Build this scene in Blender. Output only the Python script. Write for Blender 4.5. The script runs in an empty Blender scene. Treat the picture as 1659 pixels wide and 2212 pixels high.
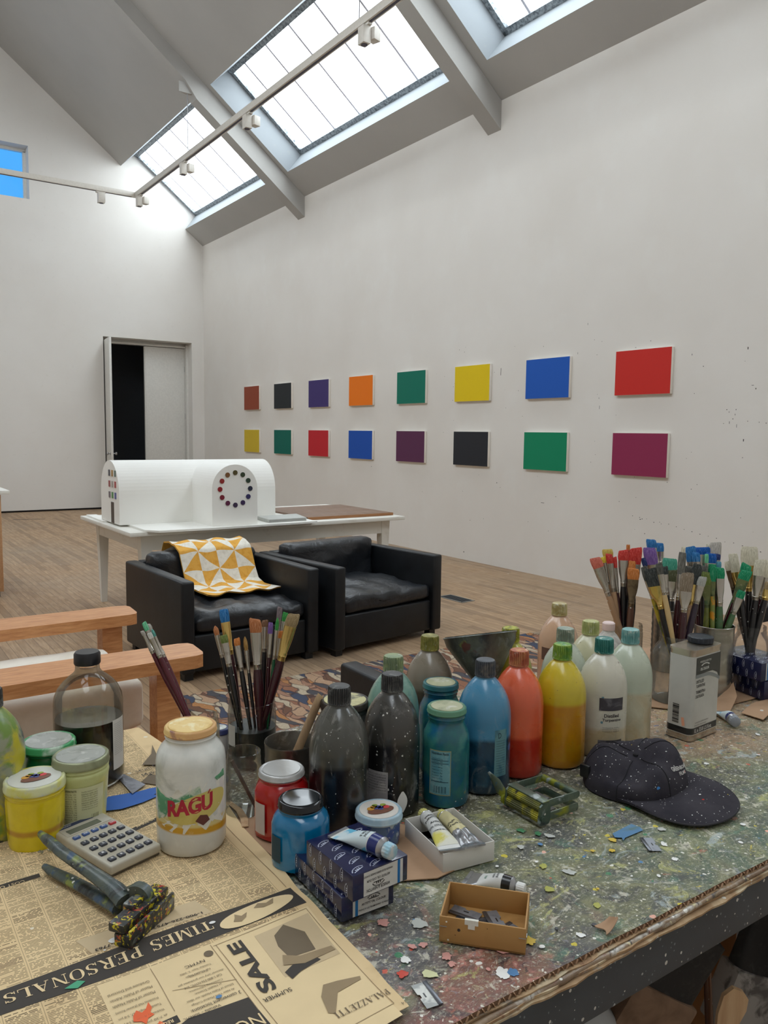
import bpy, bmesh, math, random
from math import sin, cos, pi, radians, sqrt, atan2
from mathutils import Vector, Matrix, noise
random.seed(7)
D = bpy.data
SC = bpy.context.scene
C = SC.collection
# ---------------------------------------------------------------- camera, world, exposure
cam = D.cameras.new('camera'); cob = D.objects.new('camera', cam); C.objects.link(cob)
cam.sensor_fit = 'HORIZONTAL'; cam.sensor_width = 36.0
cam.lens = 1722.57 / 1659 * 36.0
cam.clip_start = .02; cam.clip_end = 100
AX = Vector((0.824756, -0.045483, 0.563657)); AY = Vector((-0.565349, -0.088551, 0.820085)); AZ = Vector((0.012612, -0.995033, -0.098747))
# rows AX, AY, AZ are the world axes seen in camera space (x right, y down, z forward)
right = Vector((AX.x, AY.x, AZ.x)); down = Vector((AX.y, AY.y, AZ.y)); fwd = Vector((AX.z, AY.z, AZ.z))
m = Matrix(((right.x, -down.x, -fwd.x, 0), (right.y, -down.y, -fwd.y, 0), (right.z, -down.z, -fwd.z, 1.60), (0, 0, 0, 1)))
cob.matrix_world = m
SC.camera = cob
EYE = Vector((0, 0, 1.6))
SKYLIGHT = 5.6
w = D.worlds.new('sky'); SC.world = w; w.use_nodes = True
w.node_tree.nodes['Background'].inputs[0].default_value = (.075, .42, .98, 1)
w.node_tree.nodes['Background'].inputs[1].default_value = 1.0
vs = SC.view_settings
vs.view_transform = 'Standard'; vs.look = 'None'; vs.gamma = 1; vs.exposure = 0.17; vs.use_curve_mapping = False
SC.cycles.use_denoising = True
SC.cycles.max_bounces = 10; SC.cycles.diffuse_bounces = 6; SC.cycles.transparent_max_bounces = 24
SC.cycles.sample_clamp_indirect = 6

# ---------------------------------------------------------------- node helpers
class T:
    """a small wrapper for building procedural materials"""
    def __init__(s, name):
        s.m = D.materials.new(name); s.m.use_nodes = True; s.t = s.m.node_tree
        s.b = s.t.nodes['Principled BSDF']; s.o = s.t.nodes['Material Output']
        s.tc = s.t.nodes.new('ShaderNodeTexCoord').outputs['Object']
    def put(s, sock, v):
        if hasattr(v, 'is_output'): s.t.links.new(v, sock)
        elif isinstance(v, (tuple, list)): sock.default_value = tuple(v) + ((1,) if len(v) == 3 and len(sock.default_value) == 4 else ())
        else: sock.default_value = v
    def math(s, op, a, b=0.0, c=0.0):
        n = s.t.nodes.new('ShaderNodeMath'); n.operation = op
        s.put(n.inputs[0], a); s.put(n.inputs[1], b); s.put(n.inputs[2], c); return n.outputs[0]
    def add(s, a, b): return s.math('ADD', a, b)
    def mul(s, a, b): return s.math('MULTIPLY', a, b)
    def gt(s, a, b): return s.math('GREATER_THAN', a, b)
    def lt(s, a, b): return s.math('LESS_THAN', a, b)
    def sep(s, v=None):
        n = s.t.nodes.new('ShaderNodeSeparateXYZ'); s.put(n.inputs[0], v or s.tc); return n.outputs
    def comb(s, x, y, z=0.0):
        n = s.t.nodes.new('ShaderNodeCombineXYZ'); s.put(n.inputs[0], x); s.put(n.inputs[1], y); s.put(n.inputs[2], z); return n.outputs[0]
    def maps(s, scale=(1, 1, 1), loc=(0, 0, 0), rot=(0, 0, 0), v=None):
        n = s.t.nodes.new('ShaderNodeMapping'); s.put(n.inputs[0], v or s.tc)
        n.inputs[1].default_value = loc; n.inputs[2].default_value = rot; n.inputs[3].default_value = scale; return n.outputs[0]
    def noise(s, scale, detail=3, v=None, dist=0.0, rough=.55):
        n = s.t.nodes.new('ShaderNodeTexNoise'); s.put(n.inputs['Vector'], v or s.tc)
        n.inputs['Scale'].default_value = scale; n.inputs['Detail'].default_value = detail
        n.inputs['Distortion'].default_value = dist; n.inputs['Roughness'].default_value = rough; return n.outputs[0]
    def vor(s, scale, v=None, feat='F1', rnd=1.0):
        n = s.t.nodes.new('ShaderNodeTexVoronoi'); n.feature = feat; s.put(n.inputs['Vector'], v or s.tc)
        n.inputs['Scale'].default_value = scale; n.inputs['Randomness'].default_value = rnd; return n.outputs
    def white(s, v):
        n = s.t.nodes.new('ShaderNodeTexWhiteNoise'); s.put(n.inputs['Vector'], v); return n.outputs[0]
    def ramp(s, f, stops, interp='LINEAR'):
        n = s.t.nodes.new('ShaderNodeValToRGB'); s.put(n.inputs[0], f); r = n.color_ramp; r.interpolation = interp
        while len(r.elements) < len(stops): r.elements.new(.5)
        for e, (p, c) in zip(r.elements, stops):
            e.position = p; e.color = (c if isinstance(c, (tuple, list)) else (c, c, c)) + (1,) if not (isinstance(c, (tuple, list)) and len(c) == 4) else c
        return n.outputs[0]
    def step(s, f, a, b):
        n = s.t.nodes.new('ShaderNodeMapRange'); s.put(n.inputs[0], f)
        n.inputs[1].default_value = a; n.inputs[2].default_value = b; n.inputs[3].default_value = 0; n.inputs[4].default_value = 1; return n.outputs[0]
    def mix(s, f, a, b):
        n = s.t.nodes.new('ShaderNodeMix'); n.data_type = 'RGBA'
        s.put(n.inputs[0], f); s.put(n.inputs[6], a); s.put(n.inputs[7], b); return n.outputs[2]
    def warp(s, scale, amt, v=None):
        n = s.t.nodes.new('ShaderNodeTexNoise'); s.put(n.inputs['Vector'], v or s.tc); n.inputs['Scale'].default_value = scale
        a = s.t.nodes.new('ShaderNodeVectorMath'); a.operation = 'SUBTRACT'; s.put(a.inputs[0], n.outputs[1]); a.inputs[1].default_value = (.5, .5, .5)
        b = s.t.nodes.new('ShaderNodeVectorMath'); b.operation = 'SCALE'; s.put(b.inputs[0], a.outputs[0]); b.inputs[3].default_value = amt
        c = s.t.nodes.new('ShaderNodeVectorMath'); c.operation = 'ADD'; s.put(c.inputs[0], v or s.tc); s.put(c.inputs[1], b.outputs[0]); return c.outputs[0]
    def spots(s, scale, size, keep, v=None, off=0.0):
        """round splashes of different sizes: 1 inside a splash"""
        v = s.maps(loc=(off, off * .7, off * .3), v=v or s.tc)
        o = s.vor(scale, v)
        se = s.sep(o[1])
        r = s.mul(s.mul(se[0], se[0]), size)
        inside = s.lt(o[0], r)
        return s.mul(inside, s.lt(se[1], keep)), o[1]
    def bump(s, h, strength=.2, dist=.002):
        n = s.t.nodes.new('ShaderNodeBump'); n.inputs['Strength'].default_value = strength; n.inputs['Distance'].default_value = dist
        s.put(n.inputs['Height'], h); s.t.links.new(n.outputs[0], s.b.inputs['Normal'])
    def out(s, col=None, rough=None, metal=None, coat=None, spec=None):
        if col is not None: s.put(s.b.inputs['Base Color'], col)
        if rough is not None: s.put(s.b.inputs['Roughness'], rough)
        if metal is not None: s.put(s.b.inputs['Metallic'], metal)
        if coat is not None: s.b.inputs['Coat Weight'].default_value = coat; s.b.inputs['Coat Roughness'].default_value = .12
        if spec is not None: s.b.inputs['Specular IOR Level'].default_value = spec
        return s.m
def srgb(r, g, b):
    f = lambda c: (c / 255 / 12.92) if c / 255 <= .04045 else ((c / 255 + .055) / 1.055) ** 2.4
    return (f(r), f(g), f(b))
MC = {}
def flat(name, col, rough=.5, metal=0.0, var=.06, scale=30, coat=None, spec=None):
    """single-colour material with slight procedural unevenness; col in 0-255"""
    if name in MC: return MC[name]
    t = T(name); c = srgb(*col); n = t.noise(scale, 3)
    t.out(t.mix(t.mul(n, 1.0), tuple(max(0, x * (1 - var * 2)) for x in c), tuple(min(1, x * (1 + var * 2)) for x in c)), rough, metal, coat, spec)
    MC[name] = t.m; return t.m
def splat(name, base, layers, rough=.5, metal=0.0, coat=None, scale=1.0, dirt=None, spec=None, bump=.15):
    """base colour(s) with smears (noise) and droplets; layers: ('s', col, scale, lo, hi) smear or ('d', col, scale, size, keep) drops"""
    if name in MC: return MC[name]
    t = T(name)
    v = t.maps((scale,) * 3)
    oi = t.t.nodes.new('ShaderNodeObjectInfo').outputs['Random']
    va = t.t.nodes.new('ShaderNodeVectorMath'); va.operation = 'ADD'; t.put(va.inputs[0], v); t.put(va.inputs[1], t.comb(t.mul(oi, 7.3), t.mul(oi, 3.1), t.mul(oi, 5.7))); v = va.outputs[0]
    wv = t.warp(60, .004, v)
    c = srgb(*base) if not isinstance(base[0], tuple) else t.mix(t.step(t.noise(25, 4, v), .4, .62), srgb(*base[0]), srgb(*base[1]))
    for i, L in enumerate(layers):
        if L[0] == 's': c = t.mix(t.step(t.noise(L[2], 5, t.maps(loc=(i * 3.1, i, 0), v=v), .6), L[3], L[4]), c, srgb(*L[1]))
        elif L[0] == 'd':
            f, _ = t.spots(L[2], L[3], L[4], wv, i * 1.7); c = t.mix(f, c, srgb(*L[1]))
        elif L[0] == 'z':   # liquid / fill level in the thing's own height
            z = t.add(t.sep()[2], t.mul(t.noise(18, 2), .004)); c = t.mix(t.step(z, L[2] + L[3], L[2]), c, srgb(*L[1]))
    t.out(c, rough, metal, coat, spec)
    if bump: t.bump(t.noise(90, 4, v), bump, .002)
    MC[name] = t.m; return t.m
def wood(name, a, b, rough=.45, scale=(3, 40, 40), coat=None):
    if name in MC: return MC[name]
    t = T(name); n = t.noise(2.2, 6, t.maps(scale), .4, .65)
    c = t.mix(t.step(n, .3, .72), srgb(*a), srgb(*b)); t.out(c, rough, 0, coat); t.bump(n, .08, .001); MC[name] = t.m; return t.m
def glass(name, tint=(.96, .98, .97), haze=None, refl=1.0, dirtcol=None):
    """thin container glass: clear with a mirror film, optional smeared dirt"""
    if name in MC: return MC[name]
    t = T(name); N = t.t.nodes; L = t.t.links
    tr = N.new('ShaderNodeBsdfTransparent'); tr.inputs[0].default_value = tint + (1,)
    gl = N.new('ShaderNodeBsdfGlossy'); gl.inputs['Roughness'].default_value = .04
    lw = N.new('ShaderNodeLayerWeight'); lw.inputs[0].default_value = .22
    f = t.add(t.mul(lw.outputs['Fresnel'], .75 * refl), .03)
    mx = N.new('ShaderNodeMixShader'); L.new(f, mx.inputs[0]); L.new(tr.outputs[0], mx.inputs[1]); L.new(gl.outputs[0], mx.inputs[2])
    outp = mx.outputs[0]
    if haze:
        df = N.new('ShaderNodeBsdfDiffuse'); t.put(df.inputs[0], srgb(*(dirtcol or (190, 190, 185))))
        m2 = N.new('ShaderNodeMixShader'); L.new(t.mul(t.step(t.noise(28, 5, None, 1.0), .38, .75), haze), m2.inputs[0]); L.new(outp, m2.inputs[1]); L.new(df.outputs[0], m2.inputs[2]); outp = m2.outputs[0]
    L.new(outp, t.o.inputs[0]); MC[name] = t.m; return t.m

# ---------------------------------------------------------------- geometry helpers
class G:
    def __init__(s): s.bm = bmesh.new()
    def merge(s, b2, M=None, mat=0):
        mp = {}
        for v in b2.verts: mp[v] = s.bm.verts.new((M @ v.co) if M else v.co)
        for f in b2.faces:
            try: nf = s.bm.faces.new([mp[v] for v in f.verts]); nf.material_index = mat; nf.smooth = f.smooth
            except ValueError: pass
        b2.free()
    def box(s, c, d, rot=0, mat=0, bev=0, seg=2, M=None, smooth=False):
        b = bmesh.new(); bmesh.ops.create_cube(b, size=1)
        bmesh.ops.scale(b, vec=d, verts=b.verts)
        if bev: bmesh.ops.bevel(b, geom=list(b.edges), offset=bev, segments=seg, affect='EDGES', profile=.5)
        if smooth:
            for f in b.faces: f.smooth = True
        X = Matrix.Translation(c) @ (rot if isinstance(rot, Matrix) else Matrix.Rotation(rot, 4, 'Z'))
        if M: X = M @ X
        s.merge(b, X, mat); return s
    def poly(s, pts, mat=0):
        vs_ = [s.bm.verts.new(p) for p in pts]; f = s.bm.faces.new(vs_); f.material_index = mat; return s
    def prism(s, pts, z0, z1, mat=0, M=None):
        """closed outline in xy extruded in z"""
        M = M or Matrix()
        a = [s.bm.verts.new(M @ Vector((p[0], p[1], z0))) for p in pts]; b = [s.bm.verts.new(M @ Vector((p[0], p[1], z1))) for p in pts]
        n = len(pts)
        for fs in [list(reversed(a)), b] + [[a[i], a[(i + 1) % n], b[(i + 1) % n], b[i]] for i in range(n)]:
            f = s.bm.faces.new(fs); f.material_index = mat
        return s
    def lathe(s, prof, n=40, c=(0, 0, 0), mat=0, mod=None, M=None, caps=True, sq=0.0):
        rings = []; M = M or Matrix()
        for i, (r, z) in enumerate(prof):
            ring = []
            for k in range(n):
                a = 2 * pi * k / n; rr = r * (mod(a, i) if mod else 1)
                if sq:  # rounded-square section
                    e = 2 / (2 - sq * 1.55); q = (abs(cos(a)) ** (2 * e / 2 + 0) + abs(sin(a)) ** (2 * e / 2 + 0)) ** (-1 / (2 * e / 2 + 0)); rr *= q ** .55
                ring.append(s.bm.verts.new(M @ Vector((c[0] + rr * cos(a), c[1] + rr * sin(a), c[2] + z))))
            rings.append(ring)
        for i in range(len(rings) - 1):
            for k in range(n):
                f = s.bm.faces.new((rings[i][k], rings[i][(k + 1) % n], rings[i + 1][(k + 1) % n], rings[i + 1][k])); f.material_index = mat; f.smooth = True
        if caps:
            if prof[0][0] > 1e-5: s.bm.faces.new(list(reversed(rings[0]))).material_index = mat
            if prof[-1][0] > 1e-5: s.bm.faces.new(rings[-1]).material_index = mat
        return s
    def tube(s, pts, rad, n=10, mat=0, flatx=1.0, ref=None, caps=True):
        """sweep along pts; rad: number, list or list of (rx, ry); ref fixes the wide side"""
        pts = [Vector(p) for p in pts]; rings = []
        for i, p in enumerate(pts):
            d = (pts[min(i + 1, len(pts) - 1)] - pts[max(i - 1, 0)]).normalized()
            rf = Vector(ref) if ref else (Vector((0, 0, 1)) if abs(d.z) < .9 else Vector((1, 0, 0)))
            u = d.cross(rf).normalized(); v = u.cross(d).normalized()
            r = rad[i] if isinstance(rad, list) else rad
            rx, ry = r if isinstance(r, tuple) else (r * flatx, r)
            rings.append([s.bm.verts.new(p + u * rx * cos(2 * pi * k / n) + v * ry * sin(2 * pi * k / n)) for k in range(n)])
        for i in range(len(rings) - 1):
            for k in range(n):
                f = s.bm.faces.new((rings[i][k], rings[i][(k + 1) % n], rings[i + 1][(k + 1) % n], rings[i + 1][k])); f.material_index = mat; f.smooth = True
        if caps:
            s.bm.faces.new(list(reversed(rings[0]))).material_index = mat; s.bm.faces.new(rings[-1]).material_index = mat
        return s
    def grid(s, nx, ny, fn, mat=0, smooth=True):
        vv = [[s.bm.verts.new(fn(i / nx, j / ny)) for i in range(nx + 1)] for j in range(ny + 1)]
        for j in range(ny):
            for i in range(nx):
                f = s.bm.faces.new((vv[j][i], vv[j][i + 1], vv[j + 1][i + 1], vv[j + 1][i])); f.smooth = smooth
                f.material_index = mat(i, j) if callable(mat) else mat
        return s
    def sheet(s, nx, ny, fn, th, mat=0):
        """a thin sheet with real thickness th"""
        top = [[Vector(fn(i / nx, j / ny)) for i in range(nx + 1)] for j in range(ny + 1)]
        a = [[s.bm.verts.new(p) for p in r] for r in top]; b = [[s.bm.verts.new(p - Vector((0, 0, th))) for p in r] for r in top]
        for j in range(ny):
            for i in range(nx):
                for q in ((a[j][i], a[j][i + 1], a[j + 1][i + 1], a[j + 1][i]), (b[j][i], b[j + 1][i], b[j + 1][i + 1], b[j][i + 1])):
                    f = s.bm.faces.new(q); f.smooth = True; f.material_index = mat(i, j) if callable(mat) else mat
        for i in range(nx):
            s.bm.faces.new((a[0][i + 1], a[0][i], b[0][i], b[0][i + 1])); s.bm.faces.new((a[ny][i], a[ny][i + 1], b[ny][i + 1], b[ny][i]))
        for j in range(ny):
            s.bm.faces.new((a[j][0], a[j + 1][0], b[j + 1][0], b[j][0])); s.bm.faces.new((a[j + 1][nx], a[j][nx], b[j][nx], b[j + 1][nx]))
        return s
    def mesh(s, me, M, mat=0, fn=None):
        b = bmesh.new(); b.from_mesh(me)
        if fn:
            for v in b.verts: v.co = fn(v.co)
            s.merge(b, None, mat)
        else: s.merge(b, M, mat)
        return s
    def build(s, name, mats, parent=None, angle=40, loc=None, recalc=True):
        if recalc: bmesh.ops.recalc_face_normals(s.bm, faces=s.bm.faces)
        me = D.meshes.new(name); s.bm.to_mesh(me); s.bm.free()
        for mm in (mats if isinstance(mats, (list, tuple)) else [mats]): me.materials.append(mm)
        me.shade_smooth(); me.set_sharp_from_angle(angle=radians(angle))
        o = D.objects.new(name, me); C.objects.link(o)
        if parent: o.parent = parent
        if loc: o.location = loc
        return o
def tag(o, label, cat, group=None):
    o['label'] = label; o['category'] = cat
    if group: o['group'] = group
    return o
def thing(name, label, cat, loc=(0, 0, 0), rz=0, group=None):
    o = D.objects.new(name, None); o.empty_display_size = .05; C.objects.link(o); o.location = loc; o.rotation_euler = (0, 0, rz)
    return tag(o, label, cat, group)
def struct(o): o['kind'] = 'structure'; return o
_tc = {}
def textmesh(body, size=1.0, align='CENTER', spacing=1.0, shear=0.0, bold=0.0):
    cu = D.curves.new('lettering', 'FONT'); cu.body = body; cu.size = size; cu.align_x = align; cu.space_character = spacing; cu.shear = shear; cu.offset = bold * size
    cu.resolution_u = 3
    ob = D.objects.new('lettering', cu)
    me = D.meshes.new_from_object(ob); D.objects.remove(ob); D.curves.remove(cu); return me
def fit(me, w=None, h=None):
    """scale a lettering mesh to a wanted width (and height), centred on x, standing on y=0"""
    xs = [v.co.x for v in me.vertices]; ys = [v.co.y for v in me.vertices]
    if not xs: return me
    sx = w / (max(xs) - min(xs)); sy = (h / (max(ys) - min(ys))) if h else sx
    cx = (max(xs) + min(xs)) / 2; y0 = min(ys)
    for v in me.vertices: v.co.x = (v.co.x - cx) * sx; v.co.y = (v.co.y - y0) * sy
    return me
# ---------------------------------------------------------------- the room
XR, YF, XL, YN = 6.568, 16.42, -3.6, -3.2          # right wall, far wall, left wall, near wall
RZ0, SL, XRIDGE = 5.461, .782, 1.5                   # roof: height at the right wall, slope, ridge
def roofz(x): return RZ0 + (XR - x) * SL
ZRIDGE = roofz(XRIDGE)
def wallmat(name, a, b):
    t = T(name); n = t.noise(.9, 4); n2 = t.noise(14, 5)
    c = t.mix(t.step(n, .35, .7), srgb(*a), srgb(*b))
    c = t.mix(t.mul(t.step(n2, .62, .72), .12), c, srgb(190, 184, 174)); t.bump(t.noise(160, 3), .05, .001)
    return t.out(c, .72, spec=.25)
M_wall = wallmat('white_wall_paint', (224, 221, 216), (219, 215, 209))
M_ceil = wallmat('pale_grey_ceiling_paint', (176, 174, 170), (170, 168, 164)); M_well = wallmat('dimmed_well_white', (158, 164, 168), (152, 158, 163))  # wells are white; their bluish dimming is put into the colour
# right wall: scuffs, nail holes and filler marks (dirt with its own shape)
t = T('scuffed_wall_paint'); P = t.sep()
c = t.mix(t.step(t.noise(.9, 4), .35, .7), srgb(226, 222, 216), srgb(221, 216, 209))
zone = t.mul(t.step(P[2], .1, .6), t.step(P[2], 3.0, 2.5)); zone = t.mul(zone, t.step(P[1], 14.5, 8.0))
f, _ = t.spots(5, .045, .3); c = t.mix(t.mul(t.mul(f, zone), .6), c, srgb(110, 104, 98))
sc = t.noise(2.2, 5); c = t.mix(t.mul(t.step(sc, .56, .7), .2), c, srgb(232, 232, 228))
t.bump(t.noise(160, 3), .05, .001); M_wallr = t.out(c, .72, spec=.25)
# wood strip floor, boards run along y
t = T('oak_strip_floor'); P = t.sep()
bx = t.math('FLOOR', t.mul(P[0], 1 / .062)); off = t.mul(t.white(t.comb(bx, 3.0)), 1.9)
by = t.math('FLOOR', t.mul(t.add(P[1], off), 1 / 1.15)); rnd = t.white(t.comb(bx, by, 1.0))
gr = t.noise(3.2, 6, t.comb(t.mul(P[0], 11.0), t.add(t.mul(P[1], 1.1), t.mul(rnd, 9.0)), t.mul(rnd, 5.0)), .8, .62)
c = t.mix(t.step(gr, .28, .74), srgb(136, 106, 78), srgb(192, 162, 128))
c = t.mix(t.mul(rnd, .5), c, srgb(150, 122, 94)); c = t.mix(t.mul(t.gt(rnd, .82), .35), c, srgb(104, 80, 60))
c = t.mix(t.mul(t.step(t.noise(.5, 4), .4, .7), .45), c, srgb(148, 136, 120))
ex = t.math('FRACT', t.mul(P[0], 1 / .062)); gap = t.add(t.lt(ex, .035), t.gt(ex, .965))
ey = t.math('FRACT', t.mul(t.add(P[1], off), 1 / 1.15)); gap = t.math('MINIMUM', t.add(gap, t.lt(ey, .004)), 1.0)
c = t.mix(t.mul(gap, .6), c, srgb(66, 50, 38)); f, _ = t.spots(6, .1, .22); c = t.mix(t.mul(f, .6), c, srgb(205, 200, 190))
M_floor = t.out(c, t.add(t.mul(t.noise(6, 4), .25), .38), spec=.35)
g = G(); g.box(((XL + XR) / 2, (YN + YF) / 2, -.05), (XR - XL + .6, YF - YN + .6, .1)); struct(g.build('floor', M_floor))
g = G(); g.box((XR + .15, (YN + YF) / 2, 2.9), (.3, YF - YN + 1.2, 5.9)); struct(g.build('wall_right', M_wallr))
# far wall with the door recess and the high window
DX0, DX1, DZ = 4.473, 6.305, 3.437
WX0, WX1, WZ0, WZ1 = -.2, 3.19, 5.845, 6.80
g = G(); yc = YF + .2
def wb(x0, x1, z0, z1): g.box(((x0 + x1) / 2, yc, (z0 + z1) / 2), (x1 - x0, .4, z1 - z0))
wb(XL - .3, DX0, .035, WZ0); wb(DX0, DX1, DZ, WZ0); wb(DX1, XR + .02, .035, WZ0); wb(XL - .3, WX0, WZ0, WZ1); wb(WX1, XR + .02, WZ0, WZ1); wb(XL - .3, XR + .02, WZ1, 10.2)
struct(g.build('wall_far', M_wall))
M_gap = flat('shadow_gap_black', (22, 18, 16), .8)  # shade of the recessed wall base, painted as a black strip
g = G(); g.box(((XL + DX0) / 2, YF + .22, .0175), (DX0 - XL, .4, .035)); g.box(((XR + DX1) / 2, YF + .22, .0175), (XR - DX1, .4, .035)); struct(g.build('shadow_gap_far', M_gap))
g = G(); g.box((XL - .15, (YN + YF) / 2, 2.9), (.3, YF - YN + 1.2, 5.9)); struct(g.build('wall_left', M_wall))
g = G(); g.box(((XL + XR) / 2, YN - .15, 4.9), (XR - XL + .6, .3, 9.8)); struct(g.build('wall_near', M_wall))
# roof slope over the right wall with four skylight wells
XB, XT = 6.193, 4.89                       # lower and upper edge of the wells
wells = [(12.31, 16.42), (7.58, 11.865), (2.85, 7.095), (-1.88, 2.365)]
GB = Vector((6.42, 0, 6.062)); GT = Vector((5.172, 0, 7.038))        # lower and upper edge of the glazing
def RP(x, y, d=0): return Vector((x + d * .616, y, roofz(x) + d * .788))
g = G()
def slab(x0, x1, y0, y1, th=.06):
    v = [RP(x0, y0), RP(x1, y0), RP(x1, y1), RP(x0, y1)]; n = Vector((.616, 0, .788)) * th
    for q in (v, [p + n for p in v]): g.poly(q)
    for i in range(4): g.poly([v[i], v[(i + 1) % 4], v[(i + 1) % 4] + n, v[i] + n])
slab(XB, XR + .25, YN, YF + .1); slab(XRIDGE, XT, YN, YF + .1)
ys = [YF + .1] + [y for wl in wells for y in (wl[1], wl[0])] + [YN]
ys = [16.42, 16.42, 12.31, 11.865, 7.58, 7.095, 2.85, 2.365, -1.88, YN]
for a, b in ((11.865, 12.31), (7.095, 7.58), (2.365, 2.85), (YN, -1.88)): slab(XT, XB, a, b)
for (y0, y1) in wells:      # well sides
    e = .05
    lo = lambda y: Vector((GB.x, y, GB.z)); hi = lambda y: Vector((GT.x, y, GT.z))
    ya, yb = y0 + e, (y1 - e if y1 < 16 else y1)
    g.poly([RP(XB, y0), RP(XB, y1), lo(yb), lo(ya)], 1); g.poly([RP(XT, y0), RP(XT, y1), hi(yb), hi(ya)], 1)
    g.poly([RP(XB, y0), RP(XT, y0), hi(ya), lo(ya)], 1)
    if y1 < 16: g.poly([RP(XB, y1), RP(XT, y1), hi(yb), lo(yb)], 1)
# the other slope
g.poly([(XRIDGE, YN, ZRIDGE), (XRIDGE, YF + .1, ZRIDGE), (XL, YF + .1, ZRIDGE - (XRIDGE - XL) * SL), (XL, YN, ZRIDGE - (XRIDGE - XL) * SL)])
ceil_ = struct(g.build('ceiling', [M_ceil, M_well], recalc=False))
# glazing: galvanised frame, glazing bars and frosted panes that glow with the daylight behind them
t = T('frosted_pane'); e = t.t.nodes.new('ShaderNodeEmission'); e.inputs[0].default_value = (.86, .945, 1.0, 1); e.inputs[1].default_value = SKYLIGHT
t.t.links.new(e.outputs[0], t.o.inputs[0]); M_pane = t.m
t = T('fill_pane_glow'); e = t.t.nodes.new('ShaderNodeEmission'); e.inputs[0].default_value = (.88, .95, 1.0, 1); e.inputs[1].default_value = SKYLIGHT * .72  # weaker glow for the panes added on the unseen slope
t.t.links.new(e.outputs[0], t.o.inputs[0]); M_fill_pane = t.m
t = T('galvanised_frame'); M_galv = t.out(t.ramp(t.noise(30, 5), [(.35, srgb(96, 104, 110)), (.6, srgb(168, 176, 182))]), .5, .4)
M_bar = flat('glazing_bar_paint', (214, 214, 226), .5)
for k, (y0, y1) in enumerate(wells):
    ya, yb = y0 + .05, (y1 - .05 if y1 < 16 else y1 - .02)
    ax = (GB - GT).normalized(); nrm = Vector((.616, 0, .788))
    ang = atan2(-(GB.z - GT.z), GB.x - GT.x)
    ctr = (GB + GT) / 2; L = (GB - GT).length
    MR = Matrix.Rotation(ang, 4, 'Y')
    g = G()
    fw = .075
    g.box(Vector((GB.x, (ya + yb) / 2, GB.z)) - ax * fw / 2 + nrm * .0, (fw, yb - ya, .05), MR)
    g.box(Vector((GT.x, (ya + yb) / 2, GT.z)) + ax * fw / 2, (fw, yb - ya, .05), MR)
    for y in (ya + fw / 2, yb - fw / 2): g.box(Vector((ctr.x, y, ctr.z)), (L, fw, .05), MR)
    fr = struct(g.build('window_%d' % (k + 1), M_galv))
    g = G(); g.box(Vector((ctr.x, (ya + yb) / 2, ctr.z)) + nrm * .03, (L, yb - ya, .012), MR); struct(g.build('glass_pane', M_pane, fr))
    y = yb - .43
    while y > ya + .1:
        g = G(); g.box(Vector((ctr.x, y, ctr.z)) + nrm * .012, (L - .1, .032, .02), MR); struct(g.build('glazing_bar', M_bar, fr)); y -= .69
# skylights added on the unseen opposite slope to even out the light
nl = Vector((-.616, 0, .788)); MRL = Matrix.Rotation(math.atan(-SL), 4, 'Y')
for k, (y0, y1) in enumerate(((10.2, 14.6), (5.4, 9.8), (.6, 5.0), (-3.0, .2))):
    xc_ = -.9; zc_ = ZRIDGE - (XRIDGE - xc_) * SL - .02
    g = G(); g.box((xc_, (y0 + y1) / 2, zc_), (2.5, y1 - y0, .05), MRL); fr = struct(g.build('window_%d' % (k + 6), M_galv))
    g = G(); g.box((xc_, (y0 + y1) / 2, zc_ - .04), (2.36, y1 - y0 - .14, .012), MRL); struct(g.build('glass_pane', M_fill_pane, fr))
    for j in range(1, 6): g = G(); g.box((xc_, y0 + j * (y1 - y0) / 6, zc_ - .055), (2.4, .04, .02), MRL); struct(g.build('glazing_bar', M_bar, fr))
# sloping beams under the roof
for k, yb in enumerate((12.09, 7.36, 2.63, -2.1)):
    g = G(); n = Vector((.616, 0, .788)); 
    prof = [(XR + .02, RZ0 - .02), (XR + .02, RZ0 - .345), (4.72, roofz(4.72) - .345), (4.55, roofz(4.55) - .25), (XRIDGE, ZRIDGE - .24), (XRIDGE, ZRIDGE + .01)]
    a = [(x, yb - .112, z) for x, z in prof]; b = [(x, yb + .112, z) for x, z in prof]; nn = len(prof)
    g.poly(a); g.poly(list(reversed(b)))
    for i in range(nn): g.poly([a[i], b[i], b[(i + 1) % nn], a[(i + 1) % nn]])
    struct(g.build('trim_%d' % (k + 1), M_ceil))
# high window in the far wall
M_white = flat('white_gloss_paint', (226, 226, 222), .4)
M_clear = glass('window_glass', (.97, .99, 1.0))
g = G(); fz = .05
for (a, b, c2, d) in ((WX0, WX1, WZ0, WZ0 + .03), (WX0, WX1, WZ1 - .05, WZ1)): g.box(((a + b) / 2, YF + .3, (c2 + d) / 2), (b - a, .08, d - c2))
for (a, b) in ((WX0, WX0 + .05), (WX1 - .05, WX1), (1.2, 1.24)): g.box(((a + b) / 2, YF + .3, (WZ0 + WZ1) / 2), (b - a, .08, WZ1 - WZ0 - .08))
wf = struct(g.build('window_5', M_white)); g = G(); g.box(((WX0 + WX1) / 2, YF + .3, (WZ0 + WZ1) / 2), (WX1 - WX0 - .08, .008, WZ1 - WZ0 - .07)); struct(g.build('glass_pane', M_clear, wf))
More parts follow.
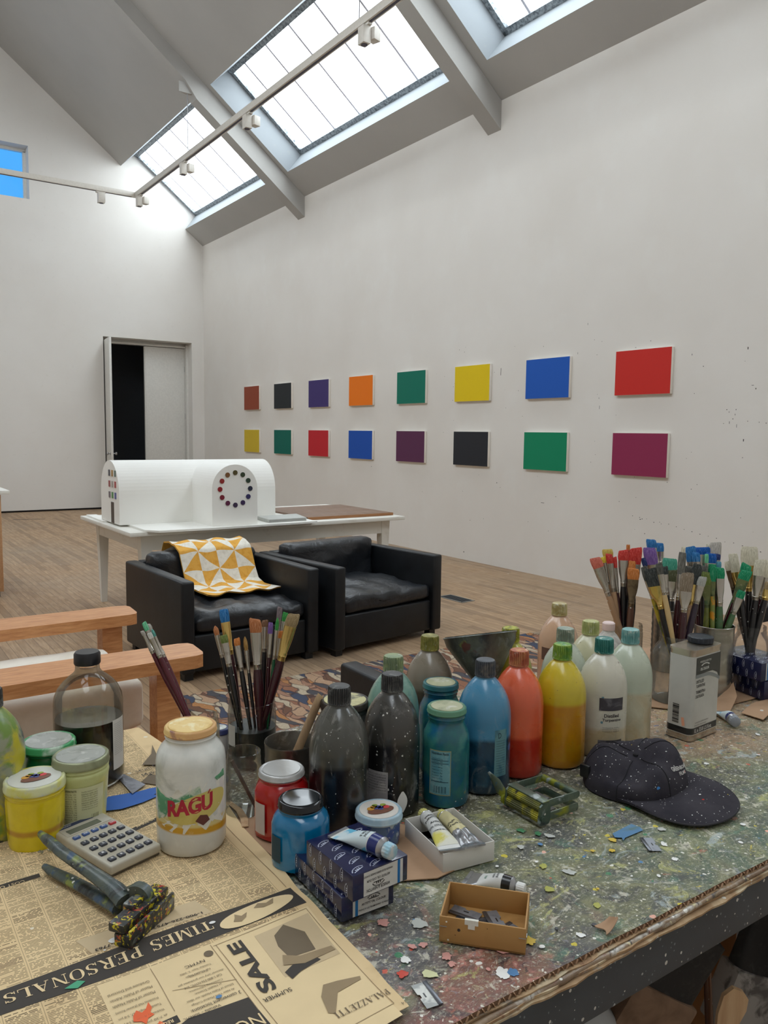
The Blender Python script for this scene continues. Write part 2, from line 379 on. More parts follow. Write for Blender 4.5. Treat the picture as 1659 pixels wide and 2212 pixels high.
# door recess, frame, fixed leaf and open leaf
M_door = flat('white_door_paint', (214, 212, 206), .45)
g = G()
g.box((5.39, YF + .41, DZ - .045), (1.84, .1, .09)); g.box((DX1 - .02, YF + .33, DZ / 2 - .02), (.04, .2, DZ - .04)); g.box((DX0 + .02, YF + .36, DZ / 2 - .02), (.04, .14, DZ - .04))
g.box((5.39, YF + .33, DZ - .075), (1.78, .1, .035)); g.box((5.412, YF + .36, 1.68), (.03, .05, 3.3))
dr = struct(g.build('door_1', M_door))
g = G(); g.box((5.845, YF + .355, 1.67), (.835, .045, 3.33), bev=.004); lf = struct(g.build('door_leaf', M_door, dr))
M_steel = flat('brushed_steel', (170, 170, 172), .32, .9)
for z in (.5, 1.9, 2.9):
    g = G(); g.box((6.275, YF + .325, z), (.03, .012, .12)); struct(g.build('hinge', M_steel, dr))
ML = Matrix.Translation((4.55, YF + .27, 1.69)) @ Matrix.Rotation(radians(-97), 4, 'Z')
g = G(); g.box((.43, 0, 0), (.86, .045, 3.36), M=ML, bev=.004); l2 = struct(g.build('door_leaf', M_door, dr))
for s_ in (-1, 1):
    g = G(); g.lathe([(0, 0), (.028, 0), (.028, .006), (.011, .01), (.011, .035), (.024, .045), (.03, .06), (.024, .074), (0, .078)], 20, M=ML @ Matrix.Translation((.80, .022 * s_, -.56)) @ Matrix.Rotation(-pi / 2 * s_, 4, 'X')); struct(g.build('door_knob', M_steel, dr))
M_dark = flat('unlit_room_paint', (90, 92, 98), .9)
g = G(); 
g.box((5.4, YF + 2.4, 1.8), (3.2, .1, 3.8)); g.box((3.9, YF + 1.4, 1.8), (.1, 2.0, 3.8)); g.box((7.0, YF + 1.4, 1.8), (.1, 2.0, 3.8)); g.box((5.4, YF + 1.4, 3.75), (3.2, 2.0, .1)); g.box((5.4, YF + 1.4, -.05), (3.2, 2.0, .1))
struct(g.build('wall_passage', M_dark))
# floor vent and floor slot
M_vent = flat('dark_vent_metal', (70, 74, 78), .45, .5); M_ventf = flat('vent_frame_metal', (150, 148, 142), .45, .5)
v = thing('floor_vent', 'grey metal floor vent grille in the wooden floor right of the armchairs', 'vent', (4.92, 5.90, 0), radians(3))
g = G()
for x, y, dx, dy in ((0, -.17, .17, .015), (0, .17, .17, .015), (-.08, 0, .015, .34), (.08, 0, .015, .34)): g.box((x, y, .002), (dx, dy, .006))
g.build('vent_frame', M_ventf, v)
g = G(); g.box((0, 0, .0005), (.15, .33, .002))
for i in range(16): g.box((0, -.155 + i * .0207, .003), (.145, .008, .003))
g.build('grille', M_vent, v)
g = G(); g.box((2.76, 15.08, .001), (.52, .03, .004), radians(-11)); tag(g.build('floor_slot', M_vent), 'thin dark slot in the floorboards near the far wall', 'floor slot')

# ---------------------------------------------------------------- lighting track with spotlights
M_track = flat('track_white_metal', (206, 200, 190), .4); M_groove = flat('track_groove', (60, 54, 72), .5)
ZT, XTK, YTK = 5.73, 4.60, 14.56
tr = thing('suspended_light_track', 'long white lighting track hung below the skylights, turning a corner near the far wall', 'light track', (XTK, YTK, ZT))
def loc(*p): return Vector(p) - Vector((XTK, YTK, ZT))
for nm, c2, d in (('track_rail', (XTK, (YTK - 1.5) / 2, ZT), (.075, YTK + 1.5 + .075, .085)), ('track_rail', ((XTK - 2.5) / 2 - .02, YTK, ZT), (XTK + 2.5 - .035, .075, .085))):
    g = G(); g.box(loc(*c2), d, bev=.004); r = g.build(nm, M_track, tr)
    g = G(); g.box(loc(c2[0], c2[1], ZT - .0435), (.03 if d[0] < .1 else d[0] - .1, .03 if d[1] < .1 else d[1] - .1, .004)); g.build('track_groove', M_groove, r)
for y in (12.05, 7.25, 2.6):
    g = G(); g.tube([loc(XTK, y, ZT + .04), loc(XTK, y, roofz(XTK) - .25)], .006, 6); g.build('hanging_wire', M_steel, tr)
    g = G(); g.prism([(-.14, -.03), (.14, -.03), (.05, .03), (-.05, .03)], roofz(XTK) - .37 - ZT, roofz(XTK) - .22 - ZT, M=Matrix.Translation((0, y - YTK, 0))); g.build('hanger_bracket', M_ceil, tr)
spots = [(XTK, 12.2, 'white track spotlight under the far end of the big beam, third from the corner', 0), (XTK, 9.9, 'white track spotlight between the two skylights, middle of the long rail', 0),
         (XTK, 7.12, 'largest looking white track spotlight, nearest at the top of the picture', 0), (XTK + .0, 14.35, 'white track spotlight right below the track corner', 0), (3.98, YTK, 'white track spotlight on the short rail beside the high window', pi / 2)]
for x, y, lab, rz in spots:
    s_ = thing('track_spotlight', lab, 'spotlight', (x, y, ZT - .045), rz, 'white spotlights on the lighting track')
    g = G(); g.box((0, 0, -.012), (.05, .16, .024), bev=.003); g.build('track_adapter', M_track, s_)
    g = G(); g.box((-.02, .0, -.11), (.09, .11, .17), bev=.004); hd = g.build('lamp_head', M_track, s_)
    g = G(); g.box((.075, -.03, -.09), (.10, .10, .12), Matrix.Rotation(.3, 4, 'Z'), bev=.004); g.build('lamp_housing', M_track, s_)
    g = G(); g.lathe([(0, 0), (.034, 0), (.034, .01), (0, .01)], 16, c=(-.02, 0, -.20)); g.build('lamp_lens', M_groove, s_)

# nail holes and scuffs on the right wall
M_mark = flat('nail_hole_grey', (70, 66, 62), .9); wr_ = D.objects['wall_right']; g = G()
for y, z, dy, dz in ((4.013, 2.371, .012, .03), (4.007, 1.575, .012, .03), (4.182, 1.844, .012, .010), (4.159, 1.823, .008, .012), (4.119, 1.762, .012, .010), (4.093, 1.843, .008, .014), (3.978, 1.741, .008, .01), (3.872, 1.732, .008, .01), (3.809, 1.724, .010, .01), (4.10, 1.80, .006, .02), (4.15, 1.73, .006, .03), (4.08, 1.70, .005, .04),
    (7.139, 2.341, .010, .12), (5.056, .776, .022, .010), (5.034, .783, .012, .012), (4.828, .771, .008, .008), (7.16, 1.017, .018, .014), (6.392, .836, .07, .007), (7.742, .099, .02, .02), (5.824, 2.763, .006, .03), (5.627, 1.892, .006, .05), (5.638, 1.987, .006, .02), (4.563, 2.356, .008, .02), (4.518, 1.998, .008, .01), (9.9, 1.10, .02, .012), (5.95, 2.47, .006, .03), (5.2, 2.47, .02, .006), (3.95, 2.05, .03, .006), (3.92, 2.02, .01, .02)):
    g.box((XR - .0004, y, z), (.0008, dy * .7, dz * .7))
rr = random.Random(3)
for i in range(26): g.box((XR - .0004, 5.15 - i * .085, .81 - i * .012 + rr.uniform(-.012, .012)), (.0008, rr.uniform(.004, .012), .006))
for i in range(60): g.box((XR - .0004, rr.uniform(3.6, 8.5), rr.uniform(.5, 2.7)), (.0008, rr.uniform(.003, .008), rr.uniform(.003, .009)))
mk = struct(g.build('scuff_mark', M_mark, wr_))
# ---------------------------------------------------------------- monochrome canvases on the right wall
M_canvas = flat('primed_canvas', (228, 222, 212), .8, scale=200)
top = [('rust red', (146, 70, 48), 0), ('black', (38, 42, 46), 0), ('violet blue', (64, 50, 110), 0), ('orange', (236, 120, 14), 0), ('dark green', (0, 112, 92), 0), ('yellow', (226, 196, 16), 0), ('blue', (26, 88, 182), 0), ('red', (200, 42, 34), 0)]
bot = [('mustard yellow', (206, 178, 50), 0), ('dark green', (0, 100, 86), 0), ('crimson', (192, 34, 44), 0), ('royal blue', (18, 78, 172), 0), ('aubergine purple', (90, 44, 78), 0), ('black', (38, 40, 46), 0), ('green', (0, 132, 92), 0), ('magenta purple', (142, 42, 80), 0)]
for row, (lst, z, nm) in enumerate(((top, 2.004, 'upper'), (bot, 1.205, 'lower'))):
    for i, (cn, col, _) in enumerate(lst):
        y = 13.97 - i * 1.27
        place = 'farthest of the %s row' % nm if i == 0 else ('nearest of the %s row' % nm if i == 7 else '%s row, beside %s' % (nm, lst[i + 1][0]))
        p = thing('canvas_painting', 'plain %s canvas on the wall, %s' % (cn, place), 'painting', (XR - .001, y, z), 0, 'single-colour canvases in two rows on the right wall')
        h = .44 if row == 0 else .425
        g = G(); g.box((-.019, 0, h / 2), (.036, .655, h), bev=.002); g.build('stretched_canvas', M_canvas, p)
        t = T('paint_' + cn.replace(' ', '_')) if True else None
        cc = srgb(*col); n = t.noise(120, 2); t.out(t.mix(n, tuple(x * .94 for x in cc), tuple(min(1, x * 1.05) for x in cc)), .55, spec=.3); t.bump(t.noise(300, 2), .08, .001)
        g = G(); g.box((-.038, 0, h / 2), (.003, .651, h - .004)); g.build('painted_front', t.m, p)
# ---------------------------------------------------------------- furniture in the room
M_wpaint = splat('white_furniture_paint', (226, 224, 216), [('s', (206, 200, 188), 5, .55, .75)], .5, scale=1, bump=.05)
tb = thing('white_table', 'long white painted table with tapered legs behind the two armchairs', 'table', (1.86, 6.19, 0), radians(.6))
W_, D_ = 2.66, 1.47
g = G(); g.box((W_ / 2, D_ / 2, .782), (W_, D_, .034), bev=.004); g.build('tabletop', M_wpaint, tb)
g = G()
for c2, d in (((W_ / 2, .11, .70), (W_ - .3, .022, .13)), ((W_ / 2, D_ - .11, .70), (W_ - .3, .022, .13)), ((.13, D_ / 2, .70), (.022, D_ - .25, .13)), ((W_ - .13, D_ / 2, .70), (.022, D_ - .25, .13))): g.box(c2, d)
g.build('apron', M_wpaint, tb)
for x in (.16, W_ - .16):
    for y in (.14, D_ - .14):
        g = G(); q = []
        for z, s_ in ((0, .048), (.765, .095)): q.append([Vector((x - s_ / 2, y - s_ / 2, z)), Vector((x + s_ / 2, y - s_ / 2, z)), Vector((x + s_ / 2, y + s_ / 2, z)), Vector((x - s_ / 2, y + s_ / 2, z))])
        g.poly(list(reversed(q[0]))); g.poly(q[1])
        for i in range(4): g.poly([q[0][i], q[0][(i + 1) % 4], q[1][(i + 1) % 4], q[1][i]])
        g.build('leg', M_wpaint, tb)
ZT1 = .7995
M_board = flat('white_card', (236, 235, 229), .7, var=.012, scale=6)
g = G()
out = [(1.98, 6.20), (2.06, 6.10), (2.5, 6.08), (3.49, 6.12), (3.50, 6.45), (3.48, 7.3), (1.98, 7.3)]
g.prism(out, ZT1, ZT1 + .016); tag(g.build('card_sheet', M_board), 'white card sheet lying under the vaulted white model', 'card sheet')
g = G(); g.prism([(1.875, 7.02), (2.03, 6.98), (1.97, 7.32), (1.975, 7.6), (1.89, 7.62)], ZT1, ZT1 + .012); tag(g.build('card_offcut', M_board), 'small white card offcut on the left back corner of the white table', 'card sheet')
# vaulted white building model with small coloured windows
M_mod = flat('model_white', (236, 235, 230), .75, var=.012, scale=6); ZM = ZT1 + .0165
md = thing('building_model', 'white vaulted building model with small coloured windows on the white table', 'architectural model', (0, 0, ZM))
def vault(x0, x1, y0, y1, spring, axis, n=28):
    g = G(); r = ((y1 - y0) if axis == 'x' else (x1 - x0)) / 2
    pr = [(-r, 0)] + [(-r * cos(pi * i / n), spring + r * sin(pi * i / n)) for i in range(n + 1)] + [(r, 0)]
    if axis == 'x': A = [Vector((x0, (y0 + y1) / 2 + u, v)) for u, v in pr]; B = [Vector((x1, (y0 + y1) / 2 + u, v)) for u, v in pr]
    else: A = [Vector(((x0 + x1) / 2 + u, y0, v)) for u, v in pr]; B = [Vector(((x0 + x1) / 2 + u, y1, v)) for u, v in pr]
    g.poly(A); g.poly(list(reversed(B)))
    for i in range(len(A)): g.poly([A[i], B[i], B[(i + 1) % len(A)], A[(i + 1) % len(A)]])
    return g
vault(1.90, 3.32, 6.60, 7.14, .255, 'x').build('nave_shell', M_mod, md, 30)
vault(2.525, 2.93, 6.16, 7.36, .305, 'y').build('transept_shell', M_mod, md, 30)
g = G(); g.box((1.898, 6.79, .09), (.006, .07, .175)); g.build('doorway', flat('model_doorway', (92, 82, 74), .8), md)
cols = [(60, 60, 70), (170, 130, 60), (96, 120, 110), (150, 60, 60), (170, 160, 150), (178, 70, 70), (110, 100, 110), (80, 140, 80), (90, 100, 160)]
for i in range(9):
    g = G(); g.box((1.898, 6.87 - (i % 3) * .085, .42 - (i // 3) * .092), (.006, .04, .052)); g.build('window_pane', flat('model_pane_%d' % i, cols[i], .3), md)
cols = [(84, 74, 40), (52, 66, 46), (40, 62, 48), (38, 44, 66), (50, 48, 96), (58, 44, 84), (60, 46, 74), (96, 36, 70), (120, 28, 48), (138, 26, 34), (146, 40, 40), (120, 80, 44)]
for i in range(12):
    a = pi / 2 - i * pi / 6
    g = G(); g.lathe([(0, 0), (.0205, 0), (.0205, .005), (0, .005)], 18, M=Matrix.Translation((2.7275 + .135 * cos(a), 6.158, .305 + .135 * sin(a))) @ Matrix.Rotation(pi / 2, 4, 'X')); g.build('window_pane', flat('model_rose_%d' % i, cols[i], .3), md)
g = G(); g.prism([(3.05, 6.19), (3.42, 6.19), (3.5, 6.53), (3.08, 6.5)], ZM, ZM + .028); bk = g
o = bk.build('book', flat('grey_book_cover', (186, 188, 184), .5)); tag(o, 'thick pale grey book lying flat beside the white model', 'book')
g = G(); g.prism([(3.056, 6.187), (3.41, 6.187), (3.41, 6.1895), (3.056, 6.1895)], ZM + .006, ZM + .022); g.build('page_edge', flat('book_pages', (150, 150, 146), .8), o)
M_plank = wood('weathered_plank', (104, 78, 60), (148, 122, 104), .6, (40, 3, 40)); M_plede = wood('plank_edge', (140, 92, 54), (170, 122, 80), .6)
pn = thing('plank_panel', 'brown weathered wooden panel lying on the right end of the white table', 'wooden panel', (3.52, 6.34, ZT1), radians(.5))
for i in range(3):
    g = G(); g.box((.475, .163 + i * .325, .014), (.95, .322, .026), bev=.002); g.build('plank', M_plank, pn)
g = G(); g.box((.475, -.002, .0135), (.949, .006, .025)); g.build('cut_edge', M_plede, pn)

# black leather armchairs
t = T('black_leather'); n = t.noise(9, 5); c = t.mix(t.step(n, .3, .75), srgb(15, 16, 18), srgb(26, 29, 33)); t.bump(t.noise(60, 4), .12, .003); M_leather = t.out(c, .42, spec=.4)
t = T('creased_black_leather'); n = t.noise(5, 6, None, 1.2); c = t.mix(t.step(n, .3, .75), srgb(20, 21, 24), srgb(36, 40, 46)); t.bump(t.add(n, t.mul(t.noise(14, 5, None, 1.5), .4)), .32, .03); M_leather2 = t.out(c, .36, spec=.55)
M_black = flat('black_plastic', (20, 20, 22), .5)
def cushion(g, c2, d, puff=.02, amp=.012, seed=0, nx=22, ny=22, nz=6, rad=.05):
    b = bmesh.new(); bmesh.ops.create_cube(b, size=1)
    bmesh.ops.subdivide_edges(b, edges=list(b.edges), cuts=15, use_grid_fill=True)
    for v in b.verts:
        p = Vector((v.co.x * d[0], v.co.y * d[1], v.co.z * d[2]))
        q = Vector((max(-1, min(1, p.x / (d[0] / 2 - rad) if 0 else 0)), 0, 0))
        core = Vector([max(-(d[k] / 2 - rad), min(d[k] / 2 - rad, p[k])) for k in range(3)])
        off = p - core
        if off.length > 1e-6: p = core + off.normalized() * rad
        cr = (1 - (2 * v.co.x) ** 2) * (1 - (2 * v.co.y) ** 2) if d[2] <= min(d[0], d[1]) else (1 - (2 * v.co.x) ** 2) * (1 - (2 * v.co.z) ** 2)
        sc = Vector((p.x * 7 + seed, p.y * 7, p.z * 9)); nz_ = noise.noise(sc) * amp + abs(noise.noise(sc * 2.1)) * -amp * .8
        if d[2] <= min(d[0], d[1]): p.z += math.copysign(puff * cr, v.co.z) + nz_ * (1 if v.co.z > 0 else .3)
        else: p.y += math.copysign(puff * cr, v.co.y) + nz_
        v.co = p + Vector(c2)
    for f in b.faces: f.smooth = True
    g.merge(b)
def armchair(name, lab, x, y, rz, Wd=1.02, Dp=1.03):
    r = thing(name, lab, 'armchair', (x, y, 0), rz)
    for x0 in (.045, Wd - .045):
        g = G(); g.box((x0, Dp / 2, .35), (.09, Dp, .60), bev=.016, seg=3, smooth=True); g.build('arm', M_leather, r)
    g = G(); g.box((Wd / 2, Dp - .05, .35), (Wd - .18, .10, .60), bev=.016, seg=3, smooth=True); g.build('back_panel', M_leather, r)
    g = G(); g.box((Wd / 2, Dp / 2 - .03, .17), (Wd - .182, Dp - .12, .24), bev=.014, seg=3, smooth=True); g.build('seat_base', M_leather, r)
    g = G(); cushion(g, (Wd / 2, Dp / 2 - .05, .36), (Wd - .19, Dp - .14, .13), .040, .030, x); g.build('seat_cushion', M_leather2, r, 60)
    g = G(); cushion(g, (Wd / 2, Dp - .20, .545), (Wd - .19, .17, .36), .02, .018, x + 4); g.build('back_cushion', M_leather2, r, 60)
    for fx in (.06, Wd - .06):
        for fy in (.07, Dp - .07): g = G(); g.box((fx, fy, .025), (.06, .06, .05)); g.build('foot', M_black, r)
    return r
armchair('leather_armchair', 'boxy black leather armchair with the yellow and white quilt over its back', 1.745, 4.765, radians(2.5))
armchair('leather_armchair', 'boxy black leather armchair with bare seat, right of the quilt-covered one', 2.86, 4.74, radians(7.5), 1.07, 1.0)
# patchwork quilt draped over the left chair back
M_qy = splat('mustard_cotton', (226, 170, 74), [('s', (214, 154, 56), 30, .45, .7)], .9, bump=.5); M_qw = splat('white_cotton', (232, 228, 216), [('s', (216, 210, 196), 30, .45, .7)], .9, bump=.5); M_qs = flat('quilt_seam', (196, 128, 48), .9)
QP = [(5.86, .52), (5.85, .66), (5.80, .745), (5.70, .765), (5.60, .755), (5.525, .72), (5.50, .64), (5.475, .56), (5.44, .49), (5.36, .465), (5.24, .46), (5.12, .462)]
cum = [0]
for i in range(1, len(QP)): cum.append(cum[-1] + sqrt((QP[i][0] - QP[i - 1][0]) ** 2 + (QP[i][1] - QP[i - 1][1]) ** 2))
def qpt(u, v, lift=0):
    s_ = v * cum[-1]; i = 1
    while i < len(QP) - 1 and cum[i] < s_: i += 1
    f = (s_ - cum[i - 1]) / (cum[i] - cum[i - 1]); y = QP[i - 1][0] + (QP[i][0] - QP[i - 1][0]) * f; z = QP[i - 1][1] + (QP[i][1] - QP[i - 1][1]) * f
    x = 1.99 + u * .56 + (v - .4) * .10 * (1 if v > .35 else .3)
    wv = .006 * sin(u * 17 + v * 9) + .006 * noise.noise(Vector((u * 6, v * 8, 2)))
    return Vector((x, y - .028 + wv - (1 - v) * 0, z + .022 + wv + lift))
qt = D.objects.new('patchwork_quilt', None)
NXC, NYC, SUB = 4, 8, 8
g = G(); nx, ny = NXC * SUB, NYC * SUB
vt = [[g.bm.verts.new(qpt(i / nx, j / ny)) for i in range(nx + 1)] for j in range(ny + 1)]
vb = [[g.bm.verts.new(qpt(i / nx, j / ny) + Vector((0, .01, -.012))) for i in range(nx + 1)] for j in range(ny + 1)]
for j in range(ny):
    for i in range(nx):
        ci, cj = i // SUB, j // SUB; li, lj = i % SUB, j % SUB
        odd = (ci + cj) % 2
        A, B, C2, D2 = vt[j][i], vt[j][i + 1], vt[j + 1][i + 1], vt[j + 1][i]
        if odd:   # diagonal runs from low-left to high-right
            sd = li - lj; m1 = (ci // 1 + cj // 2) % 2
            tris = [((A, B, C2), 0), ((A, C2, D2), 1)] if sd == 0 else [((A, B, C2, D2), 0 if sd > 0 else 1)]
        else:
            sd = li + lj - (SUB - 1); m1 = (ci // 2 + cj) % 2
            tris = [((A, B, D2), 0), ((B, C2, D2), 1)] if sd == 0 else [((A, B, C2, D2), 0 if sd < 0 else 1)]
        par = (cj) % 2 if odd else (cj + 1) % 2
        for q, side in tris:
            f = g.bm.faces.new(q); f.smooth = True; f.material_index = (side + par) % 2
        f = g.bm.faces.new((vb[j][i], vb[j + 1][i], vb[j + 1][i + 1], vb[j][i + 1])); f.smooth = True; f.material_index = 1
for i in range(nx):
    for (a, b, k) in ((vt[0], vb[0], 0), (vt[ny], vb[ny], 1)):
        g.bm.faces.new((a[i], a[i + 1], b[i + 1], b[i])).material_index = 0
for j in range(ny):
    for k in (0, nx): g.bm.faces.new((vt[j][k], vt[j + 1][k], vb[j + 1][k], vb[j][k])).material_index = 0
D.objects.remove(qt)
qt = g.build('patchwork_quilt', [M_qy, M_qw]); tag(qt, 'yellow and white triangle patchwork quilt draped over the left armchair', 'quilt')

# wide-armed wooden lounge chair in front
M_oak = wood('cherry_wood', (178, 116, 68), (218, 160, 108), .42, (4, 34, 34), .1)
wc = thing('wooden_lounge_chair', 'wide-armed reddish wood lounge chair with cream cushions, cut off at the left', 'armchair', (0, 0, 0))
def armpts(yn, yf, xt): 
    r = .045
    return [(-.3, yn - .03), (xt - r, yn), (xt - .012, yn + .012), (xt, yn + r), (xt + .008, yf - r), (xt - .004, yf - .012), (xt - r, yf), (-.3, yf - .0)]
for yn, yf, xt in ((3.135, 3.36, 1.255), (4.025, 4.262, 1.25)):
    g = G(); g.prism(armpts(yn, yf, xt), .605, .66); g.build('armrest', M_oak, wc)
    ym = (yn + yf) / 2; lx = 1.06 if yn < 4 else 1.08
    g = G(); g.prism([(lx, ym - .05), (lx + .10, ym - .05), (lx + .10, ym + .05), (lx, ym + .05)], 0, .605); g.build('leg', M_oak, wc)
g = G(); g.prism([(-.3, 3.36), (1.06, 3.36), (1.06, 4.02), (-.3, 4.02)], .22, .27); g.build('seat_frame', M_oak, wc)
M_cream = splat('cream_linen', (232, 226, 214), [('s', (222, 214, 200), 8, .4, .7)], .9, bump=.2)
g = G(); cushion(g, (.42, 3.705, .405), (1.30, .66, .235), .012, .008, 3, rad=.05); g.build('seat_cushion', M_cream, wc, 60)
# low black leather bench end beyond the dark bottles
bl = thing('leather_bench', 'narrow black leather bench with a stitched top edge, just beyond the black bottles', 'bench', (2.10, 2.42, .0135), radians(0))
g = G(); g.box((.052, .512, .26), (.104, 1.025, .28), bev=.018, seg=4, smooth=True); g.build('seat', M_leather, bl)
g = G(); g.tube([(.012, .01, .388), (.012, 1.012, .388)], .0035, 6); g.build('stitched_piping', M_leather, bl)
for y in (.05, .97): g = G(); g.box((.052, y, .06), (.05, .05, .12)); g.build('leg', M_black, bl)
# another black leather armchair at the right edge
r = armchair('leather_armchair', 'black leather armchair cut off at the right edge behind the brush jars', 4.23, 1.62, radians(-3), 1.0, .95); r.location.z = .0135
# cabinet on the left
M_birch = wood('birch_ply', (188, 140, 98), (206, 164, 124), .5, (30, 3, 30))
cb = thing('plywood_cabinet', 'plywood cabinet with white top, cut off at the left edge', 'cabinet', (.25, 8.2, 0), 0)
g = G(); g.box((.5, .35, .515), (1.02, .72, .92), bev=.003); g.build('carcass', M_birch, cb)
g = G(); g.box((.52, .34, 1.0), (1.12, .80, .035), bev=.003); g.build('worktop', M_wpaint, cb)
for x in (.28, .76): g = G(); g.box((x, -.012, .52), (.46, .02, .86), bev=.002); g.build('door', M_birch, cb)
g = G(); g.box((.5, .35, .03), (.96, .66, .06)); g.build('plinth', M_black, cb)
# woven rug
t = T('woven_rug'); P = t.sep(); vw = t.warp(5.0, .16); q = t.vor(6.5, t.maps((3.6, 1.0, 1), rot=(0, 0, .12), v=vw)); c = t.ramp(t.sep(q[1])[0], [(0, srgb(138, 98, 78)), (.18, srgb(172, 142, 116)), (.34, srgb(66, 74, 92)), (.43, srgb(152, 116, 96)), (.58, srgb(178, 164, 142)), (.74, srgb(108, 80, 66)), (.84, srgb(166, 118, 78)), (.93, srgb(76, 76, 80))], 'CONSTANT')
ed = t.lt(t.vor(6.5, t.maps((3.6, 1.0, 1), rot=(0, 0, .12), v=vw), 'DISTANCE_TO_EDGE')[0], .05); c = t.mix(t.mul(ed, .7), c, srgb(62, 54, 56))
q2 = t.spots(26, .35, .4, vw)[0]; c = t.mix(t.mul(q2, .35), c, srgb(206, 184, 158)); c = t.mix(t.mul(t.step(t.noise(90, 3), .4, .7), .25), c, srgb(96, 74, 60)); t.bump(t.noise(240, 2), .4, .004)
M_rug = t.out(c, .95, spec=.1)
rg = thing('patterned_rug', 'rug of woven rust, cream and slate shapes on the floor before the armchairs', 'rug', (0, 0, 0))
g = G(); g.sheet(40, 30, lambda u, v: Vector((1.6 + u * 2.95, 2.1 + v * 2.42 + u * .0, .012 + .002 * sin(u * 30) * sin(v * 22))), .010); g.build('pile', M_rug, rg)
M_fr = flat('rug_fringe', (168, 150, 130), .95)
g = G()
for i in range(90):
    y = 2.12 + i * .0268; g.tube([(4.55, y, .010), (4.62 + random.random() * .03, y + random.uniform(-.02, .02), .008), (4.70 + random.random() * .05, y + random.uniform(-.03, .03), .006)], .006, 5)
g.build('fringe', M_fr, rg)
# ---------------------------------------------------------------- the workbench
ZB = 1.0
M_beam = splat('charcoal_steel_paint', (70, 78, 85), [('s', (60, 66, 73), 6, .4, .7), ('d', (206, 206, 200), 90, .26, .3), ('d', (176, 182, 184), 38, .13, .2), ('d', (120, 130, 136), 160, .3, .4)], .5, scale=1, bump=.05)
M_ply = wood('worn_plywood', (150, 120, 84), (186, 156, 116), .7, (3, 30, 30))
bench = thing('workbench', 'charcoal painted workbench with a paint-crusted cardboard top filling the foreground', 'workbench', (-.9, .6, 0))
BX0, BX1, BY0, BY1 = -.9, 2.9, .585, 1.408
L0 = Vector((-.9, .6, 0))
def bloc(x, y, z): return Vector((x, y, z)) - L0
g = G(); g.box(bloc((BX0 + BX1) / 2, (BY0 + BY1) / 2 + .01, .965), (BX1 - BX0, BY1 - BY0, .03)); g.build('wooden_top', M_ply, bench)
for y in (BY0 - .001, BY1 - .025):
    g = G(); g.box(bloc((BX0 + BX1) / 2, y + .015, .945), (BX1 - BX0, .028, .075 if y < 1 else .07), bev=.002); g.build('steel_rail', M_beam, bench)
for x in (BX0 + .04, 1.35, BX1 - .04):
    for y in (BY0 + .06, BY1 - .05): g = G(); g.box(bloc(x, y, .455), (.05, .05, .91), bev=.003); g.build('leg', M_beam, bench)
g = G(); g.box(bloc((BX0 + BX1) / 2, (BY0 + BY1) / 2, .44), (BX1 - BX0 - .02, BY1 - BY0 - .04, .02)); g.build('lower_shelf', splat('dusty_shelf', (70, 64, 58), [('s', (96, 88, 80), 10, .45, .7)], .8), bench)
# paint-crusted cardboard covering the top
t = T('paint_crusted_card'); P = t.sep()
wv = t.warp(7, .06); wv2 = t.warp(30, .012, wv)
nA = t.noise(4.2, 6, wv, .8, .6); nB = t.noise(8.5, 6, t.maps(loc=(4, 2, 0), v=wv), .7, .62); nC = t.noise(24, 7, t.maps(loc=(1, 7, 0), v=wv), .6, .68); nD = t.noise(70, 5, None, .5, .65)
c = t.ramp(nA, [(.30, srgb(72, 72, 68)), (.42, srgb(106, 108, 82)), (.50, srgb(130, 130, 96)), (.57, srgb(88, 100, 84)), (.66, srgb(120, 112, 86)), (.76, srgb(92, 82, 72))])
c = t.mix(t.mul(t.step(nB, .50, .60), .9), c, srgb(74, 76, 76)); c = t.mix(t.mul(t.step(nB, .44, .36), .6), c, srgb(146, 146, 106))
# zones: bare brown card at the back right, reddish smears at the front left, green towards the right
zr = t.step(t.add(t.mul(P[0], .5), t.add(P[1], t.mul(nB, .22))), 1.56, 1.70)
c = t.mix(t.mul(zr, .85), c, t.mix(t.step(nC, .3, .7), srgb(164, 130, 100), srgb(196, 162, 132)))
zf = t.mul(t.step(P[0], .80, .60), t.step(P[1], .80, .66)); c = t.mix(t.mul(t.mul(zf, t.step(nB, .44, .56)), .8), c, srgb(110, 104, 108)); c = t.mix(t.mul(t.mul(zf, t.step(nA, .48, .60)), .75), c, srgb(140, 84, 72))
c = t.mix(t.mul(t.mul(zf, t.step(nC, .55, .62)), .8), c, srgb(204, 140, 126))
zg = t.mul(t.step(P[0], .92, 1.12), t.step(P[1], 1.02, .92)); c = t.mix(t.mul(t.mul(zg, t.step(nA, .40, .56)), .6), c, srgb(74, 104, 88))
zk = t.mul(t.step(P[1], .86, .98), t.step(P[0], 1.25, 1.0)); c = t.mix(t.mul(zk, .7), c, srgb(70, 60, 52))
for i, (col, sc, lo, hi, am) in enumerate([((64, 64, 68), 12, .56, .62, .75), ((190, 188, 116), 16, .60, .65, .65), ((176, 188, 190), 14, .60, .66, .75), ((70, 116, 96), 18, .60, .65, .65), ((186, 104, 84), 22, .65, .69, .7), ((60, 92, 140), 21, .67, .70, .75), ((214, 208, 190), 30, .60, .65, .7), ((44, 44, 48), 38, .62, .66, .75), ((212, 190, 60), 40, .66, .69, .85), ((150, 150, 160), 55, .60, .66, .5), ((226, 222, 206), 75, .63, .67, .7), ((70, 66, 60), 85, .60, .66, .6), ((206, 200, 150), 110, .62, .67, .5)]):
    c = t.mix(t.mul(t.step(t.noise(sc, 6, t.maps((1, 1 + (i % 3) * .5, 1), loc=(i * 2.3, i * 1.1, 0), rot=(0, 0, i * .8), v=wv2), .8, .64), lo, hi), am), c, srgb(*col))
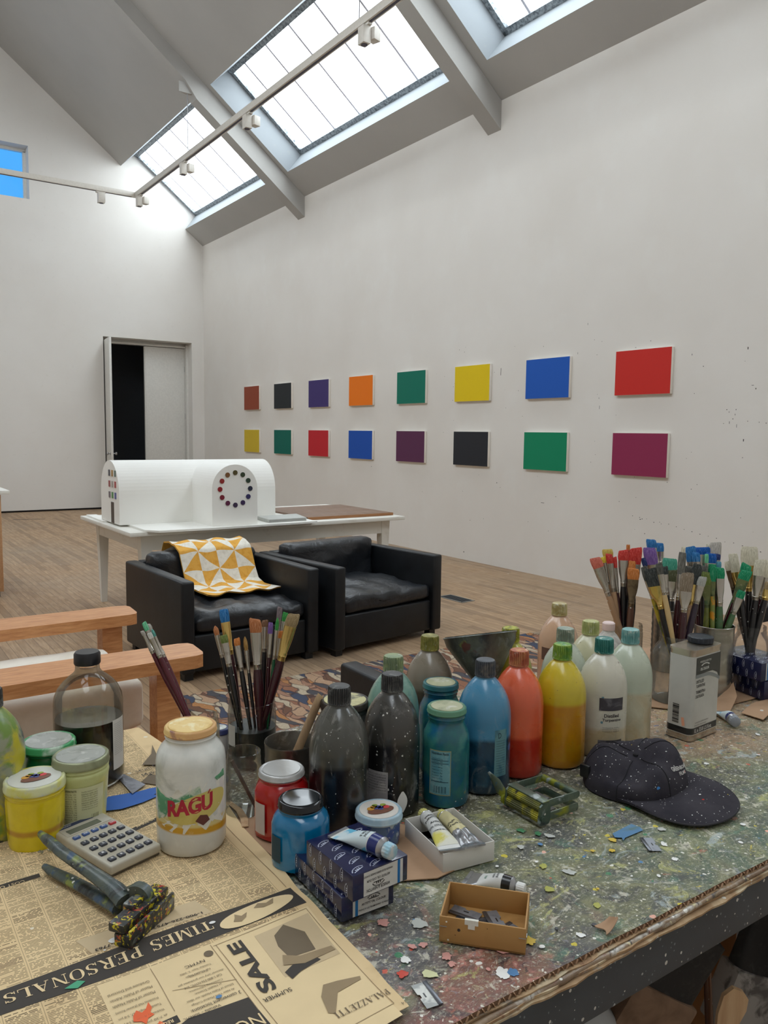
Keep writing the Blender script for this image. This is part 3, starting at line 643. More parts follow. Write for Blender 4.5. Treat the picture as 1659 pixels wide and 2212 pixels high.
c = t.mix(t.mul(t.step(nD, .48, .62), .30), c, srgb(78, 76, 68)); c = t.mix(t.mul(t.step(t.noise(190, 5), .56, .66), .45), c, srgb(200, 196, 176))
fine = t.warp(110, .0075)
for i, (col, sc, size, keep) in enumerate([((232, 230, 222), 80, .24, .30), ((240, 240, 234), 36, .13, .12), ((222, 218, 204), 190, .38, .34), ((44, 42, 44), 100, .26, .20), ((214, 196, 60), 46, .24, .14), ((206, 96, 76), 60, .26, .10), ((70, 134, 186), 72, .24, .08), ((60, 130, 90), 44, .30, .12), ((236, 176, 156), 48, .24, .07), ((236, 238, 236), 22, .10, .2)]):
    f, _ = t.spots(sc, size, keep, fine, i * 2.1 + .4); c = t.mix(t.mul(f, .9), c, srgb(*col))
for i, (rt, col, am) in enumerate(((.5, (196, 196, 180), .45), (2.2, (60, 58, 56), .4), (1.3, (206, 200, 150), .35))):
    sw = t.noise(9 + i * 4, 4, t.maps((1, 3.5, 1), rot=(0, 0, rt)), 3.0); c = t.mix(t.mul(t.step(t.math('ABSOLUTE', t.add(sw, -.5)), .007, .002), am), c, srgb(*col))
hb = t.add(t.mul(nC, .5), t.mul(nD, .5)); t.bump(hb, .7, .004)
M_crust = t.out(c, t.add(t.mul(nC, .35), .38), spec=.4)
M_flute = flat('corrugated_edge', (112, 84, 62), .9); M_kraft = splat('kraft_card', (176, 142, 112), [('s', (150, 118, 90), 8, .4, .7), ('d', (214, 210, 200), 60, .3, .15)], .85)
g = G(); nE = 150
def edge_y(x): return .583 + .0035 * noise.noise(Vector((x * 9, 1, 0))) + .002 * noise.noise(Vector((x * 40, 3, 0)))
top = []
for i in range(nE + 1):
    x = -.88 + i * (3.76 / nE); top.append(x)
vt = [[g.bm.verts.new((x, edge_y(x) + (1.406 - edge_y(x)) * j / 12, ZB - .0005 + (.0012 * noise.noise(Vector((x * 6, j * .5, 0))) - .0012 if 0 < j else 0))) for x in top] for j in range(13)]
for j in range(12):
    for i in range(nE): g.bm.faces.new((vt[j][i], vt[j][i + 1], vt[j + 1][i + 1], vt[j + 1][i]))
vb = [g.bm.verts.new((x, edge_y(x), ZB - .006)) for x in top]
for i in range(nE):
    f = g.bm.faces.new((vt[0][i + 1], vt[0][i], vb[i], vb[i + 1])); f.material_index = 1
cov = g.build('bench_cover', [M_crust, M_flute]); tag(cov, 'paint-splattered cardboard sheet covering the workbench top', 'cardboard cover')
g = G()
for i in range(int(3.7 / .0075)):     # the zigzag of the corrugation along the front edge
    x = -.86 + i * .0075; y = edge_y(x) - .0008
    g.box((x, y, ZB - .0033), (.0011, .0022, .0056), Matrix.Rotation(.55 if i % 2 else -.55, 4, 'Y'))
g.build('flute_zigzag', M_kraft, cov)
# ragged layers of old card between the cover and the steel rail
def layer(z, th, amp, seed, col, nm, y0=.575, k=300):
    g = G(); pts = []
    for i in range(k + 1):
        x = -.88 + i * (3.76 / k); pts.append((x, y0 + amp * noise.noise(Vector((x * 5, seed, 0))) + amp * .6 * noise.noise(Vector((x * 31, seed, 2)))))
    a = [g.bm.verts.new((x, y, z)) for x, y in pts]; b = [g.bm.verts.new((x, y + .001, z - th)) for x, y in pts]; c1 = [g.bm.verts.new((x, .62, z)) for x, y in pts]; d1 = [g.bm.verts.new((x, .62, z - th)) for x, y in pts]
    for i in range(k):
        for q in ((a[i], a[i + 1], b[i + 1], b[i]), (c1[i], c1[i + 1], a[i + 1], a[i]), (b[i], b[i + 1], d1[i + 1], d1[i])): g.bm.faces.new(q)
    o = g.build(nm, col); return o
M_old = splat('old_card_layers', ((186, 156, 120), (160, 130, 98)), [('s', (206, 190, 160), 14, .5, .62), ('s', (130, 90, 70), 20, .62, .68), ('s', (150, 146, 140), 30, .6, .7), ('d', (220, 218, 210), 90, .35, .25)], .85, bump=.6)
for z, th, am, sd, y0 in ((.9935, .004, .006, 1, .578), (.989, .004, .005, 5, .574), (.9845, .0035, .006, 9, .571)):
    o = layer(z, th, am, sd, M_old, 'card_layer', y0); tag(o, 'ragged edge of an old card layer under the cover, %s of the stack' % {1: 'topmost', 5: 'middle', 9: 'lowest'}[sd], 'cardboard'); o['group'] = 'old card layers under the bench cover'
# torn curled flap near the front edge
g = G(); g.sheet(8, 8, lambda u, v: Vector((.738 + .020 * u + .006 * v + .004 * sin(v * 5), .5905 + .020 * v * (1 - .3 * u), ZB + .003 + .012 * (u * u) * (1 - .3 * v))), .001)
tag(g.build('torn_card_flap', M_kraft), 'small torn curled flap of card at the front edge of the bench', 'card scrap')
# paint drips standing proud of the cover
M_drip = flat('dried_white_paint', (232, 232, 228), .4); M_dripy = flat('dried_yellow_paint', (206, 176, 50), .5); M_dripp = flat('dried_pink_paint', (206, 150, 140), .5); M_dripb = flat('dried_black_paint', (46, 46, 50), .4); M_driplb = flat('dried_blue_paint', (84, 130, 176), .5)
blob = [(.998, .888, .0058, 0), (1.055, .80, .0052, 0), (.985, .69, .0058, 0), (.962, .655, .0062, 0), (.905, .64, .0036, 0), (.79, .758, .0028, 0), (.60, .735, .0022, 0), (1.14, .66, .0042, 0), (1.085, .63, .004, 0), (.62, .665, .0036, 2), (.545, .70, .0050, 2), (.552, .655, .005, 2), (1.30, .83, .0055, 0), (1.42, .80, .004, 0), (.873, .66, .0022, 0), (.745, .615, .0034, 3), (.70, .635, .003, 3), (.88, .735, .0035, 1), (.93, .74, .006, 1), (.905, .72, .005, 1), (.66, .62, .004, 0), (.58, .625, .003, 2), (.735, .78, .0028, 0), (1.22, .64, .003, 0), (1.52, .86, .006, 0), (.81, .665, .0025, 1), (.83, .79, .004, 4)]
blob += [(.555, .668, .0085, 2), (.532, .705, .0055, 2), (.618, .640, .0105, 2), (.655, .637, .011, 1), (.512, .690, .009, 0), (.566, .735, .011, 5), (.53, .762, .010, 2), (.495, .672, .008, 6), (.59, .612, .012, 0), (.600, .606, .008, 4), (.61, .72, .004, 3), (.52, .655, .0105, 7), (.80, .80, .006, 5), (.86, .80, .009, 5), (.79, .745, .009, 8), (.835, .835, .009, 9), (.85, .815, .006, 9), (.755, .700, .008, 8), (.78, .64, .007, 8), (.715, .61, .007, 0), (1.02, .72, .008, 5), (.81, .715, .010, 5)]
M_drips = [M_drip, M_dripy, M_dripp, M_dripb, M_driplb, flat('dried_grey_paint', (186, 188, 182), .5), flat('dried_red_paint', (196, 70, 54), .5), flat('dried_cream_paint', (206, 206, 160), .5), flat('dried_olive_paint', (168, 168, 78), .5), flat('dried_green_paint', (70, 130, 88), .5)]
for x, y, r, k in blob:
    g = G(); sd = random.random() * 9; st = .65 + .35 * random.random(); an = random.random() * 3; n = 30; rough_ = .12 if r < .0045 else .42
    vs0 = []
    for i in range(n):
        a_ = 2 * pi * i / n; rr_ = r * (.8 if r > .006 else 1) * (1 + rough_ * noise.noise(Vector((cos(a_) * 1.6 + sd, sin(a_) * 1.6, sd))) + (.25 * noise.noise(Vector((cos(a_) * 4 + sd, sin(a_) * 4, 1))) if r > .0045 else 0)); dx_, dy_ = rr_ * cos(a_), rr_ * st * sin(a_)
        vs0.append(g.bm.verts.new((x + dx_ * cos(an) - dy_ * sin(an), y + dx_ * sin(an) + dy_ * cos(an), ZB + .0001)))
    vs1 = [g.bm.verts.new((x + (v.co.x - x) * .86, y + (v.co.y - y) * .9, ZB + (.0005 if r < .006 else .0003))) for v in vs0]
    for i in range(n): g.bm.faces.new((vs0[i], vs0[(i + 1) % n], vs1[(i + 1) % n], vs1[i]))
    g.bm.faces.new(vs1); g.build('dried_paint_drop', M_drips[k], cov)
# rolled, paint-stained paper squeezed along the front edge
M_roll = splat('stained_paper_roll', ((150, 128, 104), (116, 94, 74)), [('s', (196, 192, 184), 26, .52, .62), ('s', (120, 60, 50), 30, .62, .67), ('s', (206, 196, 150), 40, .6, .66), ('d', (226, 224, 216), 90, .4, .3), ('s', (80, 74, 70), 50, .58, .64)], .4, coat=.2, bump=.8)
g = G(); pts_ = [(.45 + i * .022, .5775 + .0020 * noise.noise(Vector((i * .5, 0, 0))), .9885 + .0015 * noise.noise(Vector((i * .4, 5, 0)))) for i in range(20)]
g.tube(pts_, [.0034 + .0018 * noise.noise(Vector((i * .6, 9, 0))) for i in range(20)], 12); tag(g.build('paper_roll', M_roll), 'paint-stained rolled paper squeezed along the left half of the bench front edge', 'paper roll')
g = G(); pts_ = [(.80 + i * .022, .5780 + .0020 * noise.noise(Vector((i * .5, 3, 0))), .9915 + .0015 * noise.noise(Vector((i * .4, 8, 0)))) for i in range(16)]
g.tube(pts_, [.0030 + .0014 * noise.noise(Vector((i * .6, 4, 0))) for i in range(16)], 12); tag(g.build('paper_roll', M_roll), 'thinner stained paper roll along the bench front edge below the cap', 'paper roll')
M_bt = splat('blue_masking_tape', (86, 128, 166), [('s', (110, 144, 160), 30, .5, .7), ('s', (96, 120, 110), 20, .6, .7)], .8)
g = G(); g.prism([(.944, .752), (.938, .742), (.946, .736), (.941, .729), (.95, .733), (.992, .733), (.996, .742), (.993, .756)], ZB + .0003, ZB + .0005)
tag(g.build('masking_tape', M_bt), 'torn strip of blue masking tape on the bench left of the cap', 'tape')

# kraft sheet under the jars, cardboard at the back right
g = G(); g.prism([(.47, 1.12), (.50, .80), (.60, .822), (.645, .80), (.71, .805), (.72, .90), (.66, 1.0), (.60, 1.13)], ZB + .0008, ZB + .0022); tag(g.build('kraft_sheet', M_kraft), 'brown kraft card lying under the jars and the navy boxes', 'card sheet')
g = G(); g.prism([(1.45, 1.10), (1.53, 1.00), (2.5, .93), (2.8, 1.395), (1.60, 1.402)], ZB + .0008, ZB + .0025); tag(g.build('kraft_sheet', M_kraft), 'large brown card sheet under the right-hand brush jars', 'card sheet')
def curl(u, v):
    x = 1.53 + .125 * u + .04 * v; y = .94 + .085 * v + .05 * u - .05 * u * v
    return Vector((x, y, ZB + .004 + .045 * max(0, u - .35) ** 1.5 * (1 if v > 0 else 1) * (.6 + .7 * v)))
g = G(); g.sheet(14, 10, curl, .0012); tag(g.build('curled_card', M_kraft), 'brown card sheet curling up right of the turpentine can', 'card sheet')
g = G(); g.sheet(14, 6, lambda u, v: Vector((1.60 + .16 * u, .895 + .05 * v + .02 * u, ZB + .004 + .008 * u + .006 * sin(u * 5))), .0012); tag(g.build('torn_card', M_kraft), 'torn brown card strip at the right edge below the navy box', 'card sheet')

# ---------------------------------------------------------------- newspaper
t = T('aged_newsprint'); P = t.sep()
base = t.mix(t.step(t.noise(5, 5), .35, .7), srgb(228, 203, 160), srgb(214, 186, 142)); base = t.mix(t.mul(t.step(t.noise(16, 5), .58, .72), .3), base, srgb(160, 128, 90))
px = P[0]; py = t.add(P[1], t.mul(t.noise(6, 2), .004))
row = t.math('FLOOR', t.mul(py, 1 / .0023)); fr = t.math('FRACT', t.mul(py, 1 / .0023)); ink = t.lt(fr, .52)
cx_ = t.mul(px, 1 / .0375); colr = t.math('FLOOR', cx_); cf = t.math('FRACT', cx_)
wx = t.math('FLOOR', t.add(t.mul(px, 1 / .0016), t.mul(t.white(t.comb(row, colr)), 7))); wd = t.gt(t.white(t.comb(wx, row, colr)), .20)
incol = t.mul(t.gt(cf, .055), t.lt(cf, .945)); endl = t.gt(t.add(cf, t.mul(t.gt(t.white(t.comb(row, colr, 5)), .8), t.mul(t.white(t.comb(row, colr, 7)), -.6))), .04)
para = t.gt(t.white(t.comb(row, colr, 11)), .06)
txt = t.mul(t.mul(t.mul(ink, wd), t.mul(incol, endl)), para)
bold = t.gt(t.white(t.comb(t.math('FLOOR', t.mul(row, .2)), colr, 3)), .86)
dens = t.add(.68, t.mul(bold, .30)); dens = t.mul(dens, t.add(.6, t.mul(t.noise(300, 2), .8)))
rule = t.mul(t.lt(t.math('ABSOLUTE', t.add(cf, -.5)), 2), t.math('MAXIMUM', t.lt(cf, .012), t.gt(cf, .995)))
marg = t.lt(px, .452)
area = t.mul(marg, 1.0)
c = t.mix(t.mul(t.mul(txt, dens), area), base, srgb(92, 78, 62)); c = t.mix(t.mul(t.mul(rule, .6), area), c, srgb(110, 92, 70))
f, _ = t.spots(16, .10, .35); c = t.mix(f, c, srgb(226, 222, 212)); f, _ = t.spots(40, .18, .2, None, 3); c = t.mix(f, c, srgb(224, 214, 194))
M_news = t.out(c, .85, spec=.15)
def pz(x, y):
    e = max(0, .665 - y) * .10 * max(0, (x - .30)) / .17
    return ZB + .0026 + .0012 * (1 + noise.noise(Vector((x * 9, y * 9, 0)))) + .0016 * (1 + sin(y * 60 + x * 18)) * max(0, 1 - abs(y - .86) / .10) + e
RE = [(.575, .452), (.612, .457), (.62, .466), (.70, .4725), (.80, .4725), (.88, .474), (.95, .480), (1.07, .483), (1.15, .493), (1.172, .490)]
def redge(y):
    for (a, xa), (b, xb) in zip(RE, RE[1:]):
        if a <= y <= b: return xa + (xb - xa) * (y - a) / (b - a)
    return RE[-1][1]
PY0, PY1 = .60, 1.172
def paper(u, v):
    y = PY0 + (PY1 - PY0) * v; x0 = -.25; x1 = redge(y); x = x0 + (x1 - x0) * u
    y += .012 * (1 - v) * 0 + (.02 * (u - .9) / .1 if u > .9 and v < .03 else 0)
    if y < .618 and x > .3: y = .612 + (y - .6) * .3
    return Vector((x, y, pz(x, y)))
npg = thing('newspaper', 'yellowed newspaper page with a dark classified banner, lying upside down to the viewer', 'newspaper', (0, 0, 0))
g = G(); g.sheet(110, 90, paper, .0006); g.build('page', M_news, npg)
M_ink = flat('print_ink', (58, 52, 46), .7); M_inkg = flat('grey_halftone', (150, 130, 100), .8); M_pap = flat('bare_newsprint', (226, 202, 158), .85, var=.03); M_halft = flat('dark_halftone', (112, 98, 78), .8); M_halfl = flat('light_halftone', (200, 178, 142), .8)
def printed(name, outline, mat, lift, nx=24, ny=10):
    """four-cornered printed area laid on the paper (corners: 00, 10, 11, 01)"""
    a, b, c2, d = [Vector(p).to_2d() if len(p) == 3 else Vector(p) for p in outline]
    def fn(u, v):
        q = (a * (1 - u) + b * u) * (1 - v) + (d * (1 - u) + c2 * u) * v; return Vector((q.x, q.y, pz(q.x, q.y) + lift))
    g = G(); g.grid(nx, ny, fn); return g.build(name, mat, npg)
def print_poly(name, pts, mat, lift):
    g = G(); cxm = sum(p[0] for p in pts) / len(pts); cym = sum(p[1] for p in pts) / len(pts); K = 5
    prev = None
    for k in range(1, K + 1):
        ring = [g.bm.verts.new((cxm + (x - cxm) * k / K, cym + (y - cym) * k / K, 0)) for x, y in pts]
        for i in range(len(pts)):
            j = (i + 1) % len(pts)
            if prev: g.bm.faces.new((prev[i], prev[j], ring[j], ring[i]))
            else:
                c0 = g.bm.verts.new((cxm, cym, 0)) if i == 0 else c0; g.bm.faces.new((c0, ring[i], ring[j]))
        prev = ring
    for v in g.bm.verts: v.co.z = pz(v.co.x, v.co.y) + lift
    return g.build(name, mat, npg)
def print_text(body, cx, cy, w, h, rot, mat=None, lift=.0012, bold=.0, spacing=1.0, me=None):
    me = me or fit(textmesh(body, 1, bold=bold, spacing=spacing), w, h)
    b = bmesh.new(); b.from_mesh(me); bmesh.ops.triangulate(b, faces=b.faces)
    R_ = Matrix.Rotation(rot, 4, 'Z')
    for v in b.verts:
        q = R_ @ Vector((v.co.x, v.co.y, 0)); v.co = Vector((cx + q.x, cy + q.y, 0)); v.co.z = pz(v.co.x, v.co.y) + lift
    g = G(); g.merge(b); return g.build('printed_text', mat or M_ink, npg)
# serifed capitals from strokes
def serif(word, w, h):
    g = G(); bm = g.bm; X = 0; TH, TN = .19, .055
    def bar(x0, y0, x1, y1, t_):
        d = Vector((x1 - x0, y1 - y0)); n = Vector((-d.y, d.x)).normalized() * t_ / 2
        if abs(d.x) > 1e-6 and abs(d.y) > 1e-6: n = Vector((t_ / 2, 0))
        q = [(x0 + n.x, y0 + n.y), (x0 - n.x, y0 - n.y), (x1 - n.x, y1 - n.y), (x1 + n.x, y1 + n.y)]
        bm.faces.new([bm.verts.new((X + a, b, 0)) for a, b in q])
    def arc(cx, cy, rx, ry, a0, a1, tmax=TH, tmin=TN, n=14):
        pr = None
        for i in range(n + 1):
            a = radians(a0 + (a1 - a0) * i / n); tt = tmin + (tmax - tmin) * abs(cos(a)) ** 1.5
            o_ = bm.verts.new((X + cx + rx * cos(a), cy + ry * sin(a), 0)); i_ = bm.verts.new((X + cx + (rx - tt) * cos(a), cy + (ry - tmin) * sin(a), 0))
            if pr: bm.faces.new((pr[0], o_, i_, pr[1]))
            pr = (o_, i_)
    def sf(x, y, ww=.2): bar(x - ww, y, x + ww, y, TN)
    def stem(x, s0=True, s1=True):
        bar(x, 0, x, 1, TH)
        if s0: sf(x, TN / 2)
        if s1: sf(x, 1 - TN / 2)
    for ch in word:
        if ch == ' ': X += .55; continue
        if ch == 'T': bar(0, .97, .86, .97, .06); bar(.03, .72, .03, 1, .05); bar(.83, .72, .83, 1, .05); bar(.43, 0, .43, 1, TH); sf(.43, TN / 2); wd_ = .86
        elif ch == 'I': stem(.2); wd_ = .4
        elif ch == 'L': stem(.2); bar(.2, TN / 2, .75, TN / 2, TN); bar(.73, 0, .73, .28, .05); wd_ = .76
        elif ch == 'E': stem(.2); bar(.2, TN / 2, .78, TN / 2, TN); bar(.76, 0, .76, .27, .05); bar(.2, 1 - TN / 2, .74, 1 - TN / 2, TN); bar(.72, .76, .72, 1, .05); bar(.2, .52, .6, .52, TN); bar(.58, .4, .58, .64, .05); wd_ = .8
        elif ch == 'M': bar(.14, 0, .14, 1, TN); sf(.14, TN / 2, .14); sf(.14, 1 - TN / 2, .12); bar(.2, 1, .56, .05, .17); bar(.9, 1, .56, .05, TN); bar(.94, 0, .94, 1, TH); sf(.94, TN / 2, .18); sf(.96, 1 - TN / 2, .16); wd_ = 1.12
        elif ch == 'N': bar(.14, 0, .14, 1, TN); sf(.14, TN / 2, .14); sf(.12, 1 - TN / 2, .12); bar(.17, 1, .8, 0, .18); bar(.83, 0, .83, 1, TN); sf(.83, 1 - TN / 2, .14); wd_ = .97
        elif ch == 'A': bar(.12, 0, .46, 1, TN); bar(.8, 0, .46, 1, .2); bar(.22, .34, .7, .34, TN); sf(.12, TN / 2, .13); sf(.8, TN / 2, .18); wd_ = .98
        elif ch == 'P': stem(.2, True, False); bar(0, 1 - TN / 2, .3, 1 - TN / 2, TN); arc(.4, .735, .36, .265, -90, 90); bar(.2, 1 - TN / 2, .4, 1 - TN / 2, TN); bar(.2, .47 + TN / 2, .4, .47 + TN / 2, TN); wd_ = .78
        elif ch == 'R': stem(.2, True, False); bar(0, 1 - TN / 2, .3, 1 - TN / 2, TN); arc(.4, .755, .35, .245, -90, 90); bar(.2, 1 - TN / 2, .4, 1 - TN / 2, TN); bar(.2, .51 + TN / 2, .4, .51 + TN / 2, TN); bar(.45, .53, .82, 0, .19); sf(.84, TN / 2, .12); wd_ = .95
        elif ch == 'S': arc(.36, .74, .31, .26, 20, 240); arc(.36, .26, .33, .27, -160, 60); bar(.19, .62, .53, .40, .2); bar(.65, .72, .65, 1, .05); bar(.04, 0, .04, .28, .05); wd_ = .72
        elif ch == 'O': arc(.46, .5, .46, .51, 0, 360, n=28); wd_ = .92
        elif ch == 'Z': bar(.02, .97, .72, .97, .06); bar(.04, .74, .04, 1, .05); bar(.12, 0, .62, 1, .19); bar(.02, .03, .76, .03, .06); bar(.74, 0, .74, .27, .05); wd_ = .78
        X += wd_ + .13
    bmesh.ops.subdivide_edges(bm, edges=list(bm.edges), cuts=1)
    me = D.meshes.new('letters'); bm.to_mesh(me); bm.free(); return fit(me, w, h)
printed('dark_banner', [(-.25, .836), (.466, .840), (.466, .884), (-.25, .8795)], M_ink, .0004, 120, 8)
print_text('', .2335, .8715, 0, 0, pi, M_pap, .0010, me=serif('TIMES PERSONALS', .229, .0185))
ov = [(.407 + .052 * cos(a) , .8585 + .0175 * sin(a) + .006 * cos(a)) for a in [2 * pi * i / 36 for i in range(36)]]
print_poly('oval_panel', ov, M_pap, .0010)
print_poly('printed_ornament', [(.372, .852), (.381, .848), (.389, .853), (.394, .862), (.385, .858), (.379, .866), (.376, .858)], M_inkg, .0014); print_poly('printed_ornament', [(.405, .866), (.416, .860), (.43, .862), (.436, .874), (.424, .868), (.414, .874)], M_inkg, .0014)
printed('grey_advert_panel', [(.215, .887), (.36, .889), (.352, .926), (.205, .922)], M_halfl, .0003)
print_text('1-900-226-4753', .318, .897, .062, .0052, pi, bold=.02); print_text('1-866-552-7763', .247, .893, .056, .0050, pi, bold=.02)
# advert boxes below the banner
printed('bare_advert_paper', [(.205, .598), (.452, .612), (.463, .832), (.205, .832)], M_pap, .0003, 40, 30)
def rule_line(x0, y0, x1, y1, t_=.0007):
    d = Vector((x1 - x0, y1 - y0)); n = Vector((-d.y, d.x)).normalized() * t_ / 2
    printed('printed_rule', [(x0 - n.x, y0 - n.y), (x1 - n.x, y1 - n.y), (x1 + n.x, y1 + n.y), (x0 + n.x, y0 + n.y)], M_inkg, .0008, 20, 1)
rule_line(.335, .826, .459, .829); rule_line(.459, .829, .455, .632); rule_line(.3385, .826, .343, .628); rule_line(.333, .83, .336, .61); rule_line(.462, 1.15, .462, .888); rule_line(.455, .632, .37, .628)
print_text('', .429, .6565, 0, 0, pi, M_halft, me=serif('PALAZZETTI', .066, .0095))
print_text('SALE', .3665, .771, .096, .0185, pi / 2, bold=.035); print_text('SUMMER', .361, .7165, .033, .0062, pi)
printed('photo_panel', [(.381, .734), (.452, .735), (.457, .820), (.383, .817)], M_halfl, .0006, 16, 16)
print_poly('photo_shape', [(.400, .760), (.432, .757), (.437, .792), (.421, .817), (.403, .805), (.398, .785)], M_halft, .0009)
print_poly('photo_shape', [(.384, .741), (.412, .755), (.425, .746), (.428, .738), (.40, .733), (.386, .727)], M_ink, .0011); print_poly('photo_shape', [(.395, .768), (.405, .757), (.45, .752), (.451, .744), (.41, .742), (.388, .752)], M_inkg, .0013)
print_poly('photo_shape', [(.409, .70), (.425, .697), (.45, .69), (.448, .685), (.42, .686), (.405, .672), (.398, .655), (.392, .66), (.398, .685)], M_inkg, .0009)
print_text('NYMC', .3055, .8095, .023, .0048, pi); print_poly('printed_seal', [(.3255 + .0055 * cos(a), .8165 + .0055 * sin(a)) for a in [2 * pi * i / 16 for i in range(16)]], M_halft, .0009)
for i, (s_, y, w_) in enumerate([('Tuesday, Sept. 3, 2002', .800, .036), ('Fall Classes begin', .793, .028), ('discover why our graduates get', .784, .052), ('Call 1-800-336-NYMC and', .777, .042), ('their careers.', .791, .022), ('Community Informatics,', .770, .038), ('in Health Science,', .764, .030), ('School of Public Health, our ideas', .757, .052), ('At New York Medical College', .750, .048)]): print_text(s_, .303, y, w_, .0036, pi, M_halft)
print_text('3 convenient locations:', .303, .742, .055, .0052, pi); print_text('Valhalla - Suffern,', .285, .735, .04, .0045, pi)
rule_line(.262, .828, .262, .75); rule_line(.27, .78, .335, .76)
for i in range(7): print_text(['at 7:30 pm, 2nd floor', 'Wednesday, August 28, 5-8 pm', 'Tuesday, August 27, 5-8 pm', 'Presidents Hall (Kenner Room)', 'Master of Public Health', 'Master of Public Admin', 'Graduate and Doctoral'][i], .232, .752 + i * .0095, .044, .0042, pi, M_halft)
printed('dark_banner', [(.20, .729), (.262, .733), (.262, .744), (.20, .741)], M_ink, .0006); print_text('REGISTRATION', .236, .7405, .040, .0052, pi, M_pap, .0013, bold=.02)
print_poly('dark_banner', [(-.24, .60), (.339, .606), (.334, .728), (.270, .733), (.262, .70), (-.24, .69)], M_ink, .0005); print_text('NO', .318, .700, .03, .018, pi, M_pap, .0012)
print_text('14', .463, .628, .005, .004, pi, M_halft)
print_text('COST OF TOWN MEETING', .13, 1.092, .10, .0065, pi, M_pap, .0014); printed('small_headline_bar', [(.0, 1.082), (.20, 1.09), (.20, 1.10), (.0, 1.094)], M_ink, .0005)
printed('small_headline_bar', [(.335, 1.142), (.39, 1.160), (.388, 1.169), (.333, 1.152)], M_ink, .0005); print_text('AD TODAY', .362, 1.162, .034, .006, pi + .32, M_pap, .0014, bold=.02)
for i, (x, y, r, mt) in enumerate([(.243, .897, .0075, M_drip), (.228, .885, .0016, M_drip), (.098, .905, .004, M_drip), (.35, .865, .004, M_drip), (.308, .745, .0035, M_driplb), (.345, .616, .004, M_drip)]):
    print_poly('paint_splash', [(x + r * (1 + .2 * noise.noise(Vector((cos(a), sin(a), i)))) * cos(a), y + r * .7 * sin(a)) for a in [2 * pi * k / 20 for k in range(20)]], mt, .0013)
M_or = flat('orange_splash', (228, 100, 52), .6); M_gs = flat('green_splash', (70, 160, 120), .6)
print_poly('paint_splash', [(.222, .758), (.224, .766), (.229, .772), (.233, .766), (.238, .769), (.243, .777), (.244, .768), (.2405, .762), (.243, .757), (.236, .755), (.232, .748), (.229, .754)], M_or, .0012); print_poly('paint_splash', [(.238, .737), (.244, .745), (.248, .739), (.243, .731)], M_or, .0012); print_poly('paint_splash', [(.175, .845), (.19, .852), (.197, .846), (.187, .838), (.18, .842)], M_gs, .0012)
print_poly('paint_splash', [(.15, .645), (.19, .675), (.235, .672), (.21, .655), (.18, .64), (.16, .63)], M_drip, .0012)
# older sheets beneath, sticking out at the back
g = G(); 
def older(u, v):
    y = 1.155 + .405 * v; x = .0 + u * (.475 + .02 * sin(v * 3) - (max(0, v - .65)) * .0); y += -.25 * max(0, abs(u - .93) - .07) * v * 1.2
    return Vector((x, y, ZB + .0012 + .002 * noise.noise(Vector((x * 8, y * 8, 3))) + .0015 + (.006 * max(0, v - .8))))
g.sheet(50, 40, older, .0006); old = g.build('newspaper', M_news); tag(old, 'older newspaper sheet with a blue paint patch under the brown liquid bottle', 'newspaper')
def opz(x, y): return ZB + .0068
def onold(name, pts, mat, z=ZB + .0054):
    g = G(); g.prism(pts, z, z + .0003); return g.build(name, mat, old)
onold('blue_paint_patch', [(.315, 1.232), (.325, 1.258), (.34, 1.276), (.365, 1.272), (.385, 1.268), (.405, 1.270), (.432, 1.266), (.418, 1.258), (.426, 1.25), (.404, 1.244), (.41, 1.236), (.38, 1.226), (.345, 1.222)], flat('blue_paint_patch', (52, 100, 178), .7))
onold('picture_panel', [(.425, 1.37), (.455, 1.41), (.470, 1.45), (.462, 1.40), (.45, 1.355)], M_halft); onold('picture_panel', [(.40, 1.30), (.425, 1.325), (.45, 1.285), (.43, 1.265)], M_halft)
for s_, x, y in (('seum Disca', .438, 1.345), ('Make Its O', .443, 1.322)):
    me = fit(textmesh(s_, 1), .062, .013); g = G(); g.mesh(me, Matrix.Translation((x, y, ZB + .0062)) @ Matrix.Rotation(.12, 4, 'Z')); g.build('printed_text', M_ink, old)
# ---------------------------------------------------------------- helpers for vessels
def ring_patch(g, r, z0, z1, a0, a1, n=18, nz=1, mat=0, rf=None):
    g.grid(n, nz, lambda u, v: Vector(((rf(z0 + (z1 - z0) * v) if rf else r) * cos(a0 + (a1 - a0) * u), (rf(z0 + (z1 - z0) * v) if rf else r) * sin(a0 + (a1 - a0) * u), z0 + (z1 - z0) * v)), mat); return g
def ring_text(g, body, r, ac, z, w, h, mat=0, bold=0, flip=False):
    me = fit(textmesh(body, 1, bold=bold), w, h); b = bmesh.new(); b.from_mesh(me)
    if not b.verts: return
    bmesh.ops.triangulate(b, faces=b.faces)
    for v in b.verts:
        x, y = (-v.co.x, h - v.co.y) if flip else (v.co.x, v.co.y)
        a = ac + x / r; v.co = Vector((r * cos(a), r * sin(a), z + y))
    g.merge(b, None, mat)
def facing(x, y): return atan2(-y, -x)          # direction from a vessel to where the photographer stands
def lid(parent, r, z0, z1, mat, top=None, name='lid', rim=.004):
    g = G(); h = z1 - z0
    g.lathe([(r - .0015, z0), (r, z0 + .001), (r + .0004, z0 + h * .25), (r - .0004, z0 + h * .35), (r - .0004, z1 - .0025), (r - .002, z1 - .0005), (r - .0035, z1), (r - .005, z1 - .0012), (r * .55, z1 - .0014), (r * .52, z1 - .0006), (0, z1 - .0006)], 48)
    o = g.build(name, mat, parent)
    if top:
        g = G(); g.lathe([(0, z1 - .0004), (r - .006, z1 - .0010), (r - .0065, z1 - .0002), (0, z1 + .0002)], 40); g.build('lid_top', top, o)
    return o
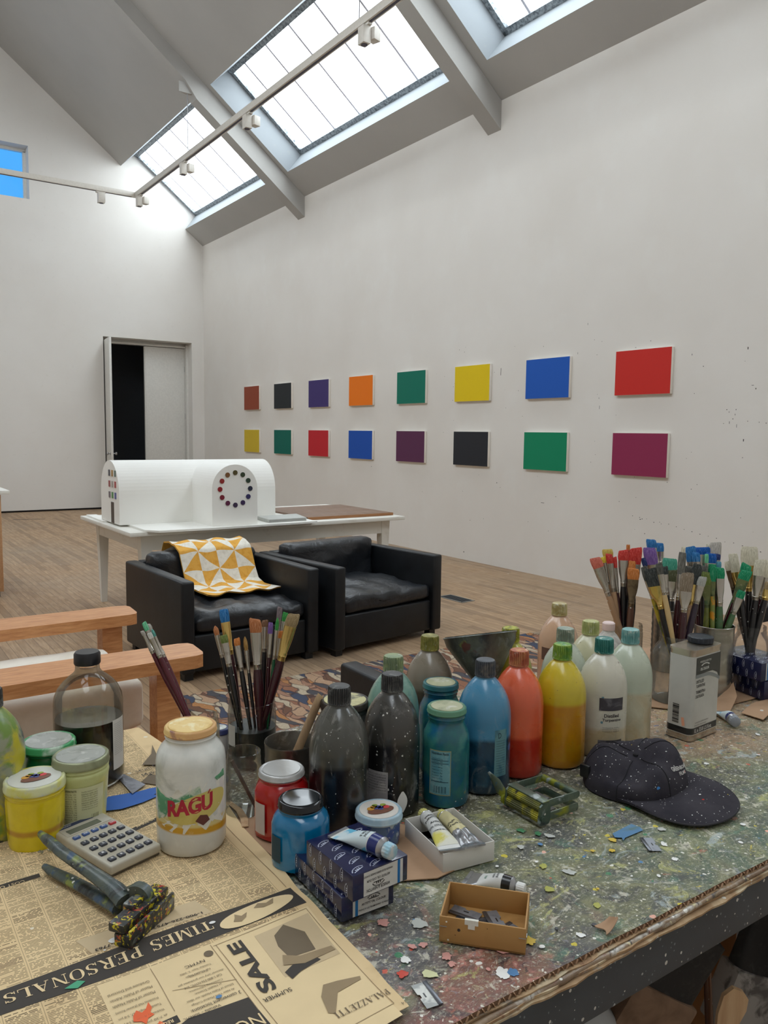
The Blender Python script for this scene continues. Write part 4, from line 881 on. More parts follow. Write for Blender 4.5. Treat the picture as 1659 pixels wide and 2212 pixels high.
BP = [(.0, .0), (.040, .0), (.0435, .002), (.0452, .006), (.0455, .02), (.0455, .122), (.0447, .134), (.0425, .147), (.0385, .159), (.0335, .169), (.028, .177), (.0225, .184), (.018, .1885), (.0158, .191), (.0152, .1945)]
def cap_geo(g, r, z0, z1, n=32):
    k = n * 4
    md = lambda a, i: 1 + (.065 * (1 if (a / (2 * pi) * n) % 1 < .5 else -1) if 2 <= i <= 4 else 0)
    g.lathe([(r * 1.04, z0), (r * 1.06, z0 + .0018), (r * .99, z0 + .003), (r * .98, (z0 + z1) / 2), (r * .96, z1 - .003), (r * .93, z1 - .0008), (r * .84, z1), (0, z1)], k, mod=md)
def bottle(x, y, lab, body, capm, rz=0, label=None, s=1.0):
    o = thing('plastic_bottle', lab, 'bottle', (x, y, ZB), 0, 'round-shouldered plastic paint and solvent bottles')
    g = G(); g.lathe([(r * s, z) for r, z in BP], 56); g.build('bottle_body', body, o)
    g = G(); cap_geo(g, .0168, .193, .2205); g.build('screw_cap', capm, o)
    if label: label(o)
    return o
def pmat(nm, a, b, top, extra=(), level=.13, rough=.32, scr=None):
    """translucent bottle stained by its content: a/b content colours, top = film above the level"""
    t = T(nm); P = t.sep(); n = t.noise(16, 5, None, .6); n2 = t.noise(42, 5)
    lo = t.mix(t.step(n, .3, .7), srgb(*a), srgb(*b)); hi = t.mix(t.step(n, .3, .72), srgb(*top), tuple(x * .8 for x in srgb(*top)))
    z = t.add(P[2], t.mul(n, .012)); c = t.mix(t.step(z, level - .002, level + .006), lo, hi)
    c = t.mix(t.mul(t.step(n2, .55, .75), .25), c, srgb(*top))
    c = t.mix(t.mul(t.step(t.noise(34, 5, t.maps((1, 1, .3), loc=(3, 1, 2)), 1.0), .55, .75), .35), c, tuple(x * .55 for x in srgb(*top)))
    if scr: c = t.mix(t.mul(t.step(t.noise(26, 7, t.maps((1, 1, .45), loc=(a[0], 2, 1), rot=(.5, .3, 0)), 1.6, .7), .56, .72), scr), c, srgb(186, 184, 178))
    wv = t.warp(160, .004)
    for i, (col, sc, size, keep) in enumerate(extra):
        f, _ = t.spots(sc, size, keep, wv, i * 1.9 + a[0] * .1); c = t.mix(t.mul(f, .85), c, srgb(*col))
    t.bump(n2, .08, .002); return t.out(c, t.add(t.mul(n, .22), rough - .14), coat=.6)
wh = (222, 222, 214)
M_capb = splat('grey_black_cap', (60, 60, 60), [('s', (120, 120, 116), 60, .5, .7)], .5, bump=.3); M_capd = splat('dark_blue_grey_cap', (70, 74, 80), [('s', (130, 120, 112), 50, .55, .7)], .5)
def capm(nm, a, b): return splat(nm, a, [('s', b, 60, .45, .7), ('s', (222, 220, 206), 90, .6, .75)], .5, bump=.3)
B1 = pmat('black_paint_bottle', (26, 24, 26), (16, 16, 18), (74, 74, 68), [(wh, 110, .16, .12), (wh, 240, .3, .14)], .112, scr=.75)
B1b = pmat('black_ink_bottle', (24, 22, 22), (15, 14, 15), (58, 56, 52), [(wh, 80, .18, .18), (wh, 200, .35, .26)], .122, scr=.35)
def black_label(o):
    fa = facing(o.location.x, o.location.y); g = G(); ring_patch(g, .0459, .018, .076, fa - .95, fa - .10); l_ = g.build('paper_label', splat('stained_label', (150, 146, 146), [('s', (176, 172, 168), 50, .5, .65), ('s', (60, 58, 60), 24, .6, .7)], .7), o)
    g = G()
    for i in range(7): ring_text(g, ['Keep out of reach of children', 'Harmful if swallowed', 'Use with good ventilation', 'Dispose of safely', 'Flammable liquid', 'May cause sensitisation', 'by skin contact'][i], .0462, fa - .52, .070 - i * .0042, .032, .0024)
    g.build('label_text', flat('label_black_ink', (30, 28, 28), .7), l_)
    g = G(); a = fa + .42
    g.grid(8, 8, lambda u, v: Vector((.0459 * cos(a + (u - .5) * .32 * sin(pi * (v * .9 + .05)) * 1.2), .0459 * sin(a + (u - .5) * .32 * sin(pi * (v * .9 + .05)) * 1.2), .010 + v * .034))); g.build('dried_drip', M_drip, o)
bottle(.6105, 1.001, 'black paint bottle with a pale brushed smear, nearer of the two black bottles', B1, M_capb)
bottle(.7135, 1.009, 'black paint bottle with a torn grey label, farther of the two black bottles', B1b, M_capb, label=black_label)
bottle(.774, 1.092, 'sea green bottle with a pale green cap rising behind the black bottles', pmat('sea_green_bottle', (52, 84, 76), (70, 108, 98), (116, 156, 142), [(wh, 26, .2, .3)], .10), capm('pale_green_cap', (128, 144, 112), (160, 172, 120)))
bottle(.912, 1.168, 'grey-brown bottle with a mustard cap left of the big funnel', pmat('grey_brown_bottle', (70, 56, 46), (88, 74, 60), (130, 120, 104), [(wh, 70, .2, .1)], .13), capm('mustard_cap', (120, 116, 52), (160, 152, 76)))
def blue_label(o):
    fa = facing(o.location.x, o.location.y); g = G(); ring_patch(g, .0459, .032, .112, fa + .42, fa + .98); l_ = g.build('paper_label', splat('teal_stained_label', (96, 140, 146), [('s', (60, 110, 130), 40, .5, .65)], .6), o)
    g = G()
    for i in range(14): ring_text(g, 'warning keep away from flame', .0462, fa + .68, .092 - i * .0042, .018, .0022)
    ring_text(g, 'D', .0462, fa + .62, .098, .006, .009); g.build('label_text', flat('label_navy_ink', (24, 48, 64), .7), l_)
bottle(.8925, .989, 'blue paint bottle with a dark ribbed cap standing before the funnel', pmat('blue_bottle', (16, 58, 84), (10, 40, 58), (64, 134, 172), [((14, 20, 28), 60, .18, .14), (wh, 90, .2, .14), ((30, 110, 170), 30, .4, .2)], .098, scr=.35), M_capd, label=blue_label)
bottle(.9850, 1.0035, 'orange-red paint bottle with a brownish cap', pmat('orange_bottle', (176, 44, 22), (156, 36, 20), (222, 96, 58), [(wh, 22, .16, .22), ((120, 40, 26), 60, .2, .15)], .075), capm('rust_cap', (170, 92, 66), (206, 150, 96)))
bottle(1.081, .990, 'yellow ochre paint bottle with a green cap', pmat('yellow_bottle', (188, 130, 6), (170, 112, 8), (206, 184, 34), [((150, 120, 20), 80, .22, .2), ((90, 80, 50), 120, .2, .15)], .122), capm('green_cap', (132, 164, 60), (60, 130, 70)))
def turp_label(o):
    fa = facing(o.location.x, o.location.y) + .42; g = G()
    ring_patch(g, .0459, .094, .118, fa - .52, fa + .52); ring_patch(g, .0459, .030, .038, fa - .52, fa + .52); l_ = g.build('label_bands', splat('faded_black_band', (62, 58, 64), [('s', (110, 108, 112), 40, .5, .7)], .6), o)
    g = G(); ring_text(g, 'Distilled', .0461, fa, .0815, .029, .0066, bold=.02); ring_text(g, 'Turpentine', .0461, fa + .02, .0725, .037, .0068, bold=.02)
    for i, s_ in enumerate(('Terebenthine rectifiee', 'Destilliertes Terpentin', 'Trementina destilada')): ring_text(g, s_, .0461, fa, .061 - i * .0035, .034, .0018)
    g.build('label_text', flat('faded_black_ink', (58, 52, 56), .7), l_)
bottle(1.181, .978, 'cream white bottle with a teal cap and a black turpentine label', pmat('cream_bottle', (190, 172, 136), (176, 160, 128), (206, 202, 186), [((90, 60, 40), 70, .2, .22), ((60, 120, 140), 90, .25, .12), ((206, 180, 60), 26, .3, .15)], .06), capm('teal_cap', (42, 112, 106), (70, 140, 128)), label=turp_label)
bottle(1.281, .997, 'pale layered bottle with a light turquoise cap beside the turpentine can', pmat('pale_layered_bottle', (196, 194, 172), (170, 142, 96), (190, 198, 178), [(wh, 20, .3, .3), ((60, 50, 40), 110, .2, .12), ((196, 180, 60), 30, .3, .1)], .105), capm('light_turquoise_cap', (106, 158, 156), (150, 186, 180)))
bottle(1.176, 1.071, 'pale grey-green bottle with a grey cap tucked behind the yellow one', pmat('grey_green_bottle', (170, 180, 160), (160, 170, 150), (186, 194, 176), [((80, 150, 150), 40, .3, .12)], .10), capm('grey_green_cap', (128, 142, 128), (170, 176, 160)))
bottle(1.268, 1.087, 'pale yellowish bottle with a straw-coloured cap behind the teal-capped one', pmat('straw_bottle', (196, 190, 150), (188, 180, 140), (198, 194, 160), [((206, 190, 60), 30, .35, .2), ((110, 90, 50), 80, .2, .15)], .10), capm('straw_cap', (168, 172, 112), (200, 196, 140)))
def brown_label(o):
    fa = facing(o.location.x, o.location.y); g = G(); ring_patch(g, .0459, .095, .124, fa - .9, fa + .7); g.build('label_band', flat('brown_label_band', (96, 66, 52), .6), o)
    g = G(); ring_text(g, 'D', .0461, fa - .72, .080, .006, .008); g.build('label_text', flat('dark_label_ink', (60, 46, 40), .6), o)
bottle(1.342, 1.243, 'pinkish beige bottle, farthest back and tallest looking in the middle', pmat('beige_bottle', (196, 150, 118), (186, 138, 106), (206, 166, 134), [], .11), capm('beige_cap', (170, 152, 100), (206, 196, 150)), label=brown_label)
bottle(1.086, 1.132, 'bright yellow bottle with an olive cap right behind the funnel rim', pmat('lemon_bottle', (196, 186, 20), (180, 168, 20), (176, 172, 50), [((60, 60, 40), 80, .2, .1)], .14), capm('olive_cap', (128, 128, 30), (190, 190, 60)))
# big paint-covered bottle at the left edge
bottle(.170, 1.262, 'clear bottle covered in green and yellow paint streaks, cut off at the left edge', splat('paint_streaked_bottle', (142, 146, 122), [('s', (186, 176, 50), 22, .48, .58), ('s', (60, 96, 92), 18, .52, .62), ('s', (110, 140, 60), 22, .55, .65), ('s', (44, 56, 70), 30, .6, .68), ('d', (196, 120, 50), 40, .3, .2)], .35, coat=.2), M_capb)
# small clear bottle with a pink cap
o = thing('small_plastic_bottle', 'small clear bottle with a pale pink cap half hidden behind the pale bottles', 'bottle', (1.48, 1.215, ZB))
M_cloud = splat('cloudy_plastic', (186, 182, 176), [('s', (206, 204, 198), 80, .45, .6)], .35, bump=.5)
g = G(); g.lathe([(0, 0), (.030, 0), (.0335, .003), (.0335, .105), (.030, .119), (.022, .132), (.0135, .142), (.0125, .147)], 40); g.build('bottle_body', M_cloud, o)
g = G(); g.lathe([(.0142, .146), (.0146, .148), (.0146, .162), (.012, .1645), (0, .1645)], 36); g.build('screw_cap', flat('pink_white_cap', (226, 204, 200), .5), o)
# white cap / cup lying behind the yellow bottle
g = G(); g.lathe([(0, 0), (.022, 0), (.024, .03), (.026, .10), (.0245, .10), (0, .098)], 28); tag(g.build('white_cup', flat('white_cup_plastic', (232, 226, 216), .5), None, 40, (1.150, 1.165, ZB)), 'small white cup between the orange and yellow bottles at the back', 'cup')
# small grey-blue bottle behind the yellow cap
o = thing('small_plastic_bottle', 'small bluish clear bottle top between the lemon bottle and the rug fringe', 'bottle', (1.178, 1.245, ZB))
g = G(); g.lathe([(0, 0), (.03, 0), (.033, .004), (.033, .09), (.026, .118), (.014, .136), (.010, .150), (.0, .150)], 36); g.build('bottle_body', splat('bluish_plastic', (110, 120, 136), [('s', (150, 156, 166), 50, .45, .6)], .3), o)

# ---------------------------------------------------------------- glass and lidded jars
M_gl = glass('jar_glass', (.95, .97, .96)); M_gld = glass('smeared_jar_glass', (.9, .92, .9), .35, 1.0, (150, 150, 144)); M_glb = glass('brown_bottle_glass', (.93, .92, .86), .10, 1.0, (186, 182, 166))
def jar_shell(o, prof, mat, n=52, name='glass_body'):
    g = G(); g.lathe(prof, n, caps=False); return g.build(name, mat, o)
# brown glass bottle, half full of dark liquid
o = thing('glass_bottle', 'large clear glass bottle half full of dark brown liquid with a black cap', 'bottle', (.332, 1.356, ZB + .0065)); o.scale = (.97, .97, 1.012)
pr = [(0, 0), (.050, 0), (.0555, .004), (.0575, .012), (.0575, .135), (.0555, .148), (.050, .160), (.042, .170), (.032, .179), (.024, .185), (.0205, .190), (.0195, .203)]
jar_shell(o, pr, M_glb)
g = G(); g.lathe([(0, .003), (.050, .003), (.0555, .010), (.0555, .108), (.0555, .1095), (0, .1085)], 48); g.build('dark_liquid', flat('dark_brown_liquid', (26, 14, 10), .08, coat=.5), o)
g = G(); g.lathe([(.0212, .200), (.0218, .202), (.0216, .217), (.0195, .2205), (0, .2205)], 64, mod=lambda a, i: 1 + (.015 * (1 if (a * 30 / pi) % 2 < 1 else -1) if 0 < i < 3 else 0)); g.build('screw_cap', flat('black_cap_plastic', (28, 28, 34), .3), o)
fa = facing(.332, 1.356)
g = G(); ring_patch(g, .0579, .028, .112, fa + .72, fa + 1.28); l_ = g.build('paper_label', flat('white_label', (222, 220, 214), .6), o)
g = G()
for i in range(17): ring_text(g, ['contents under pressure of use', 'store upright in a cool place', 'do not pour down the drain'][i % 3], .0581, fa + .98, .104 - i * .0032, .024, .0016)
g.build('label_text', flat('label_grey_ink', (110, 106, 104), .7), l_)
g = G(); ring_patch(g, .0572, .118, .142, fa - .8, fa + .55, rf=lambda z: .0577 if z < .136 else .0572); g.build('faded_label', glass('label_ghost', (.86, .85, .78), .5, .3, (190, 180, 150)), o)

def neck(prof, lr, z0, z1):
    """threaded glass neck from the shoulder up into the lid"""
    a = lr - .0022; zl = prof[-1][1]; out = list(prof)
    if z0 > zl: out += [(a, zl + .0008), (a, zl + (z0 - zl) * .4), (a + .0012, zl + (z0 - zl) * .55), (a, zl + (z0 - zl) * .75)]
    return out + [(a, max(zl, z0) + .001), (a - .001, z1 - .003)]
def lidded(nm, lab, x, y, cat, prof, body, lr, lz, lidm, topm=None, sq=0, nlid='lid', z=ZB, n=52):
    if lr: prof = neck(prof, lr, lz[0], lz[1])
    o = thing(nm, lab, cat, (x, y, z)); g = G(); g.lathe(prof, n, sq=sq); g.build('jar_body', body, o)
    if lr: lid(o, lr, lz[0], lz[1], lidm, topm, nlid)
    return o
M_lidw = splat('worn_white_lid', (176, 178, 172), [('s', (140, 142, 132), 30, .5, .7), ('s', (206, 206, 200), 60, .55, .7)], .4, .3)
M_lidg = splat('green_white_lid', (60, 150, 90), [('s', (190, 206, 190), 26, .5, .62)], .4)
lidded('paint_jar', 'green paint jar with a pale lid behind the cream labelled jar', .2555, 1.295, 'jar', [(0, 0), (.034, 0), (.038, .004), (.038, .084), (.036, .092), (.035, .096)], flat('emerald_paint', (12, 104, 58), .25, coat=.5), .0405, (.101, .1135), M_lidg, M_lidw)
M_pale = splat('pale_lime_jar', (196, 202, 140), [('s', (214, 206, 110), 16, .5, .65), ('s', (176, 182, 120), 30, .5, .7)], .35, coat=.3)
o = lidded('paint_jar', 'tapered pale lime jar with a nutrition label and a metal lid, left of the calculator', .286, 1.221, 'jar', [(0, 0), (.030, 0), (.0335, .003), (.0345, .012), (.0395, .078), (.0408, .084), (.0400, .088)], M_pale, .0415, (.096, .110), splat('olive_metal_lid', (150, 154, 122), [('s', (110, 112, 88), 20, .5, .7)], .4, .4), M_lidw)
fa = facing(.286, 1.221)
g = G(); ring_patch(g, .0382, .012, .072, fa - .85, fa + .9, rf=lambda z: .0350 + z * .0655); l_ = g.build('paper_label', splat('pale_green_label', (206, 208, 166), [('s', (214, 216, 190), 20, .5, .7)], .6), o)
g = G()
ring_text(g, 'NUTRITION FACTS', .0400, fa - .48, .066, .024, .0030, bold=.03)
for i in range(12): ring_text(g, ['Total Fat 0g   0%', 'Sodium 15mg   1%', 'Total Carb. 3g', 'Sugars 2g', 'Protein 1g', 'Vitamin A   2%'][i % 6], .0393 - i * .00012, fa - .48, .061 - i * .0035, .022, .0022)
for i in range(9): ring_text(g, ['freshly packed in our', 'kitchen with care', 'refrigerate after opening', 'contents may settle'][i % 4], .0394 - i * .0001, fa + .30, .064 - i * .0034, .024, .0022)
for i in range(14):
    if i % 3 != 1: ring_patch(g, .0375, .017, .028, fa + .36 + i * .024, fa + .36 + i * .024 + (.014 if i % 2 else .008), 1)
g.build('label_text', flat('olive_label_ink', (96, 96, 66), .7), l_)
def fruit_lid_art(o, r, z, rot):
    """a basket of fruit drawn on the lid"""
    l_ = [c for c in o.children if c.name.startswith('lid')][0]
    def ell(cx, cy, rx, ry, mat, h, nm):
        g = G(); q = [(cx + rx * cos(2 * pi * i / 20), cy + ry * sin(2 * pi * i / 20)) for i in range(20)]
        q = [(a * cos(rot) - b * sin(rot), a * sin(rot) + b * cos(rot)) for a, b in q]; g.prism(q, z + h, z + h + .0002); return g.build(nm, mat, l_)
    ell(0, -.006, .021, .0105, flat('basket_brown', (120, 78, 60), .6), .0003, 'printed_basket')
    for cx, cy, rr, col in ((-.012, .003, .0055, 'o'), (-.006, .006, .005, 'o'), (.001, .004, .0042, 'p'), (.004, .0005, .0040, 'p'), (-.003, .0008, .0042, 'p'), (.0015, -.003, .004, 'p'), (.011, -.001, .0055, 'r'), (.010, .006, .0045, 'g'), (-.002, .0095, .0045, 'g')):
        ell(cx, cy, rr, rr * .9, flat('fruit_' + col, {'o': (206, 150, 60), 'p': (76, 80, 140), 'r': (206, 70, 74), 'g': (150, 166, 70)}[col], .5), .0006, 'printed_fruit')
t = T('yellow_paint_jar'); P = t.sep(); n = t.noise(30, 4); c = t.mix(t.step(n, .3, .7), srgb(224, 204, 12), srgb(206, 184, 10)); zz = t.add(P[2], t.mul(n, .006)); c = t.mix(t.mul(t.step(t.math('ABSOLUTE', t.add(zz, -.033)), .006, .002), .75), c, srgb(170, 112, 16)); sm = t.noise(40, 4, t.maps((1, 1, .35))); c = t.mix(t.mul(t.step(sm, .62, .7), .7), c, srgb(130, 116, 30)); M_yj = t.out(c, .2, coat=.6)
o = lidded('paint_jar', 'bright yellow paint jar with a fruit-basket lid, at the far left front', .216, 1.198, 'jar', [(0, 0), (.033, 0), (.037, .003), (.0385, .010), (.0405, .070), (.0395, .076)], M_yj, .0422, (.084, .0985), splat('lemon_white_lid', (206, 208, 160), [('s', (196, 190, 60), 20, .5, .65), ('s', (186, 190, 190), 50, .55, .7)], .4), flat('lid_enamel', (206, 206, 196), .35)); fruit_lid_art(o, .036, .0990, .1)
# big white pasta-sauce jar
t = T('white_smeared_jar'); P = t.sep(); n = t.noise(18, 5, None, .8); n2 = t.noise(60, 4)
c = t.mix(t.step(n, .35, .65), srgb(226, 226, 220), srgb(200, 202, 196)); c = t.mix(t.mul(t.step(n, .55, .7), t.mul(t.gt(P[2], .10), .7)), c, srgb(168, 170, 162))
zz = t.add(P[2], t.mul(P[0], .10)); c = t.mix(t.step(zz, .058, .054), c, srgb(214, 196, 130)); c = t.mix(t.mul(t.step(zz, .046, .043), 1.0), c, srgb(200, 150, 24)); c = t.mix(t.step(zz, .036, .033), c, srgb(206, 206, 200)); c = t.mix(t.mul(t.step(n2, .55, .7), .25), c, srgb(232, 232, 228)); t.bump(n, .3, .004); M_rj = t.out(c, .3, coat=.5)
o = thing('sauce_jar', 'large white smeared sauce jar with a torn red-lettered label and orange-stained lid', 'jar', (.402, 1.068, ZB + .003))
g = G(); g.lathe([(0, 0), (.040, 0), (.046, .003), (.0488, .010), (.0492, .03), (.0492, .128), (.0475, .139), (.043, .148), (.0365, .155), (.0350, .158), (.0350, .161), (.0362, .163), (.0350, .165), (.0350, .168), (.034, .175)], 56); g.build('jar_body', M_rj, o)
lid(o, .0372, .167, .178, splat('tan_painted_lid', (206, 160, 104), [('s', (220, 186, 120), 20, .5, .6), ('s', (130, 80, 84), 30, .6, .68)], .5), splat('cream_painted_lid', (226, 196, 128), [('s', (206, 168, 96), 24, .5, .6), ('s', (140, 96, 110), 14, .64, .7), ('s', (236, 222, 180), 36, .55, .65)], .5))
fa = facing(.402, 1.068)
M_lg = splat('green_label_print', (90, 150, 112), [('s', (196, 206, 190), 30, .5, .6)], .6); M_lr = flat('red_label_letters', (176, 36, 58), .55); M_ly = splat('yellow_label_print', (206, 190, 110), [('s', (190, 166, 70), 20, .5, .7)], .6); M_lw = splat('torn_white_paper', (222, 220, 210), [('s', (200, 198, 186), 40, .5, .7)], .8)
def lab_patch(name, pts, mat, r, par):
    """irregular torn paper patch on the jar: pts as (arc position in metres, height)"""
    g = G(); cxm = sum(p[0] for p in pts) / len(pts); cym = sum(p[1] for p in pts) / len(pts); c0 = None; prev = None
    f3 = lambda a, z: Vector((r * cos(fa + a / r), r * sin(fa + a / r), z))
    for k in range(1, 5):
        ring = [g.bm.verts.new(f3(cxm + (x - cxm) * k / 4, cym + (y - cym) * k / 4)) for x, y in pts]
        if prev is None: c0 = g.bm.verts.new(f3(cxm, cym))
        for i in range(len(pts)):
            j = (i + 1) % len(pts); g.bm.faces.new((c0, ring[i], ring[j]) if prev is None else (prev[i], prev[j], ring[j], ring[i]))
        prev = ring
    return g.build(name, mat, par)
lb = lab_patch('torn_label', [(-.062, .052), (-.064, .094), (-.05, .098), (-.04, .088), (-.028, .092), (-.02, .102), (.0, .108), (.03, .118), (.058, .122), (.06, .05), (.05, .042), (.035, .052), (.02, .040), (.0, .052), (-.01, .038), (-.03, .040), (-.045, .046)], M_lw, .0496, o)
lab_patch('green_label_band', [(-.06, .075), (-.062, .096), (-.03, .090), (-.012, .094), (.0, .102), (.012, .106), (.014, .094), (-.005, .086), (-.03, .078), (-.04, .060), (-.056, .052)], M_lg, .0498, lb); lab_patch('green_label_band', [(.035, .112), (.056, .118), (.058, .107), (.04, .106)], M_lg, .0498, lb)
lab_patch('yellow_label_oval', [(-.042 + .052 + .046 * cos(a), .074 + .020 * sin(a) + .010 * cos(a)) for a in [2 * pi * i / 26 for i in range(26)]], M_ly, .0500, lb)
g = G(); me = fit(textmesh('RAGU', 1, bold=.045, spacing=.95), .066, .024); b = bmesh.new(); b.from_mesh(me); bmesh.ops.triangulate(b, faces=b.faces)
for v in b.verts:
    xx = v.co.x - .002; zz_ = .062 + v.co.y + (xx + .03) * .14; a = fa + xx / .0503; v.co = Vector((.0503 * cos(a), .0503 * sin(a), zz_))
g.merge(b)
for k in range(2):
    a0 = fa + (.0225 + k * .005) / .0503; a1 = fa + (.0265 + k * .005) / .0503
    if k == 0: g.poly([(.0503 * cos(a0), .0503 * sin(a0), .0925), (.0503 * cos(a1), .0503 * sin(a1), .0985), (.0503 * cos(a1 + .03), .0503 * sin(a1 + .03), .098), (.0503 * cos(a0 + .04), .0503 * sin(a0 + .04), .0925)])
g.build('label_letters', M_lr, lb)
lab_patch('dark_label_shape', [(.005, .056), (.012, .064), (.022, .062), (.026, .054), (.016, .048)], flat('dark_label_print', (96, 50, 46), .6), .0502, lb)
# jar with burgundy brushes
o = thing('glass_jar', 'clear glass jar holding the burgundy-handled brushes behind the sauce jar', 'jar', (.497, 1.273, ZB + .003))
jar_shell(o, [(0, 0), (.029, 0), (.0325, .004), (.0325, .088), (.0315, .094), (.0300, .098), (.0308, .101), (.0296, .104), (.0302, .107), (.0295, .110)], M_gl)
# small jar with blue rimmed lid
lidded('paint_jar', 'small jar with a white and blue lid between the brush jars at the left', .564, 1.352, 'jar', [(0, 0), (.018, 0), (.0195, .003), (.0195, .040), (.018, .044)], flat('white_jar_paint', (206, 200, 196), .3), .0200, (.042, .053), flat('navy_lid', (60, 66, 110), .4), M_lidw)
# brush jar left
o = thing('glass_jar', 'tall clear glass jar holding the near left bunch of mixed brushes', 'jar', (.602, 1.291, ZB + .001))
jar_shell(o, [(0, 0), (.040, 0), (.0435, .004), (.0435, .088), (.0425, .093), (.0432, .096), (.0418, .099), (.0424, .104), (.0416, .107), (.0416, .113), (.0405, .114)], M_gl)
g = G(); g.lathe([(0, .003), (.040, .003), (.0415, .006), (.0420, .066), (0, .066)], 40); g.build('dark_turpentine', splat('dark_turpentine', (44, 44, 42), [('s', (78, 78, 74), 24, .5, .7)], .45), o)
fa = facing(.602, 1.291); g = G(); ring_patch(g, .0438, .040, .078, fa - 1.25, fa - .75); g.build('paper_label', flat('grey_label_scrap', (186, 184, 178), .7), o)
# jar with a pencil
o = thing('glass_jar', 'open clear glass jar with a dark stick inside, right of the sauce jar', 'jar', (.507, 1.118, ZB + .0025))
jar_shell(o, [(0, 0), (.026, 0), (.0295, .004), (.0295, .066), (.0285, .071), (.0266, .076), (.0272, .080), (.0262, .084), (.0268, .088), (.0258, .092), (.0262, .098), (.0252, .099)], M_gld)
o = thing('wooden_stick', 'dark wooden stick leaning inside the open glass jar', 'stick', (.507, 1.118, ZB))
g = G(); g.tube([(.016, -.010, .0075), (-.016, .010, .085)], [.0028, .0034], 8); g.build('stick_body', flat('dark_stick_wood', (72, 48, 36), .6), o); o2 = G(); o2.tube([(.0178, -.0112, .0075), (.016, -.010, .012)], [.0012, .0028], 8); o2.build('pointed_tip', flat('pale_stick_tip', (150, 116, 84), .6), o)
# tin can with a paddle
M_tin = splat('dull_tin', (120, 116, 108), [('s', (90, 84, 76), 18, .5, .7), ('s', (160, 158, 150), 50, .55, .7)], .32, .75, bump=.1)
o = thing('tin_can', 'low open tin can with a wooden paddle in it, behind the red jar', 'tin can', (.603, 1.143, ZB + .0025))
pr = [(0, .001), (.0425, .001), (.0438, .003), (.0432, .008)] + [(.0432 - (.0006 if i % 2 else 0), .02 + i * .006) for i in range(8)] + [(.0434, .082), (.0440, .084), (.0434, .0862), (.0424, .085), (.0424, .006), (0, .006)]
g = G(); g.lathe(pr, 56); g.build('can_body', M_tin, o)
g = G(); g.lathe([(0, .040), (.0422, .040), (.0422, .0402), (0, .0402)], 40); g.build('murky_liquid', flat('murky_liquid', (44, 36, 30), .08), o)
M_padd = wood('paddle_wood', (176, 140, 104), (206, 176, 138), .6, (30, 30, 3))
g = G(); A_, B_ = Vector((.590, 1.125, 1.045)), Vector((.672, 1.162, 1.150))
dn = (B_ - A_).normalized(); g.tube([A_, A_ + dn * .02, B_ - dn * .012, B_ - dn * .002], [(.009, .0014), (.0105, .0016), (.0105, .0016), (.0085, .0012)], 10, ref=(.4, -.9, .2)); tag(g.build('stirring_paddle', M_padd), 'wooden stirring paddle standing in the low tin can', 'paddle')
# red jar (square-ish), blue jar, fruit jar
M_redj = flat('red_paint_jar', (168, 16, 16), .18, coat=.7); M_bluej = splat('cerulean_paint_jar', (0, 108, 156), [('s', (10, 120, 170), 14, .45, .65)], .18, coat=.7, bump=0)
hexm = lambda a, i: (1 - .055 * abs(sin(3 * a + .5)) ** 1.0 if i < 6 else 1)
o = thing('paint_jar', 'six-sided red paint jar with a silver lid', 'jar', (.527, 1.028, ZB + .0024)); g = G(); g.lathe([(0, 0), (.036, 0), (.0405, .003), (.0412, .010), (.0412, .070), (.038, .077), (.034, .081), (.0322, .083), (.0322, .0855), (.0332, .087), (.0322, .089), (.0315, .096)], 60, mod=hexm); g.build('jar_body', M_redj, o); lid(o, .0343, .0885, .0985, splat('silver_lid', (176, 176, 174), [('s', (200, 60, 50), 12, .62, .68), ('s', (206, 206, 206), 40, .5, .7)], .35, .3), splat('silver_lid_top', (184, 184, 182), [('s', (206, 206, 206), 20, .5, .7)], .3, .4))
fa = facing(.527, 1.028); g = G(); ring_patch(g, .0420, .012, .058, fa - 1.15, fa - .62); g.build('torn_label', flat('pinkish_label', (196, 186, 180), .7), o)
o = thing('paint_jar', 'squarish blue paint jar with a glossy black lid', 'jar', (.511, .939, ZB + .0024)); g = G(); g.lathe([(0, 0), (.036, 0), (.0405, .003), (.0415, .010), (.0415, .060), (.0385, .068), (.033, .0735), (.0298, .076), (.0298, .0785), (.0306, .0795), (.0298, .081), (.029, .090)], 60, mod=lambda a, i: (1 - .05 * abs(sin(2 * a + .3)) if i < 6 else 1)); g.build('jar_body', M_bluej, o); lid(o, .0318, .0805, .0925, flat('glossy_black_lid', (22, 24, 28), .15), flat('black_lid_top', (26, 30, 34), .12))
fa = facing(.511, .939); g = G(); ring_patch(g, .0422, .014, .050, fa - 1.2, fa - .7); g.build('dark_label', flat('dark_teal_label', (30, 60, 74), .6), o)
o = thing('glass_jar', 'small quilted glass jar of blue paint with a fruit-basket lid', 'jar', (.634, .926, ZB + .0024))
g = G(); g.lathe([(0, 0), (.028, 0), (.0305, .002), (.0312, .006), (.0318, .030), (.0325, .033), (.0325, .045)], 64, mod=lambda a, i: 1 + (.012 * sin(a * 14 + i * 2) if 1 < i < 5 else 0)); g.build('jar_body', splat('blue_flecked_glass', (70, 110, 150), [('s', (30, 76, 150), 60, .48, .56), ('s', (176, 196, 206), 90, .6, .68)], .12, coat=.6), o)
lid(o, .0350, .036, .0485, splat('pale_blue_lid', (160, 186, 200), [('s', (190, 206, 212), 30, .5, .65)], .4), flat('cream_lid_top', (222, 216, 208), .4)); fruit_lid_art(o, .03, .0490, -.1)
